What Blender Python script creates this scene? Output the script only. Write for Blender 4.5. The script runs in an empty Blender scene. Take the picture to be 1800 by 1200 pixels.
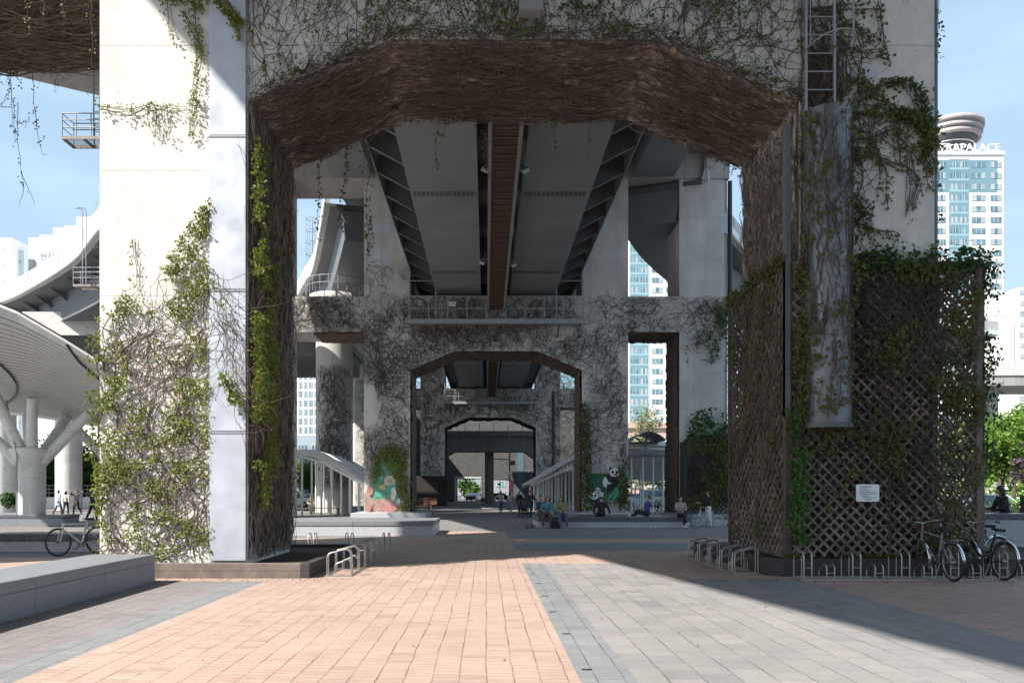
import bpy, bmesh, math, random
import numpy as np
from mathutils import Vector, Matrix
S = bpy.context.scene
C = S.collection
R = math.radians
rng = np.random.default_rng(7)
random.seed(7)

# ------------------------------------------------------------------ camera
cam = bpy.data.objects.new('camera', bpy.data.cameras.new('camera'))
C.objects.link(cam); S.camera = cam
cam.location = (0, 0, 1.55); cam.rotation_euler = (R(90), 0, 0)
cam.data.sensor_width = 36; cam.data.lens = 27.0
cam.data.shift_x = 0.025; cam.data.shift_y = 0.1472
cam.data.clip_start = 0.05; cam.data.clip_end = 3000
F, VX, VY, CH = 1350.0, 855.0, 865.0, 1.55

# ------------------------------------------------------------------ sky, sun, exposure
SUND = Vector((1.0, 0.70, -1.28)).normalized()          # direction the light travels
w = bpy.data.worlds.new('World'); S.world = w; w.use_nodes = True
nt = w.node_tree; nt.nodes.clear()
out = nt.nodes.new('ShaderNodeOutputWorld'); bg = nt.nodes.new('ShaderNodeBackground')
sky = nt.nodes.new('ShaderNodeTexSky'); sky.sky_type = 'NISHITA'; sky.sun_disc = False
sky.sun_elevation = math.asin(-SUND.z); sky.sun_rotation = R(235)
sky.air_density = 1.0; sky.dust_density = 2.0; sky.ozone_density = 1.0
tc = nt.nodes.new('ShaderNodeTexCoord'); mp = nt.nodes.new('ShaderNodeMapping')
mp.inputs['Scale'].default_value = (1.2, 1.2, 7.0); mp.inputs['Rotation'].default_value = (0.12, 0.2, 0.6)
cn = nt.nodes.new('ShaderNodeTexNoise'); cn.inputs['Scale'].default_value = 2.2; cn.inputs['Detail'].default_value = 7; cn.inputs['Roughness'].default_value = .55
cr = nt.nodes.new('ShaderNodeMapRange'); cr.inputs[1].default_value = .45; cr.inputs[2].default_value = .8; cr.inputs[3].default_value = 0.62; cr.inputs[4].default_value = .95
cm = nt.nodes.new('ShaderNodeMix'); cm.data_type = 'RGBA'; cm.inputs[7].default_value = (3.7, 5.15, 6.6, 1)
nt.links.new(tc.outputs['Generated'], mp.inputs[0]); nt.links.new(mp.outputs[0], cn.inputs['Vector'])
nt.links.new(cn.outputs[0], cr.inputs[0]); nt.links.new(cr.outputs[0], cm.inputs[0])
nt.links.new(sky.outputs[0], cm.inputs[6]); nt.links.new(cm.outputs[2], bg.inputs[0])
nt.links.new(bg.outputs[0], out.inputs[0])
bg.inputs[1].default_value = 0.09
sl = bpy.data.lights.new('sun', 'SUN'); sl.energy = 5.0; sl.angle = R(0.53); sl.color = (1, .955, .88)
so = bpy.data.objects.new('sun', sl); C.objects.link(so); so.location = (-40, -30, 60)
so.rotation_euler = SUND.to_track_quat('-Z', 'Y').to_euler()
S.view_settings.view_transform = 'Standard'; S.view_settings.look = 'None'
S.view_settings.gamma = 1; S.view_settings.exposure = 1.0
S.render.engine = 'CYCLES'
S.cycles.max_bounces = 6; S.cycles.diffuse_bounces = 3; S.cycles.transparent_max_bounces = 6

# ------------------------------------------------------------------ helpers
def P(px, py, Y):
    return Vector(((px - VX) / F * Y, Y, CH + (VY - py) / F * Y))
def gy(py):
    return F * CH / (py - VY)

class MB:
    """collects geometry; build() links it as ONE mesh object"""
    def __init__(s): s.v = []; s.f = []; s.n = 0; s.smooth = []
    def arr(s, V, Fc, mi=0, smooth=False):
        V = np.asarray(V, dtype=np.float32).reshape(-1, 3); Fc = np.asarray(Fc, dtype=np.int32)
        s.v.append(V); s.f.append((Fc + s.n, mi, smooth)); s.n += len(V)
    def poly(s, pts, faces, mi=0, smooth=False):
        by = {}
        for f in faces: by.setdefault(len(f), []).append(f)
        base = s.n
        s.v.append(np.asarray([tuple(p) for p in pts], dtype=np.float32)); s.n += len(pts)
        for k, fs in by.items(): s.f.append((np.asarray(fs, dtype=np.int32) + base, mi, smooth))
    def box(s, x0, x1, y0, y1, z0, z1, mi=0):
        p = [(x0,y0,z0),(x1,y0,z0),(x1,y1,z0),(x0,y1,z0),(x0,y0,z1),(x1,y0,z1),(x1,y1,z1),(x0,y1,z1)]
        s.poly(p, [(0,3,2,1),(4,5,6,7),(0,1,5,4),(1,2,6,5),(2,3,7,6),(3,0,4,7)], mi)
    def beam(s, a, b, wd, ht, up=(0,0,1), mi=0):
        a = Vector(a); b = Vector(b); t = (b - a).normalized(); up = Vector(up)
        sd = t.cross(up)
        if sd.length < 1e-4: sd = t.cross(Vector((0, 1, 0)))
        sd.normalize(); u = sd.cross(t).normalized()
        p = []
        for q in (a, b):
            for i, j in ((-1,-1),(1,-1),(1,1),(-1,1)): p.append(q + sd*(i*wd/2) + u*(j*ht/2))
        s.poly(p, [(3,2,1,0),(4,5,6,7),(0,1,5,4),(1,2,6,5),(2,3,7,6),(3,0,4,7)], mi)
    def tube(s, pts, r, n=8, mi=0, cap=True, smooth=True, closed=False):
        pts = [Vector(p) for p in pts]; m = len(pts)
        rr = r if isinstance(r, (list, tuple)) else [r]*m
        V = []; pu = None
        for i, p in enumerate(pts):
            if closed: t = pts[(i+1) % m] - pts[i-1]
            else: t = pts[min(i+1, m-1)] - pts[max(i-1, 0)]
            if t.length < 1e-9: t = Vector((0,0,1))
            t.normalize()
            if pu is None:
                pu = Vector((0,0,1)) if abs(t.z) < .9 else Vector((0,1,0))
            sd = t.cross(pu)
            if sd.length < 1e-4: sd = t.cross(Vector((1,0,0)))
            sd.normalize(); u = sd.cross(t).normalized(); pu = u
            for k in range(n):
                a = 2*math.pi*k/n
                V.append(p + sd*(math.cos(a)*rr[i]) + u*(math.sin(a)*rr[i]))
        fs = []
        for i in range(m if closed else m-1):
            j = (i+1) % m
            for k in range(n):
                l = (k+1) % n
                fs.append((i*n+k, i*n+l, j*n+l, j*n+k))
        s.poly(V, fs, mi, smooth)
        if cap and not closed:
            s.poly(V[:n][::-1], [tuple(range(n))], mi); s.poly(V[-n:], [tuple(range(n))], mi)
    def prism(s, poly, axis, a, b, mi=0):
        """2D polygon extruded along axis ('x','y','z') from a to b"""
        def q(p, t):
            return {'y': (p[0], t, p[1]), 'x': (t, p[0], p[1]), 'z': (p[0], p[1], t)}[axis]
        n = len(poly); V = [q(p, a) for p in poly] + [q(p, b) for p in poly]
        fs = [(i, (i+1) % n, n + (i+1) % n, n + i) for i in range(n)]
        s.poly(V, fs, mi)
        s.poly(V[:n][::-1], [tuple(range(n))], mi); s.poly(V[n:], [tuple(range(n))], mi)
    def lathe(s, prof, c=(0,0,0), n=24, mi=0, smooth=True, a0=0, a1=2*math.pi):
        full = abs(a1 - a0 - 2*math.pi) < 1e-6; m = n if full else n+1
        V = []
        for r, z in prof:
            for k in range(m):
                a = a0 + (a1-a0)*k/n
                V.append((c[0]+r*math.cos(a), c[1]+r*math.sin(a), c[2]+z))
        fs = []
        for i in range(len(prof)-1):
            for k in range(n):
                l = (k+1) % m
                fs.append((i*m+k, i*m+l, (i+1)*m+l, (i+1)*m+k))
        s.poly(V, fs, mi, smooth)
    def ell(s, c, r, n=12, m=8, mi=0, rot=None):
        V = []; 
        for i in range(m+1):
            t = math.pi*i/m
            for k in range(n):
                a = 2*math.pi*k/n
                p = Vector((math.sin(t)*math.cos(a)*r[0], math.sin(t)*math.sin(a)*r[1], math.cos(t)*r[2]))
                if rot is not None: p = rot @ p
                V.append(Vector(c)+p)
        fs = [(i*n+k, (i+1)*n+k, (i+1)*n+(k+1)%n, i*n+(k+1)%n) for i in range(m) for k in range(n)]
        s.poly(V, fs, mi, True)
    def sweep(s, path, sec, mi=0, smooth=False, caps=True, closed=True):
        """path: (x,y,z) points, sec: (lateral to the right of travel, dz)"""
        m = len(path); n = len(sec); V = []
        for i, p in enumerate(path):
            a = path[max(i-1, 0)]; b = path[min(i+1, m-1)]
            t = Vector((b[0]-a[0], b[1]-a[1], 0)).normalized(); nr = Vector((t.y, -t.x, 0))
            for q in sec: V.append(Vector(p) + nr*q[0] + Vector((0,0,q[1])))
        k = n if closed else n-1
        fs = [(i*n+j, i*n+(j+1)%n, (i+1)*n+(j+1)%n, (i+1)*n+j) for i in range(m-1) for j in range(k)]
        s.poly(V, fs, mi, smooth)
        if caps and closed:
            s.poly(V[:n][::-1], [tuple(range(n))], mi); s.poly(V[-n:], [tuple(range(n))], mi)
    def build(s, name, mats, parent=None, bevel=0, fix=True):
        me = bpy.data.meshes.new(name)
        V = np.concatenate(s.v) if s.v else np.zeros((0,3), np.float32)
        lt = np.concatenate([np.full(len(f), f.shape[1], np.int32) for f, _, _ in s.f])
        lv = np.concatenate([f.ravel() for f, _, _ in s.f]).astype(np.int32)
        mi = np.concatenate([np.full(len(f), m, np.int32) for f, m, _ in s.f])
        sm = np.concatenate([np.full(len(f), q, bool) for f, _, q in s.f])
        ls = np.concatenate([[0], np.cumsum(lt)[:-1]]).astype(np.int32)
        me.vertices.add(len(V)); me.vertices.foreach_set('co', V.ravel())
        me.loops.add(len(lv)); me.loops.foreach_set('vertex_index', lv)
        me.polygons.add(len(lt)); me.polygons.foreach_set('loop_start', ls); me.polygons.foreach_set('loop_total', lt)
        me.polygons.foreach_set('material_index', mi); me.polygons.foreach_set('use_smooth', sm)
        me.update(calc_edges=True); me.validate()
        if fix and len(V) < 60000:
            bm = bmesh.new(); bm.from_mesh(me)
            bmesh.ops.recalc_face_normals(bm, faces=bm.faces); bm.to_mesh(me); bm.free()
        if not isinstance(mats, (list, tuple)): mats = [mats]
        for m in mats: me.materials.append(m)
        o = bpy.data.objects.new(name, me); C.objects.link(o)
        if parent: o.parent = parent
        if bevel:
            b = o.modifiers.new('bevel', 'BEVEL'); b.width = bevel; b.segments = 2; b.limit_method = 'ANGLE'; b.angle_limit = R(40)
        return o

def tag(o, label, cat, group=None, kind=None):
    o['label'] = label; o['category'] = cat
    if group: o['group'] = group
    if kind: o['kind'] = kind
    return o
def thing(name, label, cat, loc=(0,0,0), rz=0, group=None):
    o = bpy.data.objects.new(name, None); C.objects.link(o)
    o.location = loc; o.rotation_euler = (0,0,rz); o.empty_display_size = .2
    return tag(o, label, cat, group)
def struct(o): o['kind'] = 'structure'; return o
def dup(root, loc, rz=None, label=None, group=None):
    def cp(o, par):
        c = o.copy(); C.objects.link(c)
        if par is not None: c.parent = par
        for ch in o.children: cp(ch, c)
        return c
    r = cp(root, None); r.location = loc
    if rz is not None: r.rotation_euler = (0,0,rz)
    if label: r['label'] = label
    if group: r['group'] = group
    return r

def n2(x, y, seed=0):
    """value noise, vectorised, 0..1"""
    x = np.asarray(x, float); y = np.asarray(y, float)
    xi = np.floor(x).astype(np.int64); yi = np.floor(y).astype(np.int64); fx = x-xi; fy = y-yi
    fx = fx*fx*(3-2*fx); fy = fy*fy*(3-2*fy)
    def h(a, b):
        k = (a*374761393 + b*668265263 + seed*974711) & 0xffffffff
        k = ((k ^ (k >> 13)) * 1274126177) & 0xffffffff
        return ((k ^ (k >> 16)) & 0xffff)/65535.0
    return (h(xi,yi)*(1-fx)+h(xi+1,yi)*fx)*(1-fy)+(h(xi,yi+1)*(1-fx)+h(xi+1,yi+1)*fx)*fy
def fbm(x, y, seed=0):
    return .55*n2(x,y,seed)+.3*n2(x*2.1,y*2.1,seed+1)+.15*n2(x*4.3,y*4.3,seed+2)
def inpoly(x, y, poly):
    x = np.asarray(x); y = np.asarray(y); r = np.zeros(x.shape, bool); n = len(poly)
    for i in range(n):
        x0, y0 = poly[i]; x1, y1 = poly[(i+1) % n]
        if y0 == y1: continue
        c = ((y0 > y) != (y1 > y)) & (x < (x1-x0)*(y-y0)/(y1-y0)+x0)
        r ^= c
    return r

# ------------------------------------------------------------------ materials
def NT(name):
    m = bpy.data.materials.new(name); m.use_nodes = True
    t = m.node_tree; b = t.nodes['Principled BSDF']
    return m, t, b
def mth(t, op, a, b=None, clamp=False):
    n = t.nodes.new('ShaderNodeMath'); n.operation = op; n.use_clamp = clamp
    for i, q in enumerate((a, b)):
        if q is None: continue
        if isinstance(q, (int, float)): n.inputs[i].default_value = q
        else: t.links.new(q, n.inputs[i])
    return n.outputs[0]
def noise(t, vec, sc, det=5, rough=.55, scale3=None):
    if scale3:
        m = t.nodes.new('ShaderNodeMapping'); m.inputs['Scale'].default_value = scale3
        t.links.new(vec, m.inputs[0]); vec = m.outputs[0]
    n = t.nodes.new('ShaderNodeTexNoise'); n.inputs['Scale'].default_value = sc
    n.inputs['Detail'].default_value = det; n.inputs['Roughness'].default_value = rough
    t.links.new(vec, n.inputs['Vector']); return n.outputs[0]
def rmap(t, v, a, b, c, d):
    n = t.nodes.new('ShaderNodeMapRange')
    for i, q in enumerate((a, b, c, d)): n.inputs[i+1].default_value = q
    t.links.new(v, n.inputs[0]); return n.outputs[0]
def mix(t, fac, a, b, blend='MIX'):
    n = t.nodes.new('ShaderNodeMix'); n.data_type = 'RGBA'; n.blend_type = blend
    if isinstance(fac, (int, float)): n.inputs[0].default_value = fac
    else: t.links.new(fac, n.inputs[0])
    for i, q in ((6, a), (7, b)):
        if isinstance(q, tuple): n.inputs[i].default_value = (*q[:3], 1)
        else: t.links.new(q, n.inputs[i])
    return n.outputs[2]
def bumpn(t, b, h, st, dist=.02):
    n = t.nodes.new('ShaderNodeBump'); n.inputs['Strength'].default_value = st; n.inputs['Distance'].default_value = dist
    t.links.new(h, n.inputs['Height']); t.links.new(n.outputs[0], b.inputs['Normal'])
def pos(t): return t.nodes.new('ShaderNodeNewGeometry').outputs['Position']
def gray(t, v):
    n = t.nodes.new('ShaderNodeCombineColor')
    for i in range(3): t.links.new(v, n.inputs[i])
    return n.outputs[0]
MATS = {}
def M(name, col, rough=.6, metal=0, var=.12, scale=4, bump=0, spec=None, dirt=0, coord='pos'):
    if name in MATS: return MATS[name]
    m, t, b = NT(name)
    p = pos(t) if coord == 'pos' else t.nodes.new('ShaderNodeTexCoord').outputs['Object']
    n = noise(t, p, scale, 5)
    c = mix(t, 1.0, (*col, 1), gray(t, rmap(t, n, .3, .7, 1-var, 1+var)), 'MULTIPLY')
    if dirt:
        d = noise(t, p, scale*.35, 6, .65)
        c = mix(t, rmap(t, d, .5, .75, 0, dirt), c, tuple(q*.4 for q in col))
    t.links.new(c, b.inputs['Base Color'])
    t.links.new(rmap(t, n, .3, .7, max(0.02, rough-.08), min(1, rough+.08)), b.inputs['Roughness'])
    b.inputs['Metallic'].default_value = metal
    if spec is not None: b.inputs['Specular IOR Level'].default_value = spec
    if bump: bumpn(t, b, noise(t, p, scale*5, 4), bump)
    MATS[name] = m; return m
def concrete(name, col, var=.22, joint=None, streak=.35, jpos=.0):
    m, t, b = NT(name); p = pos(t)
    n1 = noise(t, p, .55, 6, .6); n3 = noise(t, p, 9, 5, .6)
    st = noise(t, p, 1.0, 5, .6, (2.6, 2.6, .16))
    c = mix(t, 1.0, (*col, 1), gray(t, rmap(t, n1, .3, .7, 1-var, 1+var*.6)), 'MULTIPLY')
    c = mix(t, 1.0, c, gray(t, rmap(t, n3, .3, .7, .9, 1.08)), 'MULTIPLY')
    c = mix(t, rmap(t, st, .48, .72, 0, streak), c, tuple(q*.45 for q in col))
    h = n3
    blot = noise(t, p, 2.4, 6, .7)
    c = mix(t, rmap(t, blot, .58, .72, 0, .16), c, tuple(q*.6 for q in col))
    if joint:
        sp = t.nodes.new('ShaderNodeSeparateXYZ'); t.links.new(p, sp.inputs[0])
        fr = lambda o, s: mth(t, 'MULTIPLY', mth(t, 'SUBTRACT', mth(t, 'FRACT', mth(t, 'DIVIDE', o, s)), .5), s)
        hx = fr(mth(t, 'ADD', sp.outputs[0], sp.outputs[1]), 1.37); hz = fr(sp.outputs[2], .79)
        hd = mth(t, 'SQRT', mth(t, 'ADD', mth(t, 'MULTIPLY', hx, hx), mth(t, 'MULTIPLY', hz, hz)))
        c = mix(t, rmap(t, hd, .016, .024, .5, 0), c, tuple(q2*.4 for q2 in col))
        q = mth(t, 'ABSOLUTE', mth(t, 'SUBTRACT', mth(t, 'FRACT', mth(t, 'DIVIDE', mth(t, 'SUBTRACT', sp.outputs[2], jpos), joint)), .5))
        j = rmap(t, q, .5-.012/joint, .5-.006/joint, 0, 1)
        c = mix(t, mth(t, 'MULTIPLY', j, .55), c, tuple(q2*.3 for q2 in col))
    t.links.new(c, b.inputs['Base Color']); b.inputs['Roughness'].default_value = .85
    bumpn(t, b, h, .25, .02)
    return m
def paver(name, col, col2, wx, wy, joint_dark=.28, mortar=.0062, stagger=True, cross=.6):
    """long courses along Y, short cross joints; each unit has its own tone"""
    m, t, b = NT(name); p = pos(t)
    sp = t.nodes.new('ShaderNodeSeparateXYZ'); t.links.new(p, sp.inputs[0])
    wob = mth(t, 'MULTIPLY', mth(t, 'SUBTRACT', noise(t, p, .9, 3), .5), .05)
    wob2 = mth(t, 'MULTIPLY', mth(t, 'SUBTRACT', noise(t, p, 5.0, 2), .5), .02)
    x = mth(t, 'DIVIDE', mth(t, 'ADD', mth(t, 'ADD', sp.outputs[0], wob), wob2), wx)
    ix = mth(t, 'FLOOR', x); fx = mth(t, 'FRACT', x)
    yy = mth(t, 'DIVIDE', mth(t, 'ADD', sp.outputs[1], wob2), wy)
    if stagger: yy = mth(t, 'ADD', yy, mth(t, 'MULTIPLY', ix, .37))
    iy = mth(t, 'FLOOR', yy); fy = mth(t, 'FRACT', yy)
    cb = t.nodes.new('ShaderNodeCombineXYZ'); t.links.new(ix, cb.inputs[0]); t.links.new(iy, cb.inputs[1])
    wn = t.nodes.new('ShaderNodeTexWhiteNoise'); wn.noise_dimensions = '2D'; t.links.new(cb.outputs[0], wn.inputs['Vector'])
    ex = mth(t, 'MULTIPLY', mth(t, 'MINIMUM', fx, mth(t, 'SUBTRACT', 1, fx)), wx)
    ey = mth(t, 'MULTIPLY', mth(t, 'MINIMUM', fy, mth(t, 'SUBTRACT', 1, fy)), wy)
    jx = rmap(t, ex, mortar*.6, mortar*1.5, 1, 0); jy = mth(t, 'MULTIPLY', rmap(t, ey, mortar*.35, mortar, 1, 0), cross)
    cn1 = rmap(t, noise(t, p, 1.6, 3), .35, .65, .25, 1.0)
    jx = mth(t, 'MULTIPLY', jx, cn1)
    j = mth(t, 'MAXIMUM', jx, jy)
    c = mix(t, wn.outputs[0], col, col2)
    big = noise(t, p, .35, 6, .62); mid = noise(t, p, 2.3, 5, .6); fine = noise(t, p, 60, 3)
    c = mix(t, 1.0, c, gray(t, rmap(t, big, .3, .7, .86, 1.1)), 'MULTIPLY')
    c = mix(t, 1.0, c, gray(t, rmap(t, mid, .3, .7, .92, 1.06)), 'MULTIPLY')
    c = mix(t, 1.0, c, gray(t, rmap(t, fine, .3, .7, .88, 1.1)), 'MULTIPLY')
    odd = rmap(t, wn.outputs[0], .93, .95, 0, .22)
    c = mix(t, odd, c, tuple(q*.5 for q in col))
    vo = t.nodes.new('ShaderNodeTexVoronoi'); vo.inputs['Scale'].default_value = 1.15; t.links.new(p, vo.inputs['Vector'])
    c = mix(t, rmap(t, vo.outputs['Distance'], .02, .035, .45, 0), c, tuple(q*.35 for q in col))
    wear = noise(t, p, .8, 6, .7, (.5, 1.6, 1))
    c = mix(t, rmap(t, wear, .56, .72, 0, .22), c, tuple(q*.55 for q in col))
    spots = noise(t, p, 3.4, 2, .5)
    c = mix(t, rmap(t, spots, .70, .76, 0, .35), c, tuple(q*.45 for q in col))
    c = mix(t, j, c, tuple(q*joint_dark for q in col))
    t.links.new(c, b.inputs['Base Color']); b.inputs['Roughness'].default_value = .78
    h = mth(t, 'ADD', mth(t, 'SUBTRACT', 1, j), mth(t, 'MULTIPLY', fine, .25))
    bumpn(t, b, h, .35, .006)
    return m
def leafmat(name, c1, c2, c3, trans=.35, rough=.55):
    m, t, b = NT(name)
    g = t.nodes.new('ShaderNodeNewGeometry')
    r = t.nodes.new('ShaderNodeValToRGB'); e = r.color_ramp.elements
    e[0].color = (*c1, 1); e[1].color = (*c3, 1); q = e.new(.55); q.color = (*c2, 1)
    t.links.new(g.outputs['Random Per Island'], r.inputs[0])
    n = noise(t, g.outputs['Position'], 1.1, 3)
    c = mix(t, 1.0, r.outputs[0], gray(t, rmap(t, n, .3, .7, .75, 1.25)), 'MULTIPLY')
    t.links.new(c, b.inputs['Base Color']); b.inputs['Roughness'].default_value = rough
    b.inputs['Specular IOR Level'].default_value = .3
    tr = t.nodes.new('ShaderNodeBsdfTranslucent'); t.links.new(c, tr.inputs[0])
    ms = t.nodes.new('ShaderNodeMixShader'); ms.inputs[0].default_value = trans
    t.links.new(b.outputs[0], ms.inputs[1]); t.links.new(tr.outputs[0], ms.inputs[2])
    t.links.new(ms.outputs[0], t.nodes['Material Output'].inputs[0])
    return m
def islandmat(name, c1, c2, rough=.85):
    m, t, b = NT(name)
    g = t.nodes.new('ShaderNodeNewGeometry')
    n = noise(t, g.outputs['Position'], 2.0, 3)
    c = mix(t, g.outputs['Random Per Island'], c1, c2)
    c = mix(t, 1.0, c, gray(t, rmap(t, n, .3, .7, .75, 1.25)), 'MULTIPLY')
    t.links.new(c, b.inputs['Base Color']); b.inputs['Roughness'].default_value = rough
    return m

CON = concrete('concrete_pale', (.66, .638, .595), joint=2.36, jpos=1.72+1.18, streak=.16, var=.10)
CON2 = concrete('concrete_grey', (.46, .44, .41), joint=2.6, streak=.4)
CONP = concrete('concrete_beige_grey', (.58, .555, .52), joint=2.6, streak=.3)
STEELR = M('ramp_steel_paint', (.145, .155, .17), .55, 0, .12, .6, dirt=.3)
CON3 = concrete('concrete_dark', (.34, .33, .31), streak=.45)
CONW = concrete('concrete_white', (.66, .65, .61), streak=.15, joint=2.2)
STEEL = M('bridge_steel_paint', (.22, .23, .235), .55, 0, .1, .6, dirt=.3)
STEELD = M('bridge_steel_dark', (.10, .105, .11), .6, 0, .2, .8, dirt=.4)
GALV = M('galvanised_sheet', (.50, .53, .58), .42, .35, .1, 2.2, dirt=.15)
INOX = M('stainless_tube', (.42, .40, .375), .38, .85, .15, 6)
RAIL = M('grey_rail_paint', (.29, .30, .31), .5, .2, .12, 5)
BROWN = M('rust_brown_panel', (.10, .058, .042), .7, 0, .25, 3, dirt=.4)
GRAN = M('grey_granite', (.20, .205, .22), .45, 0, .14, 14, bump=.05)
GRANL = M('pale_granite', (.42, .43, .45), .5, 0, .12, 14, bump=.05)
GRAND = M('dark_granite', (.10, .105, .115), .3, 0, .2, 14)
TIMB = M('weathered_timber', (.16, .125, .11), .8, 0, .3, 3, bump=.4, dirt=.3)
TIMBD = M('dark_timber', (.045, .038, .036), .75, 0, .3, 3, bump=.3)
SLAT = M('trellis_slat', (.19, .148, .118), .8, 0, .4, 2.2, dirt=.3)
SOIL = M('soil', (.05, .035, .025), .95, 0, .4, 6, bump=.8)
WHITE = M('white_paint', (.78, .78, .76), .5, 0, .05, 3)
BLACK = M('black_rubber', (.018, .018, .02), .6, 0, .2, 10)
DARK = M('dark_metal', (.05, .05, .055), .45, .4, .2, 8)
STEM = islandmat('vine_stem', (.085, .058, .045), (.20, .145, .11))
STEMD = islandmat('vine_stem_dark', (.035, .027, .025), (.11, .085, .075))
STEMB = islandmat('vine_stem_brown', (.05, .036, .029), (.165, .120, .096))
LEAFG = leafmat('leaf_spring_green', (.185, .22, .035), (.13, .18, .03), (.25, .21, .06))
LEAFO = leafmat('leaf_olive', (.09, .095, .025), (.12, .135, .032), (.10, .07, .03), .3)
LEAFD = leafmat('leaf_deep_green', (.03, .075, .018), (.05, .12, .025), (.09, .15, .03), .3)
# ------------------------------------------------------------------ ground
pv_pink = paver('paver_pink', (.42, .296, .241), (.37, .268, .221), .227, .115)
pv_grey = paver('paver_grey', (.265, .248, .24), (.225, .213, .208), .30, .30, cross=.5)
pv_purp = paver('paver_mauve', (.225, .20, .195), (.19, .175, .172), .227, .115)
pv_bord = paver('paver_border', (.215, .217, .22), (.185, .19, .197), .23, .23, cross=.5)
pv_far = paver('paver_far_grey', (.20, .19, .185), (.17, .163, .16), .6, .6, cross=.5)
asph = M('asphalt', (.10, .10, .10), .85, 0, .2, 2)
def sheet(name, rects, z, mat):
    m = MB()
    for x0, x1, y0, y1 in rects: m.arr([(x0,y0,z),(x1,y0,z),(x1,y1,z),(x0,y1,z)], [(0,1,2,3)])
    return struct(m.build(name, mat, fix=False))
sheet('ground', [(-1500, 1500, -300, 2500)], 0, asph)
sheet('plaza_paving', [(-60, 60, -30, 118)], .004, pv_far)
sheet('pink_paving', [(-3.85, .77, -20, 30.5), (.77, 3.25, 16.7, 20.2), (3.25, 5.55, 13.7, 20.2), (5.55, 30, -20, 20.2),
                      (-6.2, -3.85, 13.35, 20.2), (-30, -6.6, 13.8, 18.2), (-14, -3.85, 23.4, 26.0), (.77, 16, 23.4, 25.6)], .008, pv_pink)
sheet('grey_paving', [(1.24, 3.25, -20, 16.7), (3.25, 5.55, -20, 13.7)], .008, pv_grey)
sheet('mauve_paving', [(-5.7, -4.32, -20, 13.35)], .008, pv_purp)
sheet('border_paving', [(-4.32, -3.85, -20, 13.35), (.77, 1.24, -20, 16.7), (-14, -3.85, 20.2, 23.4), (.77, 16, 20.2, 23.4)], .008, pv_bord)
stud = MB(); stud.box(-.035, .035, -.02, .02, 0, .006); stud.box(-.045, .045, -.006, .006, 0, .009)
first = None
for i, (px, py) in enumerate(((1031,1178),(995,1115),(971,1076),(957,1048),(945,1026),(936,1009),(929,1000))):
    Y = gy(py); x = (px-VX)/F*Y
    lab = 'small dark metal marker set into the pale grey paving border'
    if first is None:
        first = stud.build('paving_marker', DARK); first.location = (x, Y, .008); tag(first, lab, 'paving marker', 'metal markers in the paving border')
    else:
        o = first.copy(); C.objects.link(o); o.location = (x, Y, .008)

# ------------------------------------------------------------------ portals
HW, LEG, GAP, OUT = 5.2, 2.8, 3.1, 3.0
ZS, ZF, ZM, ZMB, ZU, ZT = 8.95, 10.1, 13.4, 11.25, 20.5, 22.0
T = 3.05
PORT = {0: (-19.0, .8), 1: (14.5, .70), 2: (46.5, .585), 3: (87.7, .45)}
def portal(k, label, mats):
    Y, xc = PORT[k]; a, b = Y, Y + T
    t = thing('bridge_pier', label, 'bridge pier', (0, 0, 0), group='concrete portal piers in a row')
    xl, xr = xc-HW, xc+HW
    legs = [(xl-LEG, xl), (xr, xr+LEG if k > 1 else 8.46)]
    for x0, x1 in legs:
        m = MB(); m.box(x0, x1, a, b, 0, ZU); m.build('leg', mats[0], t)
    o0 = legs[0][0]-GAP; o1 = legs[1][1]+GAP
    o0 -= 3.5 if k < 2 else 1.7
    for x0, x1 in ((o0-OUT, o0), (o1, o1+OUT)):
        if k < 2 and x0 > 0: continue
        m = MB()
        c = .35
        m.prism([(x0,a),(x1-c,a),(x1,a+c),(x1,b),(x0,b)] if x0 > 0 else [(x0+c,a),(x1,a),(x1,b),(x0,b),(x0,a+c)], 'z', 0, ZU)
        m.build('outer_column', mats[0], t)
    m = MB(); m.prism([(xl,ZS),(xc-2.5,ZF),(xc+2.5,ZF),(xr,ZS),(xr,ZM),(xl,ZM)], 'y', a, b)
    m.build('arched_beam', mats[0], t)
    for x0, x1 in ((o0, legs[0][0]), (legs[1][1], o1)):
        if k < 2 and x0 > 0: continue
        m = MB(); m.box(x0, x1, a, b, ZMB, ZM); m.build('cross_beam', mats[0], t)
    m = MB(); m.box(o0-OUT, o1+OUT, a-.1, b+.1, ZU, ZT); m.build('cap_beam', mats[1], t)
    return t, legs, o0, o1
p1, L1, _, _ = portal(1, 'nearest ivy covered concrete pier framing the view with its wide arched opening', [CON, CON2])
p2, L2, _, _ = portal(2, 'second ivy veined concrete pier, seen through the near arch, with murals on its legs', [CONP, CON2])
p3, L3, _, _ = portal(3, 'third dark concrete pier farther back, seen through the second arch', [CONP, CON2])
portal(0, 'unseen concrete portal pier added behind the viewer to block sky light', [CON2, CON2])  # out of view, added to keep sky and horizon light off the shade
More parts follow.
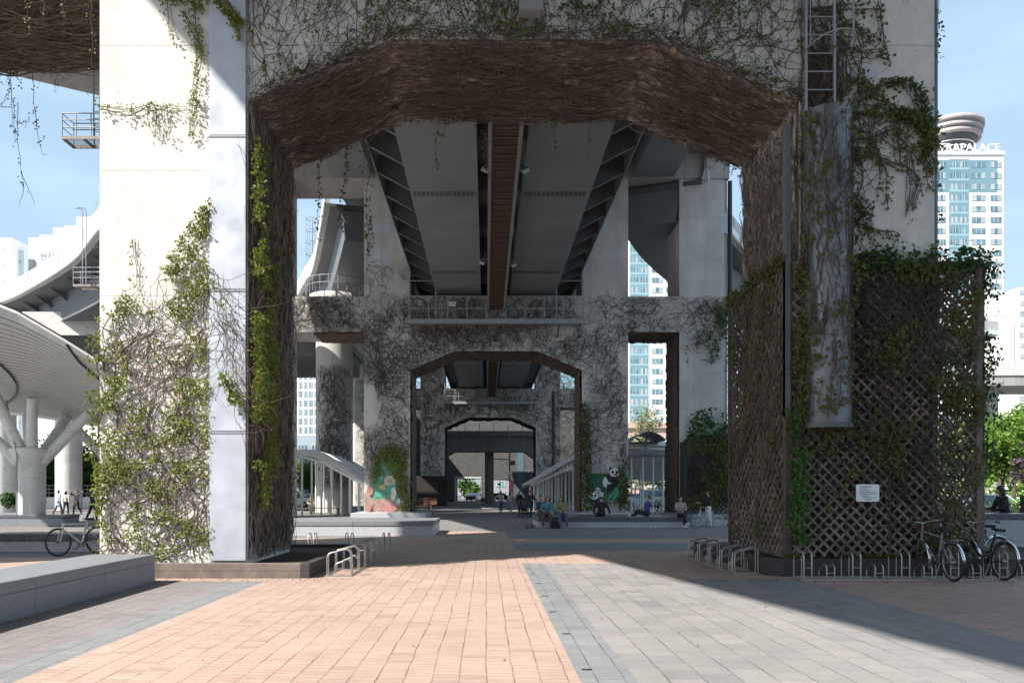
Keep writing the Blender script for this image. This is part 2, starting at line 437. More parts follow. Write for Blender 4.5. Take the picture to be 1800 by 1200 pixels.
# near pier: galvanised cover strip in three sheets, drain pipes, painted patches
for z0, z1 in ((.27, 2.69), (2.70, 5.35), (5.36, 8.24), (8.25, 13.2)):
    m = MB(); m.box(-5.19, -4.515, 14.40, 14.495, z0, z1); m.build('cover_sheet', GALV, p1, bevel=.006)
    m = MB(); m.box(-5.2, -4.51, 14.388, 14.40, z1-.035, z1-.002); m.build('cover_flange', RAIL, p1)
m = MB(); m.tube([(8.52, 14.62, 0.3), (8.52, 14.62, 20)], .065, 10); m.build('drain_pipe', M('pipe_blue_grey', (.12,.14,.17), .5), p1)
m = MB(); m.box(5.94, 6.0, 14.44, 14.5, 5.6, 13); m.build('edge_channel', CON3, p1)
PATCH = M('repair_mortar', (.50, .53, .58), .8, 0, .06, 2)
def patch(par, x0, x1, z0, z1, Y):
    m = MB(); m.box(x0, x1, Y-.004, Y+.01, z0, z1); m.build('repair_patch', PATCH, par)
for px0, px1, py0, py1 in ((1495,1542,118,140),(1592,1612,140,168),(1600,1618,300,345),(1585,1600,-5,8)):
    a = P(px0, py1, 14.5); b = P(px1, py0, 14.5); patch(p1, a.x, b.x, a.z, b.z, 14.5)
for px0, px1, py0, py1 in ((648,658,437,463),(671,682,443,463),(1240,1250,290,335),(1266,1279,375,410),(1068,1073,430,480),(1064,1070,375,400),(657,686,394,410)):
    a = P(px0, py1, 46.5); b = P(px1, py0, 46.5); patch(p2, a.x, b.x, a.z, b.z, 46.5)
m = MB(); a = P(1284, 865, 46.5); m.tube([(a.x, 46.6, .3), (a.x, 46.6, 20.4)], .14, 10); m.build('drain_pipe', DARK, p2)
m = MB(); a = P(973, 865, 87.7); m.tube([(a.x, 87.6, .3), (a.x, 87.6, 13)], .14, 10); m.build('drain_pipe', DARK, p3)

# ------------------------------------------------------------------ main viaduct: two steel boxes, slab, brackets
dk = thing('steel_viaduct', 'grey twin box girder viaduct overhead running away through the arches', 'viaduct')
Y0, Y1 = -25, 118
m = MB(); m.prism([(-4.42,15.2),(5.60,15.2),(5.60,15.85),(-4.42,15.85)], 'y', Y0, Y1); m.build('deck_slab', CON3, dk)
for x0, x1 in ((-3.0, -.39), (1.48, 4.13)):
    m = MB(); m.prism([(x0,13.62),(x1,13.62),(x1,15.19),(x0,15.19)], 'y', Y0, Y1); g = m.build('box_girder', STEEL, dk)
    m = MB(); m.box(x0-.06, x1+.06, Y0, Y1, 13.58, 13.617); m.build('bottom_flange', STEEL, g)
    for ys in (31.0, 42.0, 62, 73, 100):
        m = MB()
        n = 14; ww = (x1-x0-.1)/n
        for i in range(n):
            m.box(x0+.05+i*ww, x0+.05+(i+.62)*ww, ys-.22, ys+.22, 13.555, 13.579)
        m.build('splice_plate', STEELD, g)
for i in range(44):
    y = 14.3 + 2.4*i
    for s, xg, xe in ((-1, -3.0, -4.38), (1, 4.13, 5.56)):
        m = MB(); m.prism([(xg,13.75),(xe,14.5),(xe,15.19),(xg,15.19)], 'y', y-.02, y+.02)
        m.beam((xg, y, 13.73), (xe, y, 14.48), .16, .03, (0,0,1)); m.build('bracket', STEELD, dk)
for xe, s in ((-4.42, -1), (5.60, 1)):
    m = MB(); m.box(xe-.02, xe+.02, Y0, Y1, 14.42, 15.9); m.build('edge_fascia', STEEL, dk)
for y in np.arange(18, 116, 4.6):
    m = MB(); m.box(-.36, 1.45, y-.05, y+.05, 14.0, 15.1); m.build('cross_frame', STEELD, dk)
# maintenance gantries hung between the boxes
for a, b, lab in ((17.9, 45.3, 'brown ribbed maintenance walkway hung under the viaduct between first and second pier'),
                  (50.0, 86.6, 'brown ribbed maintenance walkway hung under the viaduct beyond the second pier')):
    g = thing('maintenance_walkway', lab, 'walkway', (.57, a, 12.3))
    m = MB(); m.box(-.40, .40, 0, b-a, 0, .06)
    for y in np.arange(.3, b-a, .62): m.box(-.40, .40, y, y+.07, -.05, 0)
    for y in np.arange(.1, b-a, .155): m.box(-.40, .40, y, y+.035, -.018, -.001)
    m.build('floor_panel', BROWN, g)
    for x in (-.46, .46):
        m = MB(); m.box(x-.06, x+.06, 0, b-a, -.08, .32)
        for y in np.arange(.5, b-a, 3.1): m.box(x-.03, x+.03, y, y+.06, .32, 2.85)
        m.build('side_rail', STEEL, g)
FLD = M('floodlight_case', (.42,.42,.40), .5)
fl0 = thing('floodlight', 'pale floodlight clamped high beside the brown walkway, upper left', 'floodlight', group='floodlights along the walkway')
m = MB(); m.box(-.12, .12, -.28, .28, -.06, .06); m.build('lamp_housing', FLD, fl0, bevel=.02)
m = MB(); m.box(-.09, .09, -.24, .24, -.066, -.0605); m.build('lens', M('lamp_glass', (.25,.26,.27), .15), fl0)
m = MB(); m.tube([(0,0,.05),(0,0,.45)], .025, 6); m.build('bracket', DARK, fl0)
for i, (px, py, lab) in enumerate(((855,297,None),(921,298,'pale floodlight clamped high beside the brown walkway, upper right'),
        (849,460,'pale floodlight beside the brown walkway nearer the second pier, lower left'),(901,464,'pale floodlight beside the brown walkway nearer the second pier, lower right'))):
    Y = 12.45-CH; Y = (12.45-CH)*F/(VY-py); p = P(px, py, Y)
    o = fl0 if i == 0 else dup(fl0, p, None, lab)
    o.location = p; o.rotation_euler = (R(35), R(25 if i % 2 == 0 else -25), 0)

# ------------------------------------------------------------------ upper deck, ramps
ud = thing('upper_deck', 'wide upper highway deck over the top of the piers casting the shade', 'highway deck')
ul = lambda y: -13.58-.186*y
m = MB(); m.prism([(ul(-32),-32),(ul(31),31),(-24.2,37.2),(-19.6,39.9),(-13,46.2),(-10.9,50.5),(-10.0,54),(-10.0,82),(-45,82),(-45,112),(10,112),(10,54.5),(13.5,54.5),(14,46),(14,-32)], 'z', 22.02, 22.7)  # far part past the second pier lengthened and widened left to shade the far end
m.build('deck_slab', CON3, ud)
for x in (-8, -2, 4, 10):
    m = MB(); m.box(x-1.2, x+1.2, -32, 13.9, 20.4, 22.01); m.build('girder', STEEL, ud)
    m = MB(); m.box(x-1.2, x+1.2, 18.2, 45.9, 20.4, 22.01); m.build('girder', STEEL, ud)
def smooth_path(pts, n=8):
    out = []
    for i in range(len(pts)-1):
        p0 = pts[max(i-1,0)]; p1_ = pts[i]; p2_ = pts[i+1]; p3_ = pts[min(i+2, len(pts)-1)]
        for k in range(n):
            t = k/n
            out.append(tuple(.5*((2*b)+(c-a)*t+(2*a-5*b+4*c-d)*t*t+(3*b-a-3*c+d)*t**3) for a,b,c,d in zip(p0,p1_,p2_,p3_)))
    out.append(tuple(pts[-1])); return out
FASC = M('parapet_concrete', (.55,.53,.50), .8, 0, .1, 2, dirt=.2)
BARR = M('sound_barrier_panel', (.40,.38,.37), .6, 0, .12, 3)
def ramp(name, label, edge, side, width, boxes, teeth=True):
    """edge: outer parapet top line; the deck lies to the side (+1 right of travel)"""
    t = thing(name, label, 'highway ramp')
    q = lambda sec: [(side*a, b) for a, b in sec]
    m = MB(); m.sweep(edge, q([(0,-1.55),(0,0),(.14,0),(.14,-1.0),(.3,-1.55)])); m.build('parapet', FASC, t)
    m = MB(); m.sweep(edge, q([(-.03,-1.02),(-.12,-1.05),(-.12,-1.5),(-.03,-1.56)])); m.build('kerb', WHITE, t)
    for i in range(0, len(edge)-1, 2):
        m = MB(); a = Vector(edge[i]); m.box(a.x-.03, a.x+.03, a.y-.06, a.y-.0, a.z-1.0, a.z+.05); m.build('parapet_post', BARR, t)
    m = MB(); m.sweep(edge, q([(.3,-1.56),(width,-1.56),(width,-1.95),(2.2,-1.95),(.3,-1.72)])); m.build('deck_slab', STEELD, t)
    for a, b in boxes:
        m = MB(); m.sweep(edge, q([(a-.25,-1.96),(b+.25,-1.96),(b,-3.9),(a,-3.9)])); g = m.build('box_girder', STEELR, t)
        m = MB(); m.sweep(edge, q([(a-.1,-3.91),(b+.1,-3.91),(b+.1,-3.95),(a-.1,-3.95)])); m.build('bottom_flange', STEELR, g)
    a = boxes[0][0]
    for i in range(0, len(edge)-1 if teeth else 0, 2):
        m = MB(); e0 = Vector(edge[i]); e1 = Vector(edge[i+1]); tt = Vector((e1.x-e0.x, e1.y-e0.y, 0)).normalized()
        nr = Vector((tt.y, -tt.x, 0))*side
        A = e0+nr*(a-.02)+Vector((0,0,-2.75)); B = e0+nr*.5+Vector((0,0,-1.8)); D = e0+nr*(a-.2)+Vector((0,0,-1.97))
        m.poly([A+tt*.03, B+tt*.03, D+tt*.03, A-tt*.03, B-tt*.03, D-tt*.03], [(0,1,2),(5,4,3),(0,3,4,1),(1,4,5,2),(2,5,3,0)])
        m.build('bracket', STEELD, t)
    return t
eA = smooth_path([(-21.0,45.0,20.1),(-24.9,49.1,19.6),(-29.3,54.6,19.5),(-36.2,61.5,19.5),(-42.2,66.6,19.5),(-52,72,19.3),(-64,76,19)], 5)
rA = ramp('curved_ramp', 'curved ramp sweeping behind the sunlit left pier, pale parapet and twin girders', eA, 1, 10.6, [(2.0,4.8),(7,9.6)])
eB = smooth_path([(-10.6,50.7,22.2),(-11.5,54,22.1),(-14.6,65,22),(-16.6,70,22),(-20,78,22),(-27,88,21.6),(-38,97,21),(-52,103,20.5)], 5)
rB = ramp('curved_ramp', 'curved ramp seen through the left gap between first and second piers', eB, 1, 10, [(1.3,5.6)], False)
eC = smooth_path([(13.2,46,21.9),(15.2,51,21.9),(18.2,56.5,21.8),(22.5,63,21.6),(29,70,21.3),(40,78,20.8),(56,84,20.2)], 5)
rC = ramp('curved_ramp', 'dark curved ramp crossing the right upper opening of the second pier', eC, -1, 6.6, [(1.8,5.0)], False)

# round columns
def column(x, y, r, z1, label, cap=True):
    m = MB(); m.lathe([(r*1.0,0),(r,z1)], (x,y,0), 32)
    t = thing('round_column', label, 'column', (0,0,0), group='round ramp columns')
    m.build('shaft', CONW if x < -20 else CON2, t)
    if cap:
        m = MB(); m.lathe([(r,0),(r*1.35,.5),(r*1.35,1.2),(0.01,1.2)], (x,y,z1+.001), 32); m.build('cap', CON2, t)
    return t
def colpx(pxc, wpx, Y, z1, label, cap=True):
    return column((pxc-VX)/F*Y, Y, wpx/2/F*Y, z1, label, cap)
c1 = colpx(121, 43, 68, 15.4, 'pale round column behind the branching canopy column, by the group of people', False)
c2 = colpx(6, 40, 60, 15.4, 'pale round column at the left edge behind the branching canopy column', False)
c3 = colpx(588, 64, 60, 15.6, 'ivy covered round column behind the left shelter, lit at its top')
pr = thing('cap_railing', 'thin railing ring on top of the ivy covered round column', 'railing')
m = MB(); c = ((588-VX)/F*60, 60, 16.85)
for h in (.55, 1.1): m.tube([(c[0]+2.2*math.cos(a), 60+2.2*math.sin(a), c[2]+h) for a in np.linspace(0, 2*math.pi, 24, False)], .03, 5, closed=True)
m.build('rail', RAIL, pr)
for a in np.linspace(0, 2*math.pi, 20, False):
    m = MB(); m.tube([(c[0]+2.2*math.cos(a), 60+2.2*math.sin(a), c[2]), (c[0]+2.2*math.cos(a), 60+2.2*math.sin(a), c[2]+1.1)], .025, 5); m.build('post', RAIL, pr)

t = thing('lower_ramp', 'dark low ramp crossing behind the left gap of the second pier', 'highway ramp')
m = MB(); m.box(-70, -12.4, 63, 79, 14.6, 15.3); m.build('deck_slab', CON3, t)
for y in (66, 74.5):
    m = MB(); m.prism([(y-2.2,14.59),(y+2.2,14.59),(y+1.6,12.9),(y-1.6,12.9)], 'x', -70, -12.6); m.build('box_girder', STEELD, t)
m = MB(); m.box(-70, -12.4, 62.8, 63, 14.4, 16.3); m.build('parapet', FASC, t)

# inspection platforms in front of beams 2 and 3
def inspection(k, label, text):
    Y, xc = PORT[k]; x0, x1 = xc-HW+.02, xc+HW-.05; y0 = Y-1.15
    t = thing('inspection_platform', label, 'platform')
    m = MB(); m.box(x0, x1, y0, Y-.005, 11.62, 11.70); m.box(x0, x1, y0-.06, y0, 11.5, 11.78); m.build('floor', RAIL, t)
    for x in np.linspace(x0+.2, x1-.2, 9):
        m = MB(); m.beam((x, Y-.01, 10.95), (x, y0+.05, 11.55), .08, .1); m.build('strut', STEELD, t)
    for x in list(np.linspace(x0+.04, x1-.04, 10))+[x0+1.6, x1-1.6]:
        m = MB(); m.box(x-.03, x+.03, y0-.03, y0+.03, 11.7, 14.9 if x < x0+1.7 and (x < x0+.1 or x > x0+1.5) or x > x1-.1 or abs(x-x1+1.6) < .01 else 13.15); m.build('post', RAIL, t)
    m = MB()
    for z in (12.4, 13.12): m.box(x0, x1, y0-.02, y0+.02, z-.025, z+.025)
    for xa, xb in ((x0, x0+1.6), (x1-1.6, x1)):
        m.box(xa, xb, y0-.02, y0+.02, 14.0, 14.05); m.box(xa, xb, y0-.02, y0+.02, 14.85, 14.9)
    m.build('rail', RAIL, t)
    m = MB()
    for x in np.arange(x0+.1, x1, .3): m.box(x-.004, x+.004, y0-.004, y0+.004, 11.78, 13.1)
    m.build('mesh_wire', RAIL, t)
    if text:
        c = P(795, 534, y0-.05); m = MB(); m.box(c.x-.2, c.x+.2, y0-.05, y0-.03, c.z-.12, c.z+.12); s = m.build('sign_plate', WHITE, t)
        txt(text, (c.x, y0-.055, c.z-.075), .2, DARK, s, 'lettering')
    return t
def txt(s, loc, size, mat, par, name='lettering', rot=(R(90),0,0), align='CENTER', ext=.002, bold=0, sx=1.0):
    cu = bpy.data.curves.new(name, 'FONT'); cu.body = s; cu.size = size; cu.extrude = ext; cu.align_x = align; cu.offset = bold
    o = bpy.data.objects.new(name, cu); C.objects.link(o)
    dg = bpy.context.evaluated_depsgraph_get()
    me = bpy.data.meshes.new_from_object(o.evaluated_get(dg)); bpy.data.objects.remove(o)
    me.materials.clear(); me.materials.append(mat)
    q = bpy.data.objects.new(name, me); C.objects.link(q); q.location = loc; q.rotation_euler = rot; q.scale = (sx,1,1)
    if par: q.parent = par
    return q
inspection(2, 'railed inspection platform across the beam of the second pier', 'C35')
inspection(3, 'railed inspection platform across the beam of the third pier', None)

# lamps on the beams
def beam_lamp(px, py, Y, s, label):
    p = P(px, py, Y)
    t = thing('beam_lamp', label, 'lamp', (p.x, Y, p.z))
    m = MB(); m.box(-.22*s, .22*s, -.4*s, -.1*s, -.09*s, .09*s); m.build('lamp_housing', STEEL, t, bevel=.02*s)
    m = MB(); m.box(-.18*s, .18*s, -.37*s, -.13*s, -.11*s, -.092*s); m.build('lens', M('lamp_glass', (.25,.26,.27), .15), t)
    m = MB(); m.beam((0,0,.04*s), (0,-.12*s,.04*s), .06*s, .06*s); m.tube([(0,-.05*s,.04*s),(0,-.05*s,.5*s)], .02*s, 6); m.build('bracket', DARK, t)
beam_lamp(932, 30, 14.5, 1.0, 'flat grey lamp bracketed to the near ivy covered beam at top')
beam_lamp(872, 606, 46.5, 1.2, 'small grey lamp on the second pier just above its arch')
# far beam, column and the dark block that closes the view
t = thing('far_pier', 'plain stained concrete crosshead pier with a single round column at the far end', 'bridge pier')
m = MB(); m.prism([(-7,9.95),(9,9.95),(9,6.2),(6.6,6.2),(5.2,7.15),(-4.4,7.15),(-5.6,6.4),(-7,6.4)], 'y', 105, 108.5); m.build('crosshead', CON3, t)
m = MB(); m.lathe([(.62,0),(.62,7.2)], (.4,106.7,0), 24); m.build('shaft', CON3, t)
m = MB(); m.box(-6.9, 8.9, 104.6, 104.9, 9.25, 9.4)
for x in np.linspace(-6.8, 8.8, 9): m.box(x-.04, x+.04, 104.7, 104.8, 9.4, 10.9)
m.build('inspection_rail', RAIL, t)
wallm = M('grey_tile_wall', (.10,.10,.098), .6, 0, .2, 1.5)
t = thing('underpass_building', 'grey block with a drive through opening closing the far end of the underpass', 'building')
m = MB(); Yb = 124
a = P(801, 840, Yb); b = P(846, 840, Yb); c_ = P(868, 842, Yb); d = P(903, 842, Yb)
m.box(-22, a.x, Yb, Yb+9, 0, 16); m.box(a.x, b.x, Yb, Yb+9, a.z, 16); m.box(b.x, c_.x, Yb, Yb+9, 0, 16); m.box(c_.x, d.x, Yb, Yb+9, c_.z, 16); m.box(d.x, 22, Yb, Yb+9, 0, 16)
m.box(-13, -11.4, 92, Yb-.05, 0, 14); m.box(14.6, 16, 92, Yb-.05, 0, 14)  # hidden side walls, added to darken the far end
m.build('wall', wallm, t)
m = MB(); m.box(a.x-.15, a.x, Yb-.05, Yb, 0, a.z); m.box(a.x-.15, b.x, Yb-.05, Yb, a.z, a.z+.18); m.build('opening_frame', WHITE, t)
m = MB(); m.box(d.x+.6, d.x+1.6, Yb-.04, Yb, .3, 8); m.build('window', M('blue_glass', (.12,.18,.22), .15), t)
# ------------------------------------------------------------------ climbing vines: stems and leaves as real geometry
def A3(v): return np.asarray(v, float)
def strands(m, O, U, V, N, uv, ang, K, step, wob, rad, inside=None, off=(.015, .05), full=False, hang=0):
    """random walks on a plane, all walked together; each becomes a thin ridge (or full tube) of stem"""
    O, U, V, N = A3(O), A3(U), A3(V), A3(N); uv = np.array(uv, float); n = len(uv)
    if n == 0: return None
    a = np.array(ang, float).copy(); a0 = a.copy(); st = np.broadcast_to(np.asarray(step, float), (n,))
    pts = np.zeros((K+1, n, 2)); pts[0] = uv; alive = np.ones(n, bool); last = np.zeros(n, int); w_ = np.zeros(n)
    for k in range(1, K+1):
        w_ = .6*w_ + rng.normal(0, wob, n); a = a + w_ + (a0-a)*.06
        nx = pts[k-1] + np.stack([np.cos(a), np.sin(a)], 1)*st[:, None]
        ok = alive.copy()
        if inside is not None: ok &= inside(nx[:, 0], nx[:, 1])
        alive = ok
        pts[k] = np.where(alive[:, None], nx, pts[k-1]); last = np.where(alive, k, last)
    o_ = rng.uniform(off[0], off[1], n)
    wv = rng.uniform(0, 6.28, n)
    oo = o_[None] * (1 + .5*np.sin(wv[None] + np.arange(K+1)[:, None]*.9))
    p3 = O + pts[..., :1]*U + pts[..., 1:]*V + oo[..., None]*N
    tg = np.zeros_like(p3); tg[:-1] = p3[1:]-p3[:-1]; tg[-1] = tg[-2]
    for k in range(1, K+1):
        z = np.linalg.norm(tg[k], axis=1) < 1e-6; tg[k][z] = tg[k-1][z]
    tg /= np.maximum(np.linalg.norm(tg, axis=2, keepdims=True), 1e-9)
    sd = np.cross(np.broadcast_to(N, tg.shape), tg); sd /= np.maximum(np.linalg.norm(sd, axis=2, keepdims=True), 1e-9)
    r = np.asarray(rad)*np.ones(n); kk = np.arange(K+1)[:, None]
    rr = r[None]*(1-.65*kk/np.maximum(last[None], 1)); rr = np.maximum(rr, r[None]*.25)
    up = N*1.2
    V3 = np.stack([p3+sd*rr[..., None], p3+up*rr[..., None], p3-sd*rr[..., None]], 2)   # K+1,n,3,3
    idx = (np.arange(K+1)[:, None, None]*n + np.arange(n)[None, :, None])*3 + np.arange(3)[None, None]
    fs = []
    for i, j in ((0,1),(1,2)) + (((2,0),) if full else ()):
        f = np.stack([idx[:-1,:,i], idx[:-1,:,j], idx[1:,:,j], idx[1:,:,i]], -1)
        fs.append(f)
    keep = np.arange(1, K+1)[:, None] <= last[None]
    F_ = np.concatenate([f[keep] for f in fs])
    if len(F_): m.arr(V3.reshape(-1, 3), F_, 0, True)
    return p3, last
def leaves(m, Pn, N, size, cl=3, droop=.5, spread=1.0, out=.05):
    """clusters of small folded four point leaflets"""
    Pn = A3(Pn); n = len(Pn)
    if n == 0: return
    N = np.broadcast_to(A3(N), Pn.shape)
    size = np.broadcast_to(np.asarray(size, float), (n,))
    Pn = np.repeat(Pn, cl, 0); N = np.repeat(N, cl, 0); s = np.repeat(size, cl)*rng.uniform(.6, 1.25, n*cl)
    q = n*cl
    up = np.tile(A3((0,0,1)), (q,1)); al = np.abs(N[:,2]) > .9; up[al] = (0,1,0)
    sd = np.cross(N, up); sd /= np.linalg.norm(sd, axis=1, keepdims=True)
    upp = np.cross(sd, N)
    th = rng.uniform(-math.pi, math.pi, q)*spread - math.pi/2
    d = sd*np.cos(th)[:,None] + upp*np.sin(th)[:,None] + N*rng.uniform(-.2, .75, q)[:,None] - np.array([0,0,1.])*droop
    d /= np.linalg.norm(d, axis=1, keepdims=True)
    nn = N + rng.normal(0, .45, (q,3)); nn -= d*(nn*d).sum(1, keepdims=True); nn /= np.linalg.norm(nn, axis=1, keepdims=True)
    e = np.cross(d, nn)
    b = Pn + rng.normal(0, 1, (q,3))*(s*.45)[:,None] + N*(rng.uniform(0, 1, q)*out)[:,None]
    L = s[:,None]; wd = (s*rng.uniform(.30, .42, q))[:,None]; f = (s*.10)[:,None]
    v = np.stack([b, b+d*L*.35+e*wd+nn*f, b+d*L*.75+e*wd*.55+nn*f*.6, b+d*L, b+d*L*.75-e*wd*.55+nn*f*.6, b+d*L*.35-e*wd+nn*f], 1)
    i = np.arange(q)[:,None]*6
    m.arr(v.reshape(-1,3), np.concatenate([i+np.array([[0,1,2,3]]), i+np.array([[0,3,4,5]])]), 0, False)
def sample(n, x0, x1, y0, y1, dens):
    out = np.zeros((0,2))
    for _ in range(30):
        q = np.stack([rng.uniform(x0,x1,n*2), rng.uniform(y0,y1,n*2)], 1)
        k = rng.uniform(0,1,len(q)) < dens(q[:,0], q[:,1]); out = np.concatenate([out, q[k]])
        if len(out) >= n: break
    return out[:n]
X1, Z1, YN = (1,0,0), (0,0,1), (0,-1,0)
def pxf(Y):
    return lambda u, v: (VX + u*F/Y, VY - (v-CH)*F/Y)
def vine(name, label, stems=None, lv=None, mat=None, matm=None, stemm=None, leafm=None, cat='climbing vine', group=None):
    t = thing(name, label, cat, group=group)
    if mat is not None: mat.build('stem_mat', matm or MATB, t, fix=False)
    if stems is not None and stems.n: stems.build('stems', stemm or STEM, t, fix=False)
    for q, mm in (lv or []):
        if q.n: q.build('foliage', mm, t, fix=False)
    return t
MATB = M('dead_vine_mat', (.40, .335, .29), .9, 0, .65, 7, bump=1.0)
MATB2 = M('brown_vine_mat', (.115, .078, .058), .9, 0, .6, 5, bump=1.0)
MATBD = M('dark_vine_shade_mat', (.032, .024, .02), .9, 0, .5, 9, bump=1.0)  # dead vine, and the darkness behind the big trellis
def matsheet(m, corners, nu, nv, N, amp=.05, base=.02, edge=0):
    """lumpy mat of dead stems over a quad, real relief, pulled back to the wall at its rim"""
    a, b, c, d = [A3(q) for q in corners]
    u = np.linspace(0,1,nu+1)[:,None,None]; v = np.linspace(0,1,nv+1)[None,:,None]
    p = a*(1-u)*(1-v)+b*u*(1-v)+c*u*v+d*(1-u)*v
    h = base + amp*rng.uniform(0,1,(nu+1,nv+1))
    p = p + A3(N)*h[...,None]
    idx = np.arange((nu+1)*(nv+1)).reshape(nu+1,nv+1)
    f = np.stack([idx[:-1,:-1].ravel(), idx[1:,:-1].ravel(), idx[1:,1:].ravel(), idx[:-1,1:].ravel()],1)
    m.arr(p.reshape(-1,3), f, 0, True)

# ---- near pier: dead brown mats on the arch soffit, haunches and reveals
xl, xr, xa, xb = .70-HW, .70+HW, .70-2.5, .70+2.5
ya, yb = 14.5, 14.5+T
def plane_mat(name, label, corners, nst, wobble, rad, along_u=True, leaf=0, leafm=None, N=None, nu=40, nv=24, stemm=None, K=12, seg=None, hangs=0, matm=None, leafsz=.07):
    a, b, c, d = [A3(q) for q in corners]
    U = b-a; lu = np.linalg.norm(U); U = U/lu; V = d-a; lv_ = np.linalg.norm(V); V = V/lv_
    Nn = A3(N)/np.linalg.norm(N)
    mm = MB(); matsheet(mm, corners, nu, nv, Nn, .05, .015)
    st = MB()
    uv = np.stack([rng.uniform(-.05*lu, lu, nst), rng.uniform(0, lv_, nst)], 1)
    base = 0 if along_u else math.pi/2
    ang = base + rng.normal(0, .18, nst) + math.pi*rng.integers(0, 2, nst)
    s_ = seg or .16
    strands(st, a, U, V, Nn, uv, ang, K, s_*rng.uniform(.7,1.3,nst), wobble, rad*rng.uniform(.5,1.5,nst),
            lambda x, y: (x > -.08) & (x < lu+.08) & (y > -.06) & (y < lv_+.06), (.03, .12))
    k = max(8, nst//28)
    strands(st, a, U, V, Nn, np.stack([rng.uniform(-.05*lu, lu, k), rng.uniform(0, lv_, k)], 1), base + rng.normal(0, .12, k) + math.pi*rng.integers(0, 2, k), 22, .2, .07, rad*rng.uniform(2.2,3.6,k),
            lambda x, y: (x > -.08) & (x < lu+.08) & (y > -.06) & (y < lv_+.06), (.05, .14))
    lf = MB()
    if leaf:
        q = sample(leaf, 0, lu, 0, lv_, lambda x, y: (fbm(x*1.5, y*1.5, 5) > .52)*.9+.1)
        leaves(lf, a+q[:,:1]*U+q[:,1:]*V+Nn*.08, Nn, leafsz, 3)
    return vine(name, label, st, [(lf, leafm or LEAFO)], mm, matm, stemm or STEMB)
plane_mat('dead_vine_mat', 'brown mat of bare vine stems lining the flat ceiling of the near arch',
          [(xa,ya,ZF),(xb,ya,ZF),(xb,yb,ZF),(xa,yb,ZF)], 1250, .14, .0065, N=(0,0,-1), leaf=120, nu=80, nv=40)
for (x0, x1, z0, z1, lab) in ((xl, xa, ZS, ZF, 'bare brown vine stems on the left sloping haunch of the near arch'), (xr, xb, ZS, ZF, 'brown mat of bare vine stems on the right sloping haunch of the near arch')):
    n = Vector((z1-z0, 0, -(x1-x0))); n = n if n.z < 0 else -n
    plane_mat('dead_vine_mat', lab, [(x0,ya,z0),(x1,ya,z1),(x1,yb,z1),(x0,yb,z0)], 760, .16, .0070, N=tuple(n), leaf=90, nu=50, nv=40)
plane_mat('dead_vine_mat', 'dark brown curtain of dead vine on the inner side of the left leg',
          [(xl,ya,.3),(xl,yb,.3),(xl,yb,ZS),(xl,ya,ZS)], 1500, .10, .010, along_u=False, N=(1,0,0), leaf=420, leafm=LEAFO, nu=40, nv=90, K=14)
plane_mat('dead_vine_mat', 'brown curtain of dead vine on the inner side of the right leg above the trellis',
          [(xr,ya,.3),(xr,yb,.3),(xr,yb,ZS),(xr,ya,ZS)], 1150, .18, .0070, along_u=False, N=(-1,0,0), leaf=150, nu=40, nv=90, K=12)
plane_mat('dead_vine_mat', 'brown mat of dead vine under the cross beam left of the sunlit pier',
          [(-13.8,ya,ZMB),(-7.3,ya,ZMB),(-7.3,yb,ZMB),(-13.8,yb,ZMB)], 1700, .12, .009, N=(0,0,-1), leaf=60, nu=60, nv=30)
# bright new leaves up the edge of the left reveal
lf = MB(); st = MB()
def ed(u, v):
    py = VY-(v-CH)*F/ya
    base = np.where(v > 6.2, .35, np.where(v > 3, .9, .8))
    return base*(fbm(u*1.9, v*1.9, 11) > .52)*np.clip(1.15-u/1.5, 0, 1)
q = sample(1150, 0, 2.2, .4, 8.6, ed)
leaves(lf, np.stack([np.full(len(q), xl+.12)+rng.uniform(0,.12,len(q)), ya-.22+q[:,0], q[:,1]], 1), (.7,-.7,0), .072, 4, out=.12)
uv = np.stack([rng.uniform(0,.9,60), rng.uniform(.4,8,60)], 1)
strands(st, (xl+.1,ya,0), (0,1,0), Z1, (1,0,0), uv, rng.normal(math.pi/2,.3,60), 14, .15, .15, .011, off=(.02,.08), full=True)
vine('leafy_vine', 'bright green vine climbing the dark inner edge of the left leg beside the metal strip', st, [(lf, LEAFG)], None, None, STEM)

# ---- near pier: front of the beam and right leg, stems with hanging olive leaves (in the shade)
arch = [(xl,.2),(xl,ZS),(xa,ZF),(xb,ZF),(xr,ZS),(xr,.2)]
px14 = pxf(14.5)
def in_front(u, v):
    return (u > xl-.05) & (u < 8.4) & (v > 5.6) & (v < 13.0) & ~inpoly(u, v, [(xl+.04,0),(xl+.04,ZS-.05),(xa,ZF-.05),(xb,ZF-.05),(xr-.02,ZS-.05),(xr-.02,0)])
def d_beam(u, v):
    x, y = px14(u, v)
    d = np.where(x < 1400, .62, 0.0)
    d = d*(.35+1.1*fbm(u*.8, v*.8, 21))
    d = np.where((x > 470) & (x < 560) & (y > 30) & (y < 200), d*.45, d)
    d = np.where((x > 440) & (x < 640) & (y > 60) & (y < 130), d*.6, d)
    d = np.where((x > 1150) & (x < 1400), d*1.25, d)
    return np.clip(d*in_front(u, v), 0, 1)
st = MB(); lf = MB(); lf2 = MB()
uv = sample(780, xl, xr, 8.7, 12.4, d_beam)
strands(st, (0,14.5,0), X1, Z1, YN, uv, rng.choice([-1,1], len(uv))*math.pi/2+rng.normal(0,.45,len(uv)), 16, .11*rng.uniform(.6,1.3,len(uv)), .22, .0052*rng.uniform(.6,1.9,len(uv)), in_front, (.01,.08))
q = sample(1900, xl, xr, 8.7, 12.2, lambda u, v: np.where(fbm(u*1.4, v*1.4, 31) > .5, .9, .12)*(d_beam(u, v) > .12))
leaves(lf, np.stack([q[:,0], np.full(len(q), 14.5-.07), q[:,1]], 1), YN, .052, 4, out=.1)
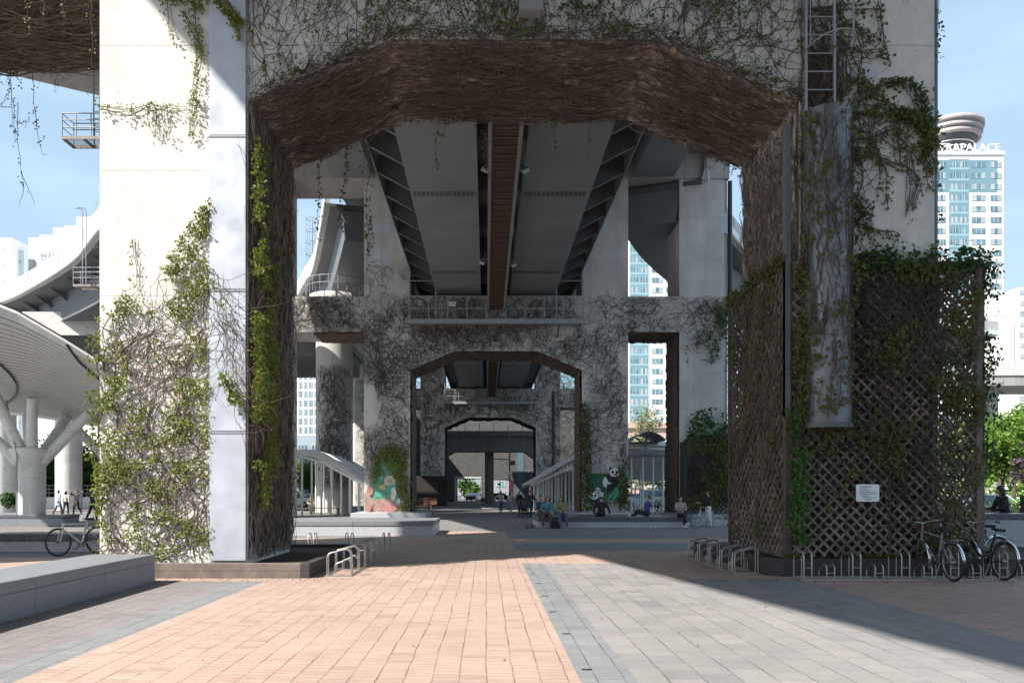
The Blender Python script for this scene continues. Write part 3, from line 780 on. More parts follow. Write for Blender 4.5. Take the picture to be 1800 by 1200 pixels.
q = sample(200, xl, xr, 9.0, 12.2, lambda u, v: np.where(fbm(u*1.0, v*1.0, 33) > .58, 1, .02)*(d_beam(u, v) > .12))
leaves(lf2, np.stack([q[:,0], np.full(len(q), 14.5-.09), q[:,1]], 1), YN, .08, 3, out=.1)
# fringe along the arch edge
for (u0,v0),(u1,v1) in (((xl,ZS),(xa,ZF)),((xa,ZF),(xb,ZF)),((xb,ZF),(xr,ZS))):
    n = int(44*math.hypot(u1-u0,v1-v0)); t_ = rng.uniform(0,1,n)
    uu = u0+(u1-u0)*t_; vv = v0+(v1-v0)*t_+rng.uniform(-.06,.16,n)
    strands(st, (0,14.5,0), X1, Z1, YN, np.stack([uu,vv],1), math.atan2(v1-v0,u1-u0)+rng.normal(0,.5,n), 6, .09, .3, .008, off=(.02,.13))
    leaves(lf, np.stack([uu[::5], np.full(len(uu[::5]),14.42), vv[::5]],1), YN, .06, 3, out=.1)
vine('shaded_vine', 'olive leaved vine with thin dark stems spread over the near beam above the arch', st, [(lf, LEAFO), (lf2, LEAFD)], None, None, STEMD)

# right leg face: stems around the ladder and pipe, green tongues to the right
R_PATH = [  # (pixel path, leaf count, size) on the right leg face
    ([(1400,20),(1500,15),(1540,12),(1546,60),(1555,115)], 90, .075), ([(1480,40),(1520,55),(1545,75)], 50, .07),
    ([(1470,60),(1500,88),(1550,92)], 40, .07), ([(1490,130),(1530,160),(1580,195),(1625,205),(1636,240),(1630,270)], 130, .09),
    ([(1540,150),(1598,140),(1612,160),(1622,190)], 70, .085), ([(1575,200),(1600,205),(1620,225),(1630,260)], 140, .10),
    ([(1500,198),(1550,200),(1590,205)], 60, .075), ([(1555,145),(1590,142)], 25, .07),
    ([(1495,245),(1530,245),(1575,225),(1600,262),(1630,290),(1638,330)], 90, .075), ([(1490,262),(1540,270),(1555,300),(1552,365)], 60, .07),
    ([(1578,228),(1582,295)], 26, .07), ([(1600,265),(1604,330),(1598,380),(1612,330)], 26, .05), ([(1620,200),(1624,270)], 40, .09),
    ([(1490,280),(1530,275),(1560,285)], 30, .06), ([(1500,350),(1520,375),(1530,430)], 60, .07), ([(1470,380),(1540,405),(1575,410)], 50, .07),
    ([(1635,200),(1628,280),(1636,300)], 40, .09), ([(1540,180),(1536,225)], 18, .06), ([(1560,285),(1600,300),(1614,335)], 34, .07)]
def path_vine(st, lf, paths, Y, r=.014, out=.08, jit=9, cl=3, extra=2):
    for pth, nl, sz in paths:
        pp = A3(pth); d = np.concatenate([[0], np.cumsum(np.linalg.norm(np.diff(pp, axis=0), axis=1))])
        for e in range(1+extra):
            s_ = np.linspace(0, d[-1], max(8, int(d[-1]/9)))
            x = np.interp(s_, d, pp[:,0]) + (np.cumsum(rng.normal(0,1.4,len(s_))) if e or 1 else 0); y = np.interp(s_, d, pp[:,1]) + np.cumsum(rng.normal(0,1.2,len(s_)))
            if e: x = x+rng.normal(0,4); y = y+rng.normal(0,4)
            st.tube([P(a, b, Y-.02-.03*rng.uniform()) for a, b in zip(x, y)], list(np.linspace(r*(1 if e == 0 else .6), r*.4, len(s_))), 4, cap=False)
        nl = int(nl*.72); sz = sz*.86; t_ = rng.uniform(0, d[-1], nl)
        x = np.interp(t_, d, pp[:,0])+rng.normal(0,jit*.55,nl); y = np.interp(t_, d, pp[:,1])+np.abs(rng.normal(0,jit,nl))
        leaves(lf, np.stack([(x-VX)/F*Y, np.full(nl, Y-.05), CH+(VY-y)/F*Y], 1), YN, sz, cl, out=out)
st = MB(); lf = MB(); lf2 = MB()
path_vine(st, lf, R_PATH, 14.5)
path_vine(st, lf2, [([(1560,190),(1600,205),(1625,215),(1632,250)], 120, .085), ([(1605,150),(1620,180),(1630,215)], 60, .085)], 14.5, extra=0)
def d_leg(u, v):
    x, y = px14(u, v)
    d = np.where(inpoly(x, y, [(1400,-20),(1485,-20),(1530,60),(1545,300),(1520,450),(1400,460)]), .8, 0)
    d = np.where(inpoly(x, y, [(1485,140),(1600,190),(1600,260),(1540,330),(1490,420)]), .3, d)
    return d*(.3+fbm(u*.9, v*.9, 41))
uv = sample(240, 5.9, 8.4, 5.2, 11.6, d_leg)
strands(st, (0,14.5,0), X1, Z1, YN, uv, rng.choice([-1,1], len(uv))*math.pi/2+rng.normal(0,.5,len(uv)), 14, .11, .2, .010*rng.uniform(.6,1.6,len(uv)), lambda u, v: d_leg(u, v) > .05, (.01,.1))
q = sample(150, 5.9, 8.2, 5.2, 11.6, lambda u, v: d_leg(u, v)*(fbm(u*1.3, v*1.3, 43) > .52))
leaves(lf, np.stack([q[:,0], np.full(len(q), 14.42), q[:,1]], 1), YN, .075, 3, out=.1)
# dense stems on the sliver between reveal and pipe
uv = np.stack([rng.uniform(5.9, 6.6, 420), rng.uniform(4.2, 9.5, 420)], 1)
strands(st, (0,14.5,0), X1, Z1, YN, uv, math.pi/2+rng.normal(0,.25,420), 10, .14, .12, .011, lambda u, v: (u > 5.88) & (u < 6.75), (.01,.1))
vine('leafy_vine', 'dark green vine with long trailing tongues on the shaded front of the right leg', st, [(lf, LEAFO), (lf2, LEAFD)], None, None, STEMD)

# ---- left pier, sunlit front
st = MB(); lf = MB()
GRN = [(168,545),(205,540),(232,505),(236,470),(262,500),(283,470),(302,450),(318,420),(336,402),(352,370),(374,350),(378,600),(345,560),(352,600),(300,620),(240,620),(172,660)]
def d_green(u, v):
    x, y = px14(u, v); d = np.zeros_like(x)
    d = np.where(inpoly(x, y, GRN), .75, d)
    d = np.where(inpoly(x, y, [(172,560),(330,540),(350,590),(290,625),(172,620)]), 1.0, d)
    d = np.where((y > 600) & (y < 985), .55*(fbm(u*1.6, v*1.6, 57) > .45)+.10, d)
    d = np.where((x < 205) & (y > 600), d*1.8+.12, d)
    return d*((x > 171) & (x < 379) & (y < 985))*np.clip(3.2*fbm(u*2.6, v*2.6, 55)-1.25, 0, 1)
q = sample(1750, -7.33, -5.2, .3, 7.2, d_green)
leaves(lf, np.stack([q[:,0], np.full(len(q), 14.5-.06), q[:,1]], 1), YN, .053, 4, out=.09)
def d_st(u, v):
    x, y = px14(u, v)
    d = np.where(y > 610, .8, 0.); d = np.where((y > 560) & (y <= 610), .35, d)
    d = np.where(inpoly(x, y, GRN), .22, d)
    d = np.where(inpoly(x, y, [(175,610),(330,600),(378,560),(378,700),(175,690)]), 1.0, d)
    d = np.where((x > 355) & (y > 470) & (y < 700), 1.0, d)
    return d*((x > 172) & (x < 380) & (y < 990))
uv = sample(430, -7.33, -5.2, .27, 7.0, d_st)
strands(st, (0,14.5,0), X1, Z1, YN, uv, rng.choice([-1,1], len(uv), p=[.35,.65])*math.pi/2+rng.normal(0,.6,len(uv)), 14, .10*rng.uniform(.6,1.3,len(uv)), .25, .0075*rng.uniform(.5,2.0,len(uv)), lambda u, v: (u > -7.34) & (u < -5.19) & (v > .25) & (d_st(u, v) > 0), (.008,.09))
L_PATH = [([(172,186),(230,190),(262,184),(300,188),(330,190)], 70, .055), ([(262,186),(266,225)], 16, .045), ([(276,192),(280,250)], 20, .045), ([(292,188),(298,240)], 18, .045),
    ([(345,0),(352,60),(350,120),(346,180),(340,240)], 190, .055), ([(322,20),(340,60),(356,90)], 60, .055), ([(295,0),(300,40),(308,70)], 30, .045), ([(285,-5),(330,5),(370,10)], 90, .07),
    ([(235,420),(238,470),(244,510)], 26, .05), ([(372,352),(360,400),(345,430)], 60, .075), ([(368,470),(377,500)], 20, .07)]
path_vine(st, lf, L_PATH, 14.5, r=.009, jit=7, extra=1)
# side wall curl on the left edge
q = sample(170, 0, 1.6, 1.5, 4.6, lambda u, v: (fbm(u*1.2+9, v*1.2, 59) > .45)*np.clip(1-u/1.6, 0, 1))
leaves(lf, np.stack([np.full(len(q), .70-HW-LEG-.07), 14.5+q[:,0]-.15, q[:,1]], 1), (-1,-.3,0), .085, 4, out=.12)
strands(st, (.70-HW-LEG,14.5,0), (0,1,0), Z1, (-1,0,0), np.stack([rng.uniform(0,2.5,240), rng.uniform(1.2,4.4,240)], 1), math.pi/2+rng.normal(0,.6,240), 12, .12, .2, .011, lambda u, v: (u > -.02) & (u < 2.9) & (v < 4.8), (.01,.1))
vine('leafy_vine', 'bright green spring vine over the sunlit front of the left pier, bare brown stems below', st, [(lf, LEAFG)], None, None, STEM)
# over the metal strip
st = MB(); lf = MB()
path_vine(st, lf, [([(384,480),(392,520),(405,570)], 20, .06), ([(395,652),(410,690),(428,715)], 90, .08), ([(385,500),(420,525),(436,515)], 4, .05),
    ([(400,5),(412,30),(425,70)], 110, .07), ([(380,0),(400,20),(430,40)], 90, .075), ([(385,560),(415,640),(433,700)], 5, .05)], 14.38, r=.007, jit=6, extra=1)
def d_strip(u, v):
    x, y = px14(u, v); return inpoly(x, y, [(372,470),(392,480),(412,560),(434,700),(424,712),(395,620),(374,560)])*1.0
uv = sample(34, -5.3, -4.5, 3.0, 6.0, d_strip)
strands(st, (0,14.38,0), X1, Z1, YN, uv, -math.pi/2+.35+rng.normal(0,.3,len(uv)), 14, .09, .2, .007, None, (.01,.12), full=True)
vine('trailing_vine', 'loose brown vine stems trailing across the grey metal cover strip of the left pier', st, [(lf, LEAFG)], None, None, STEM)

# ---- strands hanging from the near arch and the left cross beam
st = MB(); lf = MB()
def hanger(st, lf, px, py0, py1, Y, nl, sz=.06, r=.008, dx=0):
    n = max(6, int(abs(py1-py0)/9)); ys = np.linspace(py0, py1, n); xs = px+np.cumsum(rng.normal(0,1.3,n))+np.linspace(0,dx,n)
    yy = Y+np.cumsum(rng.normal(0,.01,n))
    st.tube([P(a,b,c) for a,b,c in zip(xs,ys,yy)], list(np.linspace(r,r*.4,n)), 4, cap=False)
    if nl:
        k = rng.integers(0,n,nl)
        pts = np.array([tuple(P(xs[i]+rng.normal(0,3), ys[i]+rng.normal(0,4), yy[i])) for i in k])
        leaves(lf, pts, YN, sz, 2, out=.04)
for a in ((564,268,420,26),(612,262,400,44),(648,250,470,44),(650,380,450,20),(770,190,290,14),(782,190,240,8),(800,190,215,4),(852,190,280,14),(856,250,300,8),(708,178,215,4),(690,140,170,4),(758,85,185,8),(808,85,150,8),(975,190,270,14),(1040,190,280,12),(1000,60,130,5),(1075,190,215,5),(980,92,130,4),(880,80,180,0),(915,80,150,0),(838,80,170,2),(640,230,300,6)):
    hanger(st, lf, a[0], a[1], a[2], yb-.12 if a[1] > 100 else ya-.05, a[3])
for (u0,v0),(u1,v1) in (((xl,ZS),(xa,ZF)),((xa,ZF),(xb,ZF)),((xb,ZF),(xr,ZS))):
    for i in range(int(9*math.hypot(u1-u0,v1-v0))):
        k = rng.uniform(); X_ = u0+(u1-u0)*k; Z_ = v0+(v1-v0)*k; px_ = VX+X_*F/(yb-.08); py_ = VY-(Z_-CH)*F/(yb-.08)
        hanger(st, lf, px_, py_-3, py_+4+abs(rng.normal(0,9)), yb-.08, int(rng.integers(0,3)), .05, .006, rng.normal(0,6))
vine('hanging_vine', 'thin leafy strands hanging from the back edge of the near arch', st, [(lf, LEAFO)], None, None, STEMD)
st = MB(); lf = MB()
for a in ((12,110,230,14,20),(18,112,250,14,16),(30,180,330,10,10),(38,300,360,2,26),(58,120,220,12,8),(62,190,275,8,8),(40,320,362,0,-8),(2,188,190,0,22),(95,140,160,6,0),(50,205,225,3,-10),(20,160,188,4,-16)):
    hanger(st, lf, a[0], a[1], a[2], yb-.1, a[3], .05, .009, a[4])
for i in range(18): hanger(st, lf, rng.uniform(0,110), 95+rng.uniform(0,10), 110+rng.uniform(0,40), yb-.1, 4, .045, .009, rng.normal(0,25))
for a in ((48,-5,55,10,8),(115,-5,28,4,-3),(160,-5,120,10,6),(78,0,40,3,0)): hanger(st, lf, a[0], a[1], a[2], 14.6, a[3], .055, .009, a[4])
vine('hanging_vine', 'long bare strands dangling against the sky under the left cross beam', st, [(lf, LEAFO)], None, None, STEMD)
# right outer edge whiskers
st = MB(); lf = MB()
for a in ((1649,-5,60,8,2),(1651,70,110,10,3),(1648,200,225,8,0),(1649,300,340,8,2),(1649,370,390,5,1)): hanger(st, lf, a[0], a[1], a[2], 14.6, a[3], .06)
vine('hanging_vine', 'few vine whiskers on the outer right edge of the near pier against the sky', st, [(lf, LEAFD)], None, None, STEMD)

# ---- second pier: dark vein work on pale concrete
STEMN = islandmat('vine_stem_net', (.04, .028, .023), (.13, .095, .078))
px46 = pxf(46.5)
def d_p2(u, v):
    x, y = px46(u, v)
    d = np.where((y > 518) & (y < 912), 1.0, 0.0)
    d = np.where((y > 440) & (y <= 518) & (x > 560), .55*((y-440)/78)**1.2, d)
    d = np.where(inpoly(x, y, [(637,675),(658,680),(664,710),(660,745),(637,752)]), .04, d)
    d = np.where((x > 1196), np.where(y < 600, np.where((y > 520), .9, 0), np.where(y < 625, .25, 0)), d)
    d = np.where((x > 1022) & (y < 520), d*.12, d)
    d = np.where((x > 1085) & (x < 1104) & (y > 600) & (y < 650), .15, d)
    d = np.where((x > 760) & (x < 1020) & (y > 575) & (y < 622), d*.8, d)
    d = np.where((y > 812), np.where((x < 722), .45, .2), d)
    op = inpoly(x, y, [(722,920),(722,660),(800,622),(945,622),(1022,660),(1022,920)]) | inpoly(x, y, [(400,590),(636,590),(636,920),(400,920)]) | inpoly(x, y, [(1105,590),(1195,590),(1195,920),(1105,920)])
    op |= (y < 518) & ~(((x > 637) & (x < 720)) | ((x > 1022) & (x < 1104)))
    return d*~op*((x > 380) & (x < 1285))*np.clip(3.0*fbm(u*.55, v*.55, 72)-.75, .06, 1)
def net(label, d, x0, x1, z0, z1, Y, n, seg, r, K=14, wob=.3, th=.05, leaf=None, stemm=None, name='vine_network'):
    st = MB()
    uv = sample(n, x0, x1, z0, z1, d)
    vert = rng.choice([-1,1], len(uv))*math.pi/2
    fl = fbm(uv[:,0]*.35, uv[:,1]*.35, 71)*math.pi*1.6
    ang = np.where(rng.uniform(0,1,len(uv)) < .6, vert, fl)+rng.normal(0,.35,len(uv))
    strands(st, (0,Y,0), X1, Z1, YN, uv, ang, K, seg*rng.uniform(.6,1.3,len(uv)), wob, r*rng.uniform(.5,1.7,len(uv)), lambda u, v: d(u, v) > th, (.01,.1))
    return vine(name, label, st, leaf or [], None, None, stemm or STEMD)
lf = MB(); lf2 = MB()
q = sample(240, -7.5, -4.5, .5, 5.2, lambda u, v: (lambda x, y: inpoly(x, y, [(650,840),(660,800),(690,775),(715,800),(722,905),(708,905),(700,850),(680,815),(660,850)])*1.0)(*px46(u, v)))
leaves(lf, np.stack([q[:,0], np.full(len(q), 46.35), q[:,1]], 1), YN, .16, 4, out=.2)
q = sample(150, 11, 15.5, 4.5, 14, lambda u, v: (lambda x, y: (inpoly(x, y, [(1212,740),(1235,712),(1260,725),(1290,720),(1292,765),(1210,768)]) | inpoly(x, y, [(1255,540),(1282,535),(1286,590),(1268,600)]))*(fbm(u*.8, v*.8, 73) > .4)*1.0)(*px46(u, v)))
leaves(lf2, np.stack([q[:,0], np.full(len(q), 46.3), q[:,1]], 1), YN, .19, 4, out=.3)
q = sample(330, 5.2, 8.6, .5, 7, lambda u, v: (lambda x, y: inpoly(x, y, [(1018,700),(1034,720),(1040,910),(1018,910)])*1.0+inpoly(x, y, [(1085,830),(1104,800),(1104,905),(1088,905)])*1.0)(*px46(u, v)))
lf3 = MB(); leaves(lf3, np.stack([q[:,0], np.full(len(q), 46.3), q[:,1]], 1), YN, .16, 4, out=.2)
q = sample(110, 11.5, 14.8, 9.4, 11.4, lambda u, v: (fbm(u*1.3, v*.4, 75) > .55)*1.0)
lf4 = MB(); leaves(lf4, np.stack([q[:,0], np.full(len(q), 46.38), q[:,1]], 1), YN, .12, 3, out=.1)
net('dark web of bare vine stems covering the front of the second pier', d_p2, -16, 15, .3, 16.5, 46.5, 4300, .135, .0082, wob=.42, stemm=STEMN,
    leaf=[(lf, LEAFG), (lf2, LEAFD), (lf3, LEAFO), (lf4, LEAFD)])
# brown reveals and soffits of the second pier
xc2 = PORT[2][1]; a2, b2 = 46.5, 49.55; l2, r2, la2, ra2 = xc2-HW, xc2+HW, xc2-2.5, xc2+2.5
mm = MB()
matsheet(mm, [(la2,a2,ZF),(ra2,a2,ZF),(ra2,b2,ZF),(la2,b2,ZF)], 40, 16, (0,0,-1), .12, .03)
matsheet(mm, [(l2,a2,ZS),(la2,a2,ZF),(la2,b2,ZF),(l2,b2,ZS)], 30, 16, (.4,0,-.9), .12, .03)
matsheet(mm, [(r2,a2,ZS),(ra2,a2,ZF),(ra2,b2,ZF),(r2,b2,ZS)], 30, 16, (-.4,0,-.9), .12, .03)
matsheet(mm, [(l2,a2,.3),(l2,b2,.3),(l2,b2,ZS),(l2,a2,ZS)], 16, 60, (1,0,0), .10, .03)
matsheet(mm, [(r2,a2,.3),(r2,b2,.3),(r2,b2,ZS),(r2,a2,ZS)], 16, 60, (-1,0,0), .12, .05)
e0, e1 = r2+LEG, r2+LEG+GAP
matsheet(mm, [(e0,a2,ZMB),(e1,a2,ZMB),(e1,b2,ZMB),(e0,b2,ZMB)], 20, 16, (0,0,-1), .12, .03)
matsheet(mm, [(e1,a2,.3),(e1,b2,.3),(e1,b2,ZMB),(e1,a2,ZMB)], 16, 60, (-1,0,0), .12, .05)
e0, e1 = l2-LEG, l2-LEG-GAP
matsheet(mm, [(e0,a2,ZMB),(e1,a2,ZMB),(e1,b2,ZMB),(e0,b2,ZMB)], 20, 16, (0,0,-1), .12, .03)
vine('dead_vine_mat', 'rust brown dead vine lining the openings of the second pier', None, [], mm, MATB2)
# third pier
px87 = pxf(87.7)
def d_p3(u, v):
    x, y = px87(u, v)
    op = inpoly(x, y, [(782,900),(782,757),(820,738),(905,738),(942,757),(942,900)])
    return 1.0*~op*(y > 640)*(y < 900)*((x > 600) & (x < 1100))*~((y < 675) & (x > 778) & (x < 945))
net('dark vine web covering the third pier', d_p3, -14, 15, .3, 16, 87.7, 3000, .22, .016, K=10, wob=.42, stemm=STEMN)
net('vine web wrapped round the lower half of the left round column', lambda u, v: (lambda x, y: 1.0*(y > 640)*(y < 860)*(x > 558)*(x < 618))(*pxf(58.5)(u, v)), -13, -10, .3, 13, 58.6, 520, .17, .016, K=9)
mm = MB(); x3 = PORT[3][1]; a3, b3 = 87.7, 90.75
matsheet(mm, [(x3-2.5,a3,ZF),(x3+2.5,a3,ZF),(x3+2.5,b3,ZF),(x3-2.5,b3,ZF)], 20, 8, (0,0,-1), .15, .05)
for s in (-1, 1):
    matsheet(mm, [(x3+s*HW,a3,ZS),(x3+s*2.5,a3,ZF),(x3+s*2.5,b3,ZF),(x3+s*HW,b3,ZS)], 20, 8, (-s*.4,0,-.9), .15, .05)
    matsheet(mm, [(x3+s*HW,a3,.3),(x3+s*HW,b3,.3),(x3+s*HW,b3,ZS),(x3+s*HW,a3,ZS)], 8, 30, (-s,0,0), .15, .05)
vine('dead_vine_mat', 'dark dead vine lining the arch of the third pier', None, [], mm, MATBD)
# ------------------------------------------------------------------ trellises round the pier feet
def clip_bar(m, w, h, c, slope, wd, th, O, U, N, dz):
    """one diagonal slat of a w x h panel: line v = slope*u + c"""
    pts = []
    for u in (0, w):
        v = slope*u + c
        if 0 <= v <= h: pts.append((u, v))
    for v in (0, h):
        u = (v - c)/slope
        if 0 < u < w: pts.append((u, v))
    if len(pts) < 2: return
    (a, b), (c2, d) = pts[0], pts[1]
    if math.hypot(a-c2, b-d) < .08: return
    O, U, N = Vector(O), Vector(U), Vector(N); Z = Vector((0,0,1))
    m.beam(O+U*a+Z*b+N*dz, O+U*c2+Z*d+N*dz, wd, th, N)
def trellis_panel(par, O, U, N, w, h, sp=.21, wd=.045, mat=None):
    m = MB()
    k = -w
    while k < h:
        if random.random() > .04: clip_bar(m, w, h, k, 1, wd, .014, O, U, N, .008+random.uniform(-.004,.004)); k += sp*random.uniform(.92,1.08)
    k = 0
    while k < h+w:
        if random.random() > .04: clip_bar(m, w, h, k, -1, wd, .014, O, U, N, .024+random.uniform(-.004,.004)); k += sp*random.uniform(.92,1.08)
    return m.build('lattice_panel', mat or SLAT, par)
TY = 14.38
POSTB = M('brown_post', (.075,.052,.042), .8, 0, .3, 3, bump=.3)
tr = thing('trellis', 'tall dark diagonal timber trellis boxed round the foot of the right leg, vine hung', 'trellis')
zb, zt = .36, 5.88
trellis_panel(tr, (5.72, TY, zb), (1,0,0), (0,-1,0), 1.80, zt-zb-.12)
trellis_panel(tr, (7.56, TY, zb), (1,0,0), (0,-1,0), 1.60, zt-zb-.12)
trellis_panel(tr, (5.66, TY+.06, zb), (0,1,0), (-1,0,0), 3.3, zt-zb-.1, .25, .06)
for x0, x1, y0, y1, z1 in ((5.58, 5.70, TY-.05, TY+.08, zt), (7.52, 7.56, TY-.028, TY+.03, zt-.1), (9.16, 9.27, TY-.03, TY+.08, zt), (9.30, 9.40, TY+.1, TY+.2, zt-.05), (5.60, 5.70, 17.7, 17.8, zt), (9.30, 9.40, 17.7, 17.8, zt)):
    m = MB(); m.box(x0, x1, y0, y1, .1, z1); m.build('post', TIMB if x0 > 9 else POSTB, tr, bevel=.008)
for x0, x1, y0, y1 in ((5.71, 9.15, TY-.02, TY+.06), (5.61, 5.70, TY+.09, 17.69), (9.31, 9.39, TY+.21, 17.69)):
    m = MB(); m.box(x0, x1, y0, y1, zt-.13, zt-.01); m.build('top_rail', SLAT, tr)
# right flank, seen edge on
trellis_panel(tr, (9.35, TY+.22, zb), (0,1,0), (1,0,0), 3.1, zt-zb-.1)
trellis_panel(tr, (5.72, 17.75, zb), (1,0,0), (0,1,0), 3.5, zt-zb-.1)
# vine on the trellis
def onp(n, x0, x1, z0, z1, sd, thr, sc=1.0): return sample(n, x0, x1, z0, z1, lambda u, v: np.clip((fbm(u*sc, v*sc, sd)-thr)*6, 0, 1))
c_nb = P(1522, 866, TY-.06); st = MB(); lf = MB(); lf2 = MB()
q = onp(1500, 5.7, 9.2, .5, 5.8, 81, .42, 1.2); q = q[~((abs(q[:,0]-c_nb.x) < .34) & (abs(q[:,1]-c_nb.z) < .27))]; leaves(lf, np.stack([q[:,0], np.full(len(q), TY-.07), q[:,1]], 1), YN, .075, 3, out=.1)
q = sample(380, 7.0, 9.45, 5.65, 6.05, lambda u, v: .3+.7*(fbm(u*2, v*2, 82) > .4)); leaves(lf2, np.stack([q[:,0], TY+rng.uniform(-.12,.2,len(q)), q[:,1]], 1), (0,-.8,.6), .085, 4, out=.12)
q = sample(430, 9.3, 9.5, 1.0, 5.9, lambda u, v: np.clip((v-.8)/2.5, 0, 1)*(.25+.75*(fbm(u+3, v*1.5, 83) > .45))); leaves(lf2, np.stack([q[:,0]+rng.normal(0,.05,len(q)), TY+rng.uniform(0,.5,len(q)), q[:,1]], 1), (.8,-.6,0), .08, 4, out=.14)
q = sample(160, 8.2, 9.1, 1.0, 5.5, lambda u, v: (fbm(u*2, v*2, 86) > .5)*1.0); leaves(lf2, np.stack([q[:,0], np.full(len(q), TY+.05), q[:,1]], 1), YN, .09, 4, out=.08)
q = sample(140, 5.6, 5.95, .6, 3.2, lambda u, v: (fbm(u*2, v*1.5, 88) > .42)*1.0); leaves(lf2, np.stack([q[:,0], np.full(len(q), TY-.09), q[:,1]], 1), YN, .085, 4, out=.12)
uv = onp(520, 5.7, 9.2, .4, 5.8, 84, .34, .9)
strands(st, (0,TY,0), X1, Z1, YN, uv, math.pi/2+rng.normal(0,.6,len(uv)), 14, .12, .2, .009, lambda u, v: (u > 5.62) & (u < 9.3) & (v > .38) & (v < 5.95), (.0,.09), full=True)
uv = onp(330, 7.0, 8.5, 3.6, 5.9, 85, .2, .9)
strands(st, (0,TY,0), X1, Z1, YN, uv, math.pi/2+rng.normal(0,.7,len(uv)), 14, .12, .2, .010, lambda u, v: (u > 5.62) & (u < 9.3) & (v > .38) & (v < 5.95), (.0,.09), full=True)
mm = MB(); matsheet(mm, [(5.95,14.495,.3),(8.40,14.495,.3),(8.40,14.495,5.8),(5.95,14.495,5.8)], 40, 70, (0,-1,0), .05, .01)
mm.build('shade_backing_mat', MATBD, tr, fix=False)  # dark sheet of dead vine added as the shade behind the lattice
vine('leafy_vine', 'dark vine woven through the big trellis front, thick along its top and right edge', st, [(lf, LEAFO), (lf2, LEAFD)], None, None, STEMD)
st = MB(); lf = MB()
uv = np.stack([rng.uniform(0,3.3,520), .3+5.4*rng.uniform(0,1,520)**.7], 1)
strands(st, (5.64,TY+.06,0), (0,1,0), Z1, (-1,0,0), uv, math.pi/2+rng.normal(0,.35,520), 12, .12, .16, .009, lambda u, v: (u > -.03) & (u < 3.35) & (v > .36) & (v < 5.7), (.0,.10), full=True)
q = sample(520, 0, 3.3, .5, 6.0, lambda u, v: (fbm(u*1.3, v*1.3, 87) > .45)*1.0); leaves(lf, np.stack([np.full(len(q), 5.57), TY+q[:,0], q[:,1]], 1), (-1,-.1,0), .075, 3, out=.08)
q = sample(420, 0, 3.4, 5.72, 6.02, lambda u, v: .35+.65*(fbm(u*2.2, v*2, 89) > .45)); lf2 = MB(); leaves(lf2, np.stack([5.6+rng.uniform(-.08,.12,len(q)), TY+q[:,0], q[:,1]], 1), (-.8,-.3,.5), .075, 3, out=.1)
m = MB(); m.box(5.55, 5.72, TY-.06, 17.85, zt-.02, zt+.05); m.build('cap_rail', POSTB, tr)
lf.v += []; vine('leafy_vine', 'leafy fringe along the top rail of the big trellis left side', None, [(lf2, LEAFO)])
vine('dead_vine_mat', 'brown vine thatch over the left side of the big trellis', st, [(lf, LEAFO)], None, None, STEMB)
# galvanised drain trough in front of the trellis
gp = thing('drain_cowl', 'big grey half round concrete drain cowl ending in mid air above the notice', 'drain pipe')
cx, cy, rr = 6.36, 14.36, .42
m = MB()
a_ = np.linspace(math.pi, 2*math.pi, 21)
outer = [(cx+rr*math.cos(t), cy+rr*1.05*math.sin(t)) for t in a_]
prof = outer + [(cx+rr, cy+.1), (cx-rr, cy+.1)]
m.prism(prof, 'z', 2.82, 8.62); m.build('shell', M('cowl_concrete', (.19,.195,.205), .42, .35, .25, 2.4, dirt=.6), gp)
m = MB(); m.prism([(cx+(rr+.03)*math.cos(t), cy+(rr*1.05+.03)*math.sin(t)) for t in a_], 'z', 2.74, 2.83); m.build('lower_rim', STEELD, gp)
m = MB(); m.prism([(cx-rr-.36, cy-.05), (cx-rr-.27, cy-.05), (cx-rr-.27, cy+.1), (cx-rr-.36, cy+.1)], 'z', 2.95, 8.4); m.build('side_flange', STEELD, gp)
st = MB(); lf = MB()
n = 620; th = rng.uniform(math.pi*1.02, 1.98*math.pi, n); zz = rng.uniform(3.0, 8.6, n); k = fbm(th*1.4, zz*.9, 91) > .45; th, zz = th[k], zz[k]
nn = np.stack([np.cos(th), np.sin(th), 0*th], 1); leaves(lf, np.stack([cx+(rr+.04)*np.cos(th), cy+(rr*1.05+.04)*np.sin(th), zz], 1), nn, .08, 3, out=.1)
n = 260
for i in range(n):
    t = rng.uniform(math.pi*1.0, 2*math.pi); z = rng.uniform(4.2, 8.6) if i > 50 else rng.uniform(2.9, 8); pts = []
    t += .0
    for j in range(9):
        pts.append((cx+(rr+.02+.02*rng.uniform())*math.cos(t), cy+(rr*1.05+.02+.02*rng.uniform())*math.sin(t), z)); z -= rng.uniform(.02,.13); t += rng.normal(0,.05); t = min(max(t, math.pi), 2*math.pi)
    st.tube(pts, rng.uniform(.004,.009), 4, cap=False)
vine('leafy_vine', 'vine creeping over the grey drain cowl', st, [(lf, LEAFO)], None, None, STEMD)
# caged ladder on the right leg
ld = thing('caged_ladder', 'grey steel ladder with safety cage bolted to the upper right leg', 'ladder')
xa_, xb_ = P(1417,0,14.3).x, P(1467,0,14.3).x
for x in (xa_, xb_):
    m = MB(); m.box(x-.02, x+.02, 14.28, 14.33, 8.55, 14); m.build('rail', RAIL, ld)
for i in range(16):
    m = MB(); m.tube([(xa_, 14.305, 8.7+i*.34), (xb_, 14.305, 8.7+i*.34)], .014, 6); m.build('rung', RAIL, ld)
m = MB()
hc = (xa_+xb_)/2+.12
for z in (9.75, 11.6, 13.2): m.tube([(hc-.40+.0*i, 14.3, z) for i in (0,)] + [(hc+.42*math.cos(t), 14.3+.72*math.sin(t), z) for t in np.linspace(math.pi, 2*math.pi, 14)], .016, 5)
for t in np.linspace(math.pi*1.1, 1.9*math.pi, 4): m.tube([(hc+.42*math.cos(t), 14.3+.72*math.sin(t), 9.75), (hc+.42*math.cos(t), 14.3+.72*math.sin(t), 14)], .010, 5)
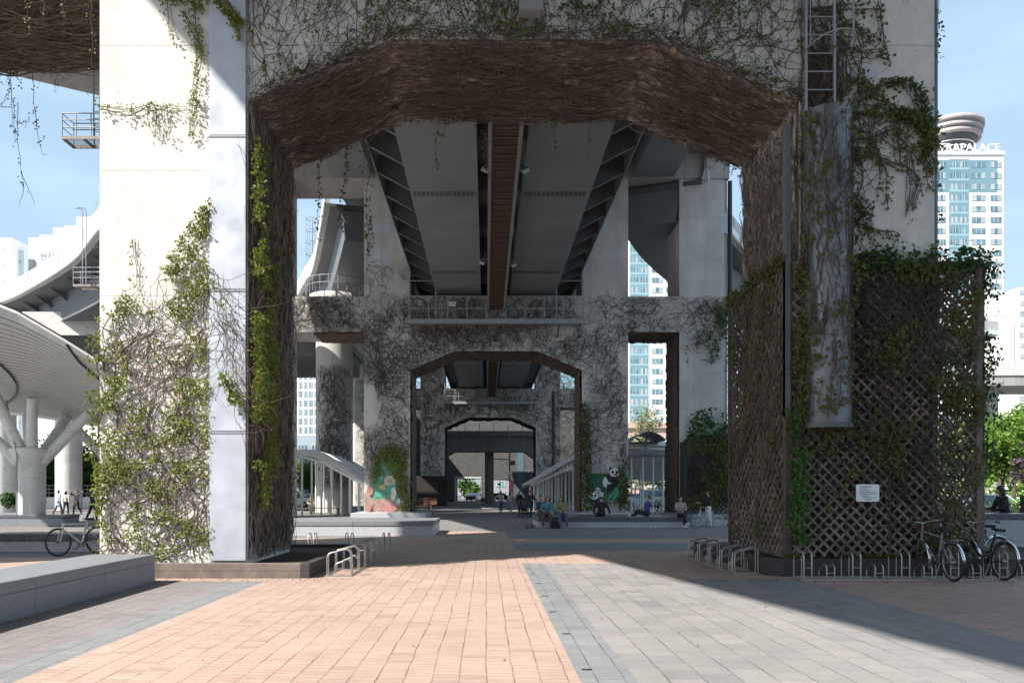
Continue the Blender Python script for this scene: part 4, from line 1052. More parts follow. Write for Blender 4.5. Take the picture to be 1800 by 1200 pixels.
m.build('safety_cage', RAIL, ld)
m = MB()
for z in (8.9, 10.9, 12.9):
    for x in (xa_, xb_): m.box(x-.02, x+.02, 14.33, 14.5, z, z+.05)
m.build('wall_bracket', RAIL, ld)
# notice board
c = P(1522, 866, TY-.06)
nb = thing('notice_board', 'white printed notice fixed to the dark trellis above the bike rack', 'sign', (c.x, TY-.12, c.z))
m = MB(); m.box(-.215, .215, -.012, 0, -.16, .16); m.build('board', WHITE, nb, bevel=.004)
INK = M('printed_ink', (.10,.13,.28), .6)
m = MB()
for i, (a, b) in enumerate(((-.15,.06),(-.15,-.02),(-.15,.05),(-.15,.16),(-.15,.17),(-.13,.02),(-.10,.15),(-.05,.08))):
    z = .115-i*.033; x = a
    while x < b:
        wdt = random.uniform(.012,.03); m.box(x, min(x+wdt, b), -.0145, -.0125, z-.008, z+(.012 if i == 0 else .006)); x += wdt+.008
m.build('printed_lines', INK, nb)
m = MB()
for x in (-.2,.2):
    for z in (-.145,.145): m.tube([(x,-.012,z),(x,-.018,z)], .008, 8)
m.build('screw', DARK, nb)

# ------------------------------------------------------------------ timber planters
pl = thing('timber_planter', 'low weathered timber planter kerb round the foot of the sunlit left pier', 'planter')
x0 = -6.9; x1 = (545-VX)/F*13.85
for z0, z1 in ((0.009,.135),(.14,.272)):
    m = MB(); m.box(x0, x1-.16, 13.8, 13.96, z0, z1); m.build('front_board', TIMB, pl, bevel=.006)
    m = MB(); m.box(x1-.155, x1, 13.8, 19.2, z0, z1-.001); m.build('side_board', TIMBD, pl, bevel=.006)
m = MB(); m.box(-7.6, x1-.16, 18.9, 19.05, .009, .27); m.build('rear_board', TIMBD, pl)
m = MB(); m.box(x0, x1-.16, 13.97, 18.89, .01, .2); m.build('soil', SOIL, pl)
pr_ = thing('timber_planter', 'dark timber planter kerb with cut corner round the foot of the big trellis', 'planter')
m = MB(); m.prism([(5.45,14.08),(12.6,14.08),(12.6,14.22),(5.5,14.22),(5.32,14.4),(5.32,19.2),(5.18,19.2),(5.18,14.35)], 'z', .009, .33); m.build('kerb_board', TIMBD, pr_, bevel=.008)
m = MB(); m.box(5.33, 12.6, 14.41, 19.1, .01, .27); m.box(5.52, 12.6, 14.225, 14.40, .01, .27); m.build('soil', SOIL, pr_)
lf = MB(); q = sample(260, 5.5, 9.3, 14.24, 14.34, lambda u, v: (fbm(u*2.2, v, 95) > .5)*1.0); leaves(lf, np.stack([q[:,0], q[:,1], np.full(len(q), .30)], 1), (0,-.2,1), .05, 4, droop=-.3, out=.08)
g = lf.build('weeds', LEAFO, None, fix=False); tag(g, 'small weeds sprouting along the dark planter under the trellis', 'weeds', kind='stuff')

fl = MB(); n_ = 260
q = np.concatenate([np.stack([rng.uniform(-6.5,-2.2,n_), 13.75-np.abs(rng.normal(0,.35,n_)), np.full(n_,.016)],1), np.stack([rng.uniform(-5.68,-5.5,60), rng.uniform(7,13.2,60), np.full(60,.016)],1), np.stack([rng.uniform(4.5,10,150), 13.4-np.abs(rng.normal(0,.5,150)), np.full(150,.016)],1), np.stack([rng.uniform(-4,6,120), rng.uniform(6.5,20,120), np.full(120,.016)],1)])
leaves(fl, q, (0,0,1), .032, 1, droop=0, out=.0)
o = fl.build('fallen_leaves', islandmat('dry_leaf', (.10,.07,.035), (.22,.16,.08)), None, fix=False); tag(o, 'small dry leaves scattered over the paving and along the planter kerbs', 'fallen leaves', kind='stuff')
# ------------------------------------------------------------------ bike racks
def rack(name_label, n, pitch, along, loc, wide=.44, g='stainless bike racks'):
    """hoops stand across the run; tall pair, low pair, tall pair ..."""
    t = thing('bike_rack', name_label, 'bike rack', loc, along, g)
    L = pitch*n
    m = MB()
    for y in (-wide/2, wide/2): m.box(0, L, y-.025, y+.025, .009, .03)
    for i in range(4): m.box(L*i/3.001, L*i/3.001+.04, -wide/2+.026, wide/2-.026, .012, .028)
    m.build('base_rail', INOX, t)
    for i in range(n):
        h = .50 if i % 2 == 0 else .28
        wv = wide if i % 2 == 0 else wide*.72
        for dx in (.06, .2):
            x = i*pitch+dx; m = MB(); r = .10
            pts = [(x,-wv/2,.02),(x,-wv/2,h-r)] + [(x,-wv/2+r-r*math.cos(a),h-r+r*math.sin(a)) for a in np.linspace(.3,math.pi/2,5)] + [(x,wv/2-r+r*math.sin(a),h-.06-r+r*math.cos(a)) for a in np.linspace(0,math.pi/2-.2,5)] + [(x,wv/2,h-.06-r),(x,wv/2,.02)]
            m.tube(pts, .0125, 8); m.build('hoop', INOX, t)
        m = MB(); m.tube([(i*pitch+.06,-wv/2,h*.45),(i*pitch+.2,-wv/2,h*.45)], .008, 6); m.build('spacer', INOX, t)
    return t
rack('long stainless hoop bike rack in front of the big trellis, two bikes in it', 11, .43, 0, (5.52, 13.72, 0))
rack('stainless hoop bike rack along the left side of the big trellis planter', 10, .40, R(90), (4.93, 14.5, 0))
rack('stainless hoop bike rack standing by the corner of the left timber planter', 9, .40, R(90), (-2.72, 14.1, 0))
hp = thing('bike_rack', 'few stainless hoops half hidden behind the left timber planter', 'bike rack', (-4.55, 19.8, 0), 0, 'stainless bike racks')
for i in range(3):
    for dx in (0, .14):
        m = MB(); x = i*.95+dx; m.tube([(x,-.2,.01),(x,-.2,.42),(x,-.1,.5),(x,.1,.5),(x,.2,.42),(x,.2,.01)], .014, 8); m.build('hoop', INOX, hp)

# ------------------------------------------------------------------ granite benches
def bench(name, label, x0, x1, y0, y1, h, cap=.14, over=.02, top=GRAND, face=GRANL, group='granite bench blocks', seg=1.8, axis='x'):
    t = thing(name, label, 'stone bench', (0,0,0), 0, group)
    m = MB()
    if axis == 'x':
        k = max(1, int((x1-x0)/seg)); w_ = (x1-x0)/k
        for i in range(k): m.box(x0+i*w_+.004, x0+(i+1)*w_-.004, y0, y1, .009, h-cap-.004)
    else:
        k = max(1, int((y1-y0)/seg)); w_ = (y1-y0)/k
        for i in range(k): m.box(x0, x1, y0+i*w_+.004, y0+(i+1)*w_-.004, .009, h-cap-.004)
    m.build('base', face, t)
    m = MB()
    if axis == 'x':
        for i in range(k): m.box(x0+i*w_-over*(i==0)+.002, x0+(i+1)*w_+over*(i==k-1)-.002, y0-over, y1+over, h-cap, h)
    else:
        for i in range(k): m.box(x0-over, x1+over, y0+i*w_+.002, y0+(i+1)*w_-.002, h-cap, h)
    m.build('seat', top, t, bevel=.012)
    return t
bench('stone_bench', 'long polished dark granite bench running along the left foreground', -6.75, -5.7, -6, 13.2, .49, .15, .012, GRAN, GRAN, axis='y', seg=1.6)
bench('stone_bench', 'pale granite bench behind the parked mountain bike at left', -16, -7.9, 19.9, 20.9, .48, .2, .02, GRAND, GRANL)
bench('stone_bench', 'dark granite bench at the foot of the branching canopy column', -26, -19.3, 35.2, 36.4, .52, .16, .02, GRAND, GRAN)
bench('stone_bench', 'short grey granite bench behind the mountain bike beside the group of people', -19.2, -16.2, 41.2, 42.4, .9, .2, .02, GRAND, GRAN)
bench('stone_bench', 'wide granite bench in front of the flower mural', (480-VX)/F*27.2, (761-VX)/F*27.2, 27.2, 31.0, .53, .16, .03, GRAN, GRANL, seg=1.9)
bench('stone_bench', 'dark topped granite bench on which most people sit, in front of the panda mural', (947-VX)/F*33.3, (1212-VX)/F*33.3, 33.3, 37.5, .48, .2, .03, GRAND, GRANL, seg=1.7)
bench('stone_bench', 'tall grey granite block at the right edge beside the trellis post', 10.3, 15.5, 18.0, 18.9, 1.05, .14, .02, GRAND, GRANL, seg=1.9)
bench('stone_bench', 'long grey granite kerb below the cyclist and the second trellis', (1212-VX)/F*36+.1, 17.5, 36, 36.8, .45, .16, .02, GRAN, GRANL, seg=2.2)
# planter slabs round the second pier's mural legs
for xx0, xx1, lab in ((-8.0, -3.6, 'low stone planter slab under the flower mural leg'), (5.3, 9.2, 'low stone planter slab under the panda mural leg')):
    m = MB(); m.box(xx0, xx1, 45.2, 50.5, .006, .33); m.box(xx0+.2, xx1-.2, 45.4, 50.3, .33, .36); o = m.build('planter_slab', GRANL, None, bevel=.015); tag(o, lab, 'planter')

# ------------------------------------------------------------------ murals (flat painted panels on the second pier's legs)
def flat(par, name, pts, Y, mat):
    m = MB(); m.prism([(p[0], p[1]) for p in pts], 'y', Y-.006, Y); return m.build(name, mat, par)
def blob(cx, cz, rx, rz, n=18, seed=0, j=.12):
    r = random.Random(seed); return [(cx+rx*math.cos(a)*(1+r.uniform(-j,j)), cz+rz*math.sin(a)*(1+r.uniform(-j,j))) for a in np.linspace(0, 2*math.pi, n, False)]
def pm(px, py, Y=46.4): q = P(px, py, Y); return (q.x, q.z)
def pol(pts, Y=46.4): return [pm(a, b, Y) for a, b in pts]
PT = {k: M('mural_'+k, c, .75, 0, .28, 2.5) for k, c in dict(green=(.12,.30,.19), jade=(.10,.36,.27), pink=(.36,.17,.15), rose=(.33,.22,.18), cream=(.62,.60,.50), cyan=(.25,.52,.50), gold=(.45,.36,.14), leaf=(.10,.22,.06), forest=(.025,.11,.055), bamboo=(.10,.38,.22), white=(.70,.70,.68), black=(.02,.02,.025), frame=(.30,.22,.13)).items()}
mu = thing('flower_mural', 'faded painted panel of pink flowers on green at the foot of the left leg', 'mural')
ly = 46.38
flat(mu, 'ground_paint', pol([(643,905),(640,868),(650,858),(652,815),(680,798),(712,812),(719,850),(721,905)]), ly, PT['rose'])
flat(mu, 'leaf_paint', pol([(652,876),(654,818),(668,806),(706,812),(712,838),(702,862),(706,880),(680,878)]), ly-.008, PT['green'])
for i, (x, y, rx, ry, k) in enumerate(((685,845,10,10,'cream'),(686,845,5,5,'gold'),(664,868,9,6,'jade'),(690,860,12,9,'jade'),(682,886,17,11,'pink'),(679,881,10,6,'rose'),(684,893,14,7,'pink'),(704,880,8,8,'cyan'),(704,880,4,4,'cream'),(651,862,6,9,'pink'),(706,856,6,10,'rose'),(648,892,5,7,'pink'),(692,868,5,12,'cream'),(660,828,9,7,'leaf'),(668,838,7,10,'jade'),(697,822,9,6,'leaf'),(673,856,6,5,'gold'))):
    q = pm(x, y); flat(mu, 'flower_paint' if k not in ('leaf','jade') else 'leaf_paint', blob(q[0], q[1], rx*.0344, ry*.0344, 18, i), ly-.016-.007*i, PT[k])
mu = thing('panda_mural', 'painted panel of a panda climbing green bamboo at the foot of the right leg', 'mural')
def mp_(name, pts, i, k): flat(mu, name, pol(pts), ly-.004-.007*i, PT[k])
m = MB(); a = pm(1032, 879); b = pm(1102, 832); m.box(a[0], b[0], ly-.01, ly+.02, a[1], b[1]); m.build('board', PT['forest'], mu)
m = MB(); m.box(a[0], b[0], ly-.03, ly-.011, b[1], b[1]+.07); m.box(a[0], b[0], ly-.03, ly-.011, a[1]-.07, a[1]); m.build('board_frame', PT['frame'], mu)
i = 3
for k in range(16):
    x = 1036+k*3.3+random.uniform(-1,1); mp_('leaf_paint', [(x,876),(x+1.2,876),(x+random.uniform(-3,5),838+random.uniform(0,12))], i, random.choice(['leaf','green','jade'])); i += .12
i = 6
for x0, y0, x1, y1 in ((1066,878,1100,832),(1072,882,1104,843),(1078,876,1096,826),(1084,872,1105,836)):
    mp_('bamboo_paint', [(x0,y0),(x0+4,y0),(x1+4,y1),(x1,y1)], i, random.choice(['bamboo','jade'])); i += 1
E = lambda cx, cy, rx, ry, s=0: [(cx+rx*math.cos(t), cy+ry*math.sin(t)) for t in np.linspace(0, 2*math.pi, 20, False)]
def panda_head(cx, cy, r):
    global i
    for dx in (-.78, .78): mp_('panda_ear', E(cx+dx*r, cy-.72*r, .38*r, .36*r), i, 'black')
    mp_('panda_face', E(cx, cy, 1.08*r, r*.92), i+1, 'white')
    for dx in (-.42, .42): mp_('panda_eye_patch', E(cx+dx*r, cy-.05*r, .26*r, .32*r), i+2, 'black')
    mp_('panda_nose', E(cx, cy+.38*r, .2*r, .13*r), i+2, 'black'); i += 3
mp_('panda_body', E(1068, 847, 9, 11), i, 'white'); i += 1
mp_('panda_arm', [(1064,836),(1072,831),(1090,842),(1092,848),(1082,852),(1068,846)], i, 'black'); i += 1
mp_('panda_leg', [(1066,852),(1078,848),(1079,858),(1073,868),(1067,862)], i, 'black'); i += 1
panda_head(1080, 830, 8.5)
i += 1; mp_('panda_body', E(1046, 875, 9, 7), i, 'black'); i += 1; panda_head(1043, 871, 7.5); panda_head(1050, 861, 4.6); panda_head(1056, 868, 4.2)

# second trellis on the right column of the second pier, third at the third pier
t = thing('trellis', 'dark trellis box overgrown with vine at the foot of the far right column', 'trellis')
qa = P(1207, 905, 45.4); qb = P(1300, 905, 45.4); za, zc = .3, P(0, 772, 45.4).z
trellis_panel(t, (qa.x, 45.4, za), (1,0,0), (0,-1,0), qb.x-qa.x+1.2, zc-za, .3, .06, TIMBD)
m = MB(); m.box(qa.x-.15, qa.x, 45.35, 45.5, 0, zc); m.box(qa.x-.1, qb.x+1.2, 45.36, 45.5, zc-.15, zc); m.build('post', TIMBD, t)
qc = P(1184, 905, 50.4)
m = MB(); m.box(qa.x-.12, qa.x-.05, 45.5, 50.4, .3, zc-.1); m.build('side_boarding', TIMBD, t)
st = MB(); lf = MB(); lf2 = MB()
uv = np.stack([rng.uniform(qa.x, qb.x+1, 900), rng.uniform(.5, zc, 900)], 1)
strands(st, (0,45.38,0), X1, Z1, YN, uv, math.pi/2+rng.normal(0,.5,900), 12, .2, .2, .022, lambda u, v: (u > qa.x) & (u < qb.x+1.2) & (v > .3) & (v < zc+.1), (.0,.1), full=True)
q = sample(900, qa.x, qb.x+1, .6, zc, lambda u, v: np.clip((fbm(u*.9, v*.9, 97)-.36)*5, 0, 1)*np.clip(1.5-(u-qa.x)/3.0, .15, 1)); leaves(lf, np.stack([q[:,0], np.full(len(q), 45.3), q[:,1]], 1), YN, .14, 3, out=.12)
q = sample(220, qa.x, qb.x+1, zc-.15, zc+.3, lambda u, v: 1.0+0*u); leaves(lf2, np.stack([q[:,0], np.full(len(q), 45.4), q[:,1]], 1), (0,-.7,.7), .18, 4, out=.2)
vine('leafy_vine', 'dark vine thatching the far trellis behind the cyclist', st, [(lf, LEAFO), (lf2, LEAFD)], None, None, STEMD)
t = thing('trellis', 'low dark timber trellis wall at the left foot of the third pier', 'trellis')
qa = P(729, 893, 86.5); qb = P(783, 893, 86.5); zc = P(0, 836, 86.5).z
trellis_panel(t, (qa.x, 86.5, .1), (1,0,0), (0,-1,0), qb.x-qa.x, zc-.1, .4, .09, TIMBD)
m = MB(); m.box(qa.x, qb.x, 86.6, 86.7, .05, zc); m.box(qb.x, qb.x+.15, 86.4, 87.5, 0, zc+.1); m.build('backing_board', MATBD, t)
# ------------------------------------------------------------------ access platforms with ladders
def access(label, px0, px1, pyf, pyr, Y, zt, d=1.1, group='hung access platforms', cage=False):
    a = P(px0, pyf, Y); b = P(px1, pyf, Y); h = (pyf-pyr)/F*Y
    t = thing('access_platform', label, 'access platform', (a.x, Y, a.z), 0, group); w_ = b.x-a.x
    m = MB(); m.box(0, w_, 0, .06, -.12, .02); m.box(0, w_, d-.06, d, -.12, .02); m.box(0, .06, .06, d-.06, -.12, .02); m.box(w_*.45, w_*.45+.08, .06, d-.06, -.12, .0); m.build('frame', M('rusty_steel', (.26,.22,.20), .7, .1, .3, 4), t)
    m = MB()
    for x in np.arange(.1, w_, .09): m.box(x, x+.012, .07, d-.07, -.03, 0)
    m.build('grating', STEEL, t)
    m = MB()
    for x, y in [(0.02, 0.02), (0.02, d-.02), (w_*.33, .02), (w_*.66, .02), (w_-.02, .02), (w_*.5, d-.02)]: m.tube([(x,y,0),(x,y,h)], .028, 6)
    m.build('rail_post', RAIL, t)
    m = MB()
    for z in (h*.4, h*.72, h): m.tube([(w_,.02,z),(0.02,.02,z),(0.02,d-.02,z),(w_,d-.02,z)], .026, 6)
    m.build('handrail', RAIL, t)
    top = zt-a.z
    m = MB()
    for x in (w_*.5, w_*.5+.28):
        m.tube([(x,d-.1,0),(x,d-.1,top)], .035, 6)
    z = .3
    while z < top: m.tube([(w_*.5,d-.1,z),(w_*.5+.28,d-.1,z)], .018, 5); z += .32
    m.build('ladder', RAIL, t)
    m = MB()
    for z in (h*2.2, h*2.9, h*3.6): 
        if z < top: m.tube([(w_*.5+.14+.38*math.cos(q), d-.1-.7*max(0,math.sin(q)), z) for q in np.linspace(0, math.pi, 10)], .014, 5)
    for q in np.linspace(.4, math.pi-.4, 3): m.tube([(w_*.5+.14+.38*math.cos(q), d-.1-.7*math.sin(q), h*2.2), (w_*.5+.14+.38*math.cos(q), d-.1-.7*math.sin(q), min(top, h*5))], .01, 5)
    m.build('safety_cage', RAIL, t)
    return t
access('steel access platform hung by a ladder against the sky left of the sunlit pier', 108, 186, 240, 199, 35.0, 22.0, 1.0)
access('steel access platform with tall ladder on the near side of the left curved ramp', 128, 200, 500, 470, 47.5, 20.4, .9)
ap = thing('ladder_post', 'slim twin pole with a bent hook top beside the left curved ramp', 'pole')
m = MB(); q = P(148, 500, 47.2); zt_ = P(0, 366, 47.2).z
for dx in (-.09, .12): m.tube([(q.x+dx,47.2,q.z),(q.x+dx,47.2,zt_-.3),(q.x+dx-.1,47.2,zt_),(q.x+dx-.5,47.2,zt_)], .035, 6)
m.build('pole', RAIL, ap)
m = MB(); q = P(241, 0, 64.9)
# caged ladder standing on the far ramp
cl_ = thing('caged_ladder', 'distant caged ladder rising against the sky above the left gap', 'ladder')
q0 = P(548, 470, 72); q1 = P(548, 387, 72)
m = MB()
for dx in (-.25,.25): m.tube([(q0.x+dx+.3,72,q0.z-3),(q0.x+dx+.3,72,q1.z)], .05, 5)
m.build('rail', RAIL, cl_)
m = MB()
for z in np.linspace(q0.z, q1.z, 5): m.tube([(q0.x+.45*math.cos(a), 71.6+.45*math.sin(a), z) for a in np.linspace(0, 2*math.pi, 10, False)], .03, 4, closed=True)
for a in np.linspace(0, math.pi*2, 6, False): m.tube([(q0.x+.45*math.cos(a), 71.6+.45*math.sin(a), q0.z), (q0.x+.45*math.cos(a), 71.6+.45*math.sin(a), q1.z)], .02, 4)
m.build('safety_cage', RAIL, cl_)

# ------------------------------------------------------------------ white slatted funnel canopy at left, on its branching column
WSLAT = M('white_slat', (.46,.455,.44), .5, 0, .06, 2)
cv = thing('slatted_canopy', 'big white slatted shell canopy curving down at the left edge', 'canopy')
def cpt(u, v):   # u: left..right 0..1, v: near upper edge 0 .. low rear edge 1
    x = -27 + u*12.2
    top = np.interp(u, [0,.6,.7,.85,.97,1.0], [10.2,9.0,8.6,7.5,6.55,6.3]); low = np.interp(u, [0,.2,.6,1.0], [5.8,5.7,5.0,4.6])
    yt = 28.5+2.0*u; yl = 40.5-2.5*u
    z = top + (low-top)*(v**.62); y = yt+(yl-yt)*v
    return Vector((x, y, z))
m = MB(); NS = 36; NU = 22
for k in range(NS):
    v0 = k/NS; v1 = (k+.80)/NS
    pa = [cpt(u, v0) for u in np.linspace(0,1,NU)]; pb = [cpt(u, v1) for u in np.linspace(0,1,NU)]
    up = Vector((0,.05,.10))
    V = pa+pb+[p+up for p in pa]+[p+up for p in pb]; n = NU
    fs = []
    for i in range(n-1):
        fs += [(i,i+1,n+i+1,n+i),(2*n+i,3*n+i,3*n+i+1,2*n+i+1),(i,2*n+i,2*n+i+1,i+1),(n+i,n+i+1,3*n+i+1,3*n+i)]
    fs += [(0,n,3*n,2*n),(n-1,3*n-1,4*n-1,2*n-1)]
    m.poly(V, fs)
m.build('slat_shell', WSLAT, cv)
m = MB(); 
for k in range(NS-1):
    pass
pa = [cpt(u, v)+Vector((0,.1,.16)) for v in np.linspace(0,1,14) for u in np.linspace(0,1,NU)]
m.poly(pa, [(i*NU+j, i*NU+j+1, (i+1)*NU+j+1, (i+1)*NU+j) for i in range(13) for j in range(NU-1)]); m.build('roof_skin', M('roof_membrane', (.14,.14,.135), .8), cv, fix=False)
for uc, du in ((.40,.16), (.86,.10)):
    m = MB(); m.tube([cpt(uc+du*math.sin(v*math.pi)-(.3 if uc < .5 else .22)*v*v, v)-Vector((0,.05,.06)) for v in np.linspace(0,1,18)], .045, 6); m.build('seam_strip', DARK, cv)
m = MB(); m.tube([cpt(u, 1)+Vector((0,.05,.0)) for u in np.linspace(0,1,12)], .12, 8); m.build('edge_tube', WHITE, cv)
bc = thing('branching_column', 'pale concrete column splitting into slanted arms under the slatted canopy', 'column')
bx, by = (55-VX)/F*36.6, 36.6
m = MB(); m.lathe([(.64,.0),(.64,2.9),(.95,3.5),(.95,3.62),(.3,3.7)], (bx,by,0), 8); m.build('trunk', CONW, bc)
for dx, dy, z in ((-3.0,-1.2,5.9),(-.75,-1.6,6.1),(.75,-1.2,5.9),(3.0,.2,5.7),(.6,2.2,5.5),(-1.4,2.0,5.5)):
    m = MB(); m.tube([(bx+dx*.16, by+dy*.16, 3.0),(bx+dx, by+dy, z)], [.28,.22], 10); m.build('arm', CONW, bc)
m = MB(); m.tube([(bx-.2,by-.8,.5),(bx-.2,by-.8,3.3),(bx-.45,by-1.2,5.8)], .04, 6); m.build('drain_pipe', RAIL, bc)
dp = thing('leaning_strut', 'slanted pale canopy strut half hidden by the sunlit pier', 'column')
m = MB(); q0 = P(132, 752, 38); q1 = P(182, 800, 38); m.tube([q0, q1, P(190,900,38)], .22, 10); m.build('strut', CONW, dp)

# ------------------------------------------------------------------ shelters with wavy white roofs
def shelter(label, prof, ya_, yb_, nw, amp, posts, py_rows, peak=.5, tilt=None):
    """prof: list of (x, z) along the roof; corrugated in depth"""
    t = thing('wavy_shelter', label, 'shelter', group='white wavy roofed shelters')
    xs = np.array([p[0] for p in prof]); zs = np.array([p[1] for p in prof])
    NX, NY = 24, nw*8
    ux = np.linspace(xs[0], xs[-1], NX); uz = np.interp(ux, xs, zs)
    V = []; 
    for j in range(NY+1):
        y = ya_+(yb_-ya_)*j/NY; f = amp*abs(math.sin(math.pi*j/8))
        for x, z in zip(ux, uz):
            s_ = abs(x-xs[0])/abs(xs[-1]-xs[0]); g_ = s_/peak if s_ < peak else 1-.8*(s_-peak)/(1-peak)
            dz = 0 if tilt is None else -tilt[1]*(y-ya_)*min(1, max(0, (x-tilt[0])/1.5))
            V.append((x, y, z+f*(.15+.85*g_**1.6)+dz))
    n = NX; N_ = (NY+1)*n
    V2 = V+[(x,y,z+.07) for x,y,z in V]
    fs = []
    for j in range(NY):
        for i in range(n-1):
            fs.append((j*n+i, (j+1)*n+i, (j+1)*n+i+1, j*n+i+1)); fs.append((N_+j*n+i, N_+j*n+i+1, N_+(j+1)*n+i+1, N_+(j+1)*n+i))
    for i in range(n-1):
        fs.append((i, i+1, N_+i+1, N_+i)); fs.append((NY*n+i, N_+NY*n+i, N_+NY*n+i+1, NY*n+i+1))
    for j in range(NY):
        fs.append((j*n, N_+j*n, N_+(j+1)*n, (j+1)*n)); fs.append((j*n+n-1, (j+1)*n+n-1, N_+(j+1)*n+n-1, N_+j*n+n-1))
    m = MB(); m.poly(V2, fs); m.build('roof', WHITE, t, fix=False)
    m = MB(); m.beam((ux[0], ya_-.02, uz[0]-.08), (ux[NX//2], ya_-.02, uz[NX//2]-.08), .1, .16); m.beam((ux[NX//2], ya_-.02, uz[NX//2]-.08), (ux[-1], ya_-.02, uz[-1]-.08), .1, .16); m.build('edge_beam', WHITE, t)
    for j in range(0, NY+1, 8):
        y = ya_+(yb_-ya_)*j/NY
        m = MB()
        for i in range(0, n-3, 3): m.beam((ux[i], y+.1, uz[i]-.12), (ux[i+3], y+.1, uz[i+3]-.12), .07, .14)
        m.build('rafter', RAIL, t)
    for y in py_rows:
        for x in posts:
            z = float(np.interp(x, xs if xs[0] < xs[-1] else xs[::-1], zs if xs[0] < xs[-1] else zs[::-1]))
            m = MB(); m.tube([(x, y, 0), (x, y, z-.02)], .07, 8); m.build('post', WHITE, t)
    return t
Ys = 50.5
lp = [P(px, py, Ys) for px, py in ((470,782),(512,795),(545,800),(600,826),(637,848),(655,858))]
shelter('white wavy roofed shelter at left behind the flower mural leg', [(p.x, p.z) for p in lp], Ys, 62, 6, .5, [P(px, 0, Ys+.6).x for px in (515,531,548,565,582,600,616,632)], (Ys+.6, 58), .52)
Yr = 55
rp = [P(px, py, Yr) for px, py in ((932,851),(960,835),(985,820),(1015,803),(1060,785),(1105,782),(1185,784),(1230,790))]
sh = shelter('white wavy roofed shelter at right behind the panda mural leg', [(p.x, p.z) for p in rp], Yr, 68, 7, .5, [P(px, 0, Yr+.8).x for px in (943,951,960,970,981,994,1007,1022,1040,1060,1085,1110,1130,1148,1165)], (Yr+.8, 64), .8, (P(1050,0,Yr).x, .17))
uc = thing('arched_cap', 'small arched grey roof cap on a forked post above the right shelter', 'roof cap')
q = P(1136, 785, 54); m = MB()
ar = [(q.x+1.15*s, q.z+1.0-.55*s*s) for s in np.linspace(-1,1,13)]
m.prism(ar+[(x, z-.07) for x, z in ar[::-1]], 'y', 53, 57); m.build('roof_shell', STEEL, uc)
m = MB(); m.tube([(q.x,54,q.z-.6),(q.x,54,q.z+.95)], .08, 8); m.tube([(q.x,54,q.z+.1),(q.x-.8,54,q.z+.66)], .06, 6); m.tube([(q.x,54,q.z+.1),(q.x+.8,54,q.z+.66)], .06, 6); m.build('forked_post', RAIL, uc)
m = MB(); m.tube([(q.x-1.4,53.8,q.z-.62),(q.x+2.2,53.8,q.z-.55)], .12, 8); m.build('gutter', RAIL, uc)

# ------------------------------------------------------------------ towers and far buildings
TW = M('tower_white_panel', (.74,.73,.70), .6, 0, .04, .05)
TG = M('tower_teal_glass', (.17,.29,.33), .25, 0, .12, .08)
TGW = M('tower_window_glass', (.13,.22,.27), .12, 0, .45, .35)
TB = M('tower_blind', (.36,.38,.40), .4, 0, .2, .3)
WMESH = {}
def windows(t, lst, h, Y, vis):
    """each window in view its own part (at most 100), the others one part"""
    def geo(m, x, z, wd, v):
        m.box(x, x+wd, Y-.04, Y, z, z+h)
        if v & 1: m.box(x, x+wd*.3, Y-.06, Y-.041, z, z+h, 1)
        if v & 2: m.box(x+wd*.72, x+wd, Y-.06, Y-.041, z, z+h, 1)
        for k in (.31, .69): m.box(x+wd*k-.04, x+wd*k+.04, Y-.09, Y-.061, z, z+h, 2)
    seen = [q for q in lst if vis(VX+(q[0]+q[2]/2)*F/Y, VY-(q[1]+h/2-CH)*F/Y)]
    seen.sort(key=lambda q: abs(q[0])); near = seen[:100]; ns = set(near); rest = [q for q in lst if q not in ns]
    for x, z, wd in near:
        v = random.choice((0,1,2,3,3)); key = (round(wd,2), round(h,2), v)
        if key not in WMESH:
            m = MB(); n0 = len(m.v)
            def g2(): 
                m.box(0, wd, -.04, 0, 0, h)
                if v & 1: m.box(0, wd*.3, -.055, -.041, 0, h, 1)
                if v & 2: m.box(wd*.72, wd, -.055, -.041, 0, h, 1)
                for k in (.31, .69): m.box(wd*k-.04, wd*k+.04, -.07, -.057, 0, h, 2)
            g2(); o = m.build('window', [TGW, TB, TW]); WMESH[key] = o.data
        else:
            o = bpy.data.objects.new('window', WMESH[key]); C.objects.link(o)
        o.location = (x, Y, z); o.parent = t
    if rest:
        m = MB()
        for x, z, wd in rest: geo(m, x, z, wd, random.choice((0,1,2,3)))
        o = m.build('window_rows', [TGW, TB, TW], t, fix=False); o['kind'] = 'stuff'
def tower(label, x0, x1, Y, dep, floors, fh, z0, teal, bays, toprows, vis):
    """teal: (a,b) metres from x0 of the all-glass strip; bays: [(x,width)] windows from x0"""
    t = thing('apartment_tower', label, 'tower', group='white and teal apartment towers')
    H = z0+floors*fh
    m = MB(); m.box(x0, x1, Y, Y+dep, 0, H+1.2); m.box(x0-.3, x1+.3, Y-.3, Y+dep+.3, H+1.2, H+2.2); m.build('wall', TW, t)
    m = MB(); m.box(x0+teal[0], x0+teal[1], Y-.06, Y-.005, z0, H)
    if toprows: m.box(x0+.8, x1-1.8, Y-.055, Y-.004, H-toprows*fh, H-.2)
    m.build('curtain_wall', TG, t)
    windows(t, [(x0+xb_, z0+f*fh+.75, wb) for xb_, wb in bays for f in range(floors)], fh*.52, Y-.065, vis)
    m = MB()
    for f in range(floors):
        zf = z0+f*fh; m.box(x0+teal[0], x0+teal[1], Y-.10, Y-.065, zf+.1, zf+.75)
    m.build('spandrel', M('tower_spandrel', (.28,.43,.47), .3), t, fix=False)
    return t, H
YT = 222
k_ = YT/F
xr_ = (1764-VX)*k_; xl_ = (1540-VX)*k_
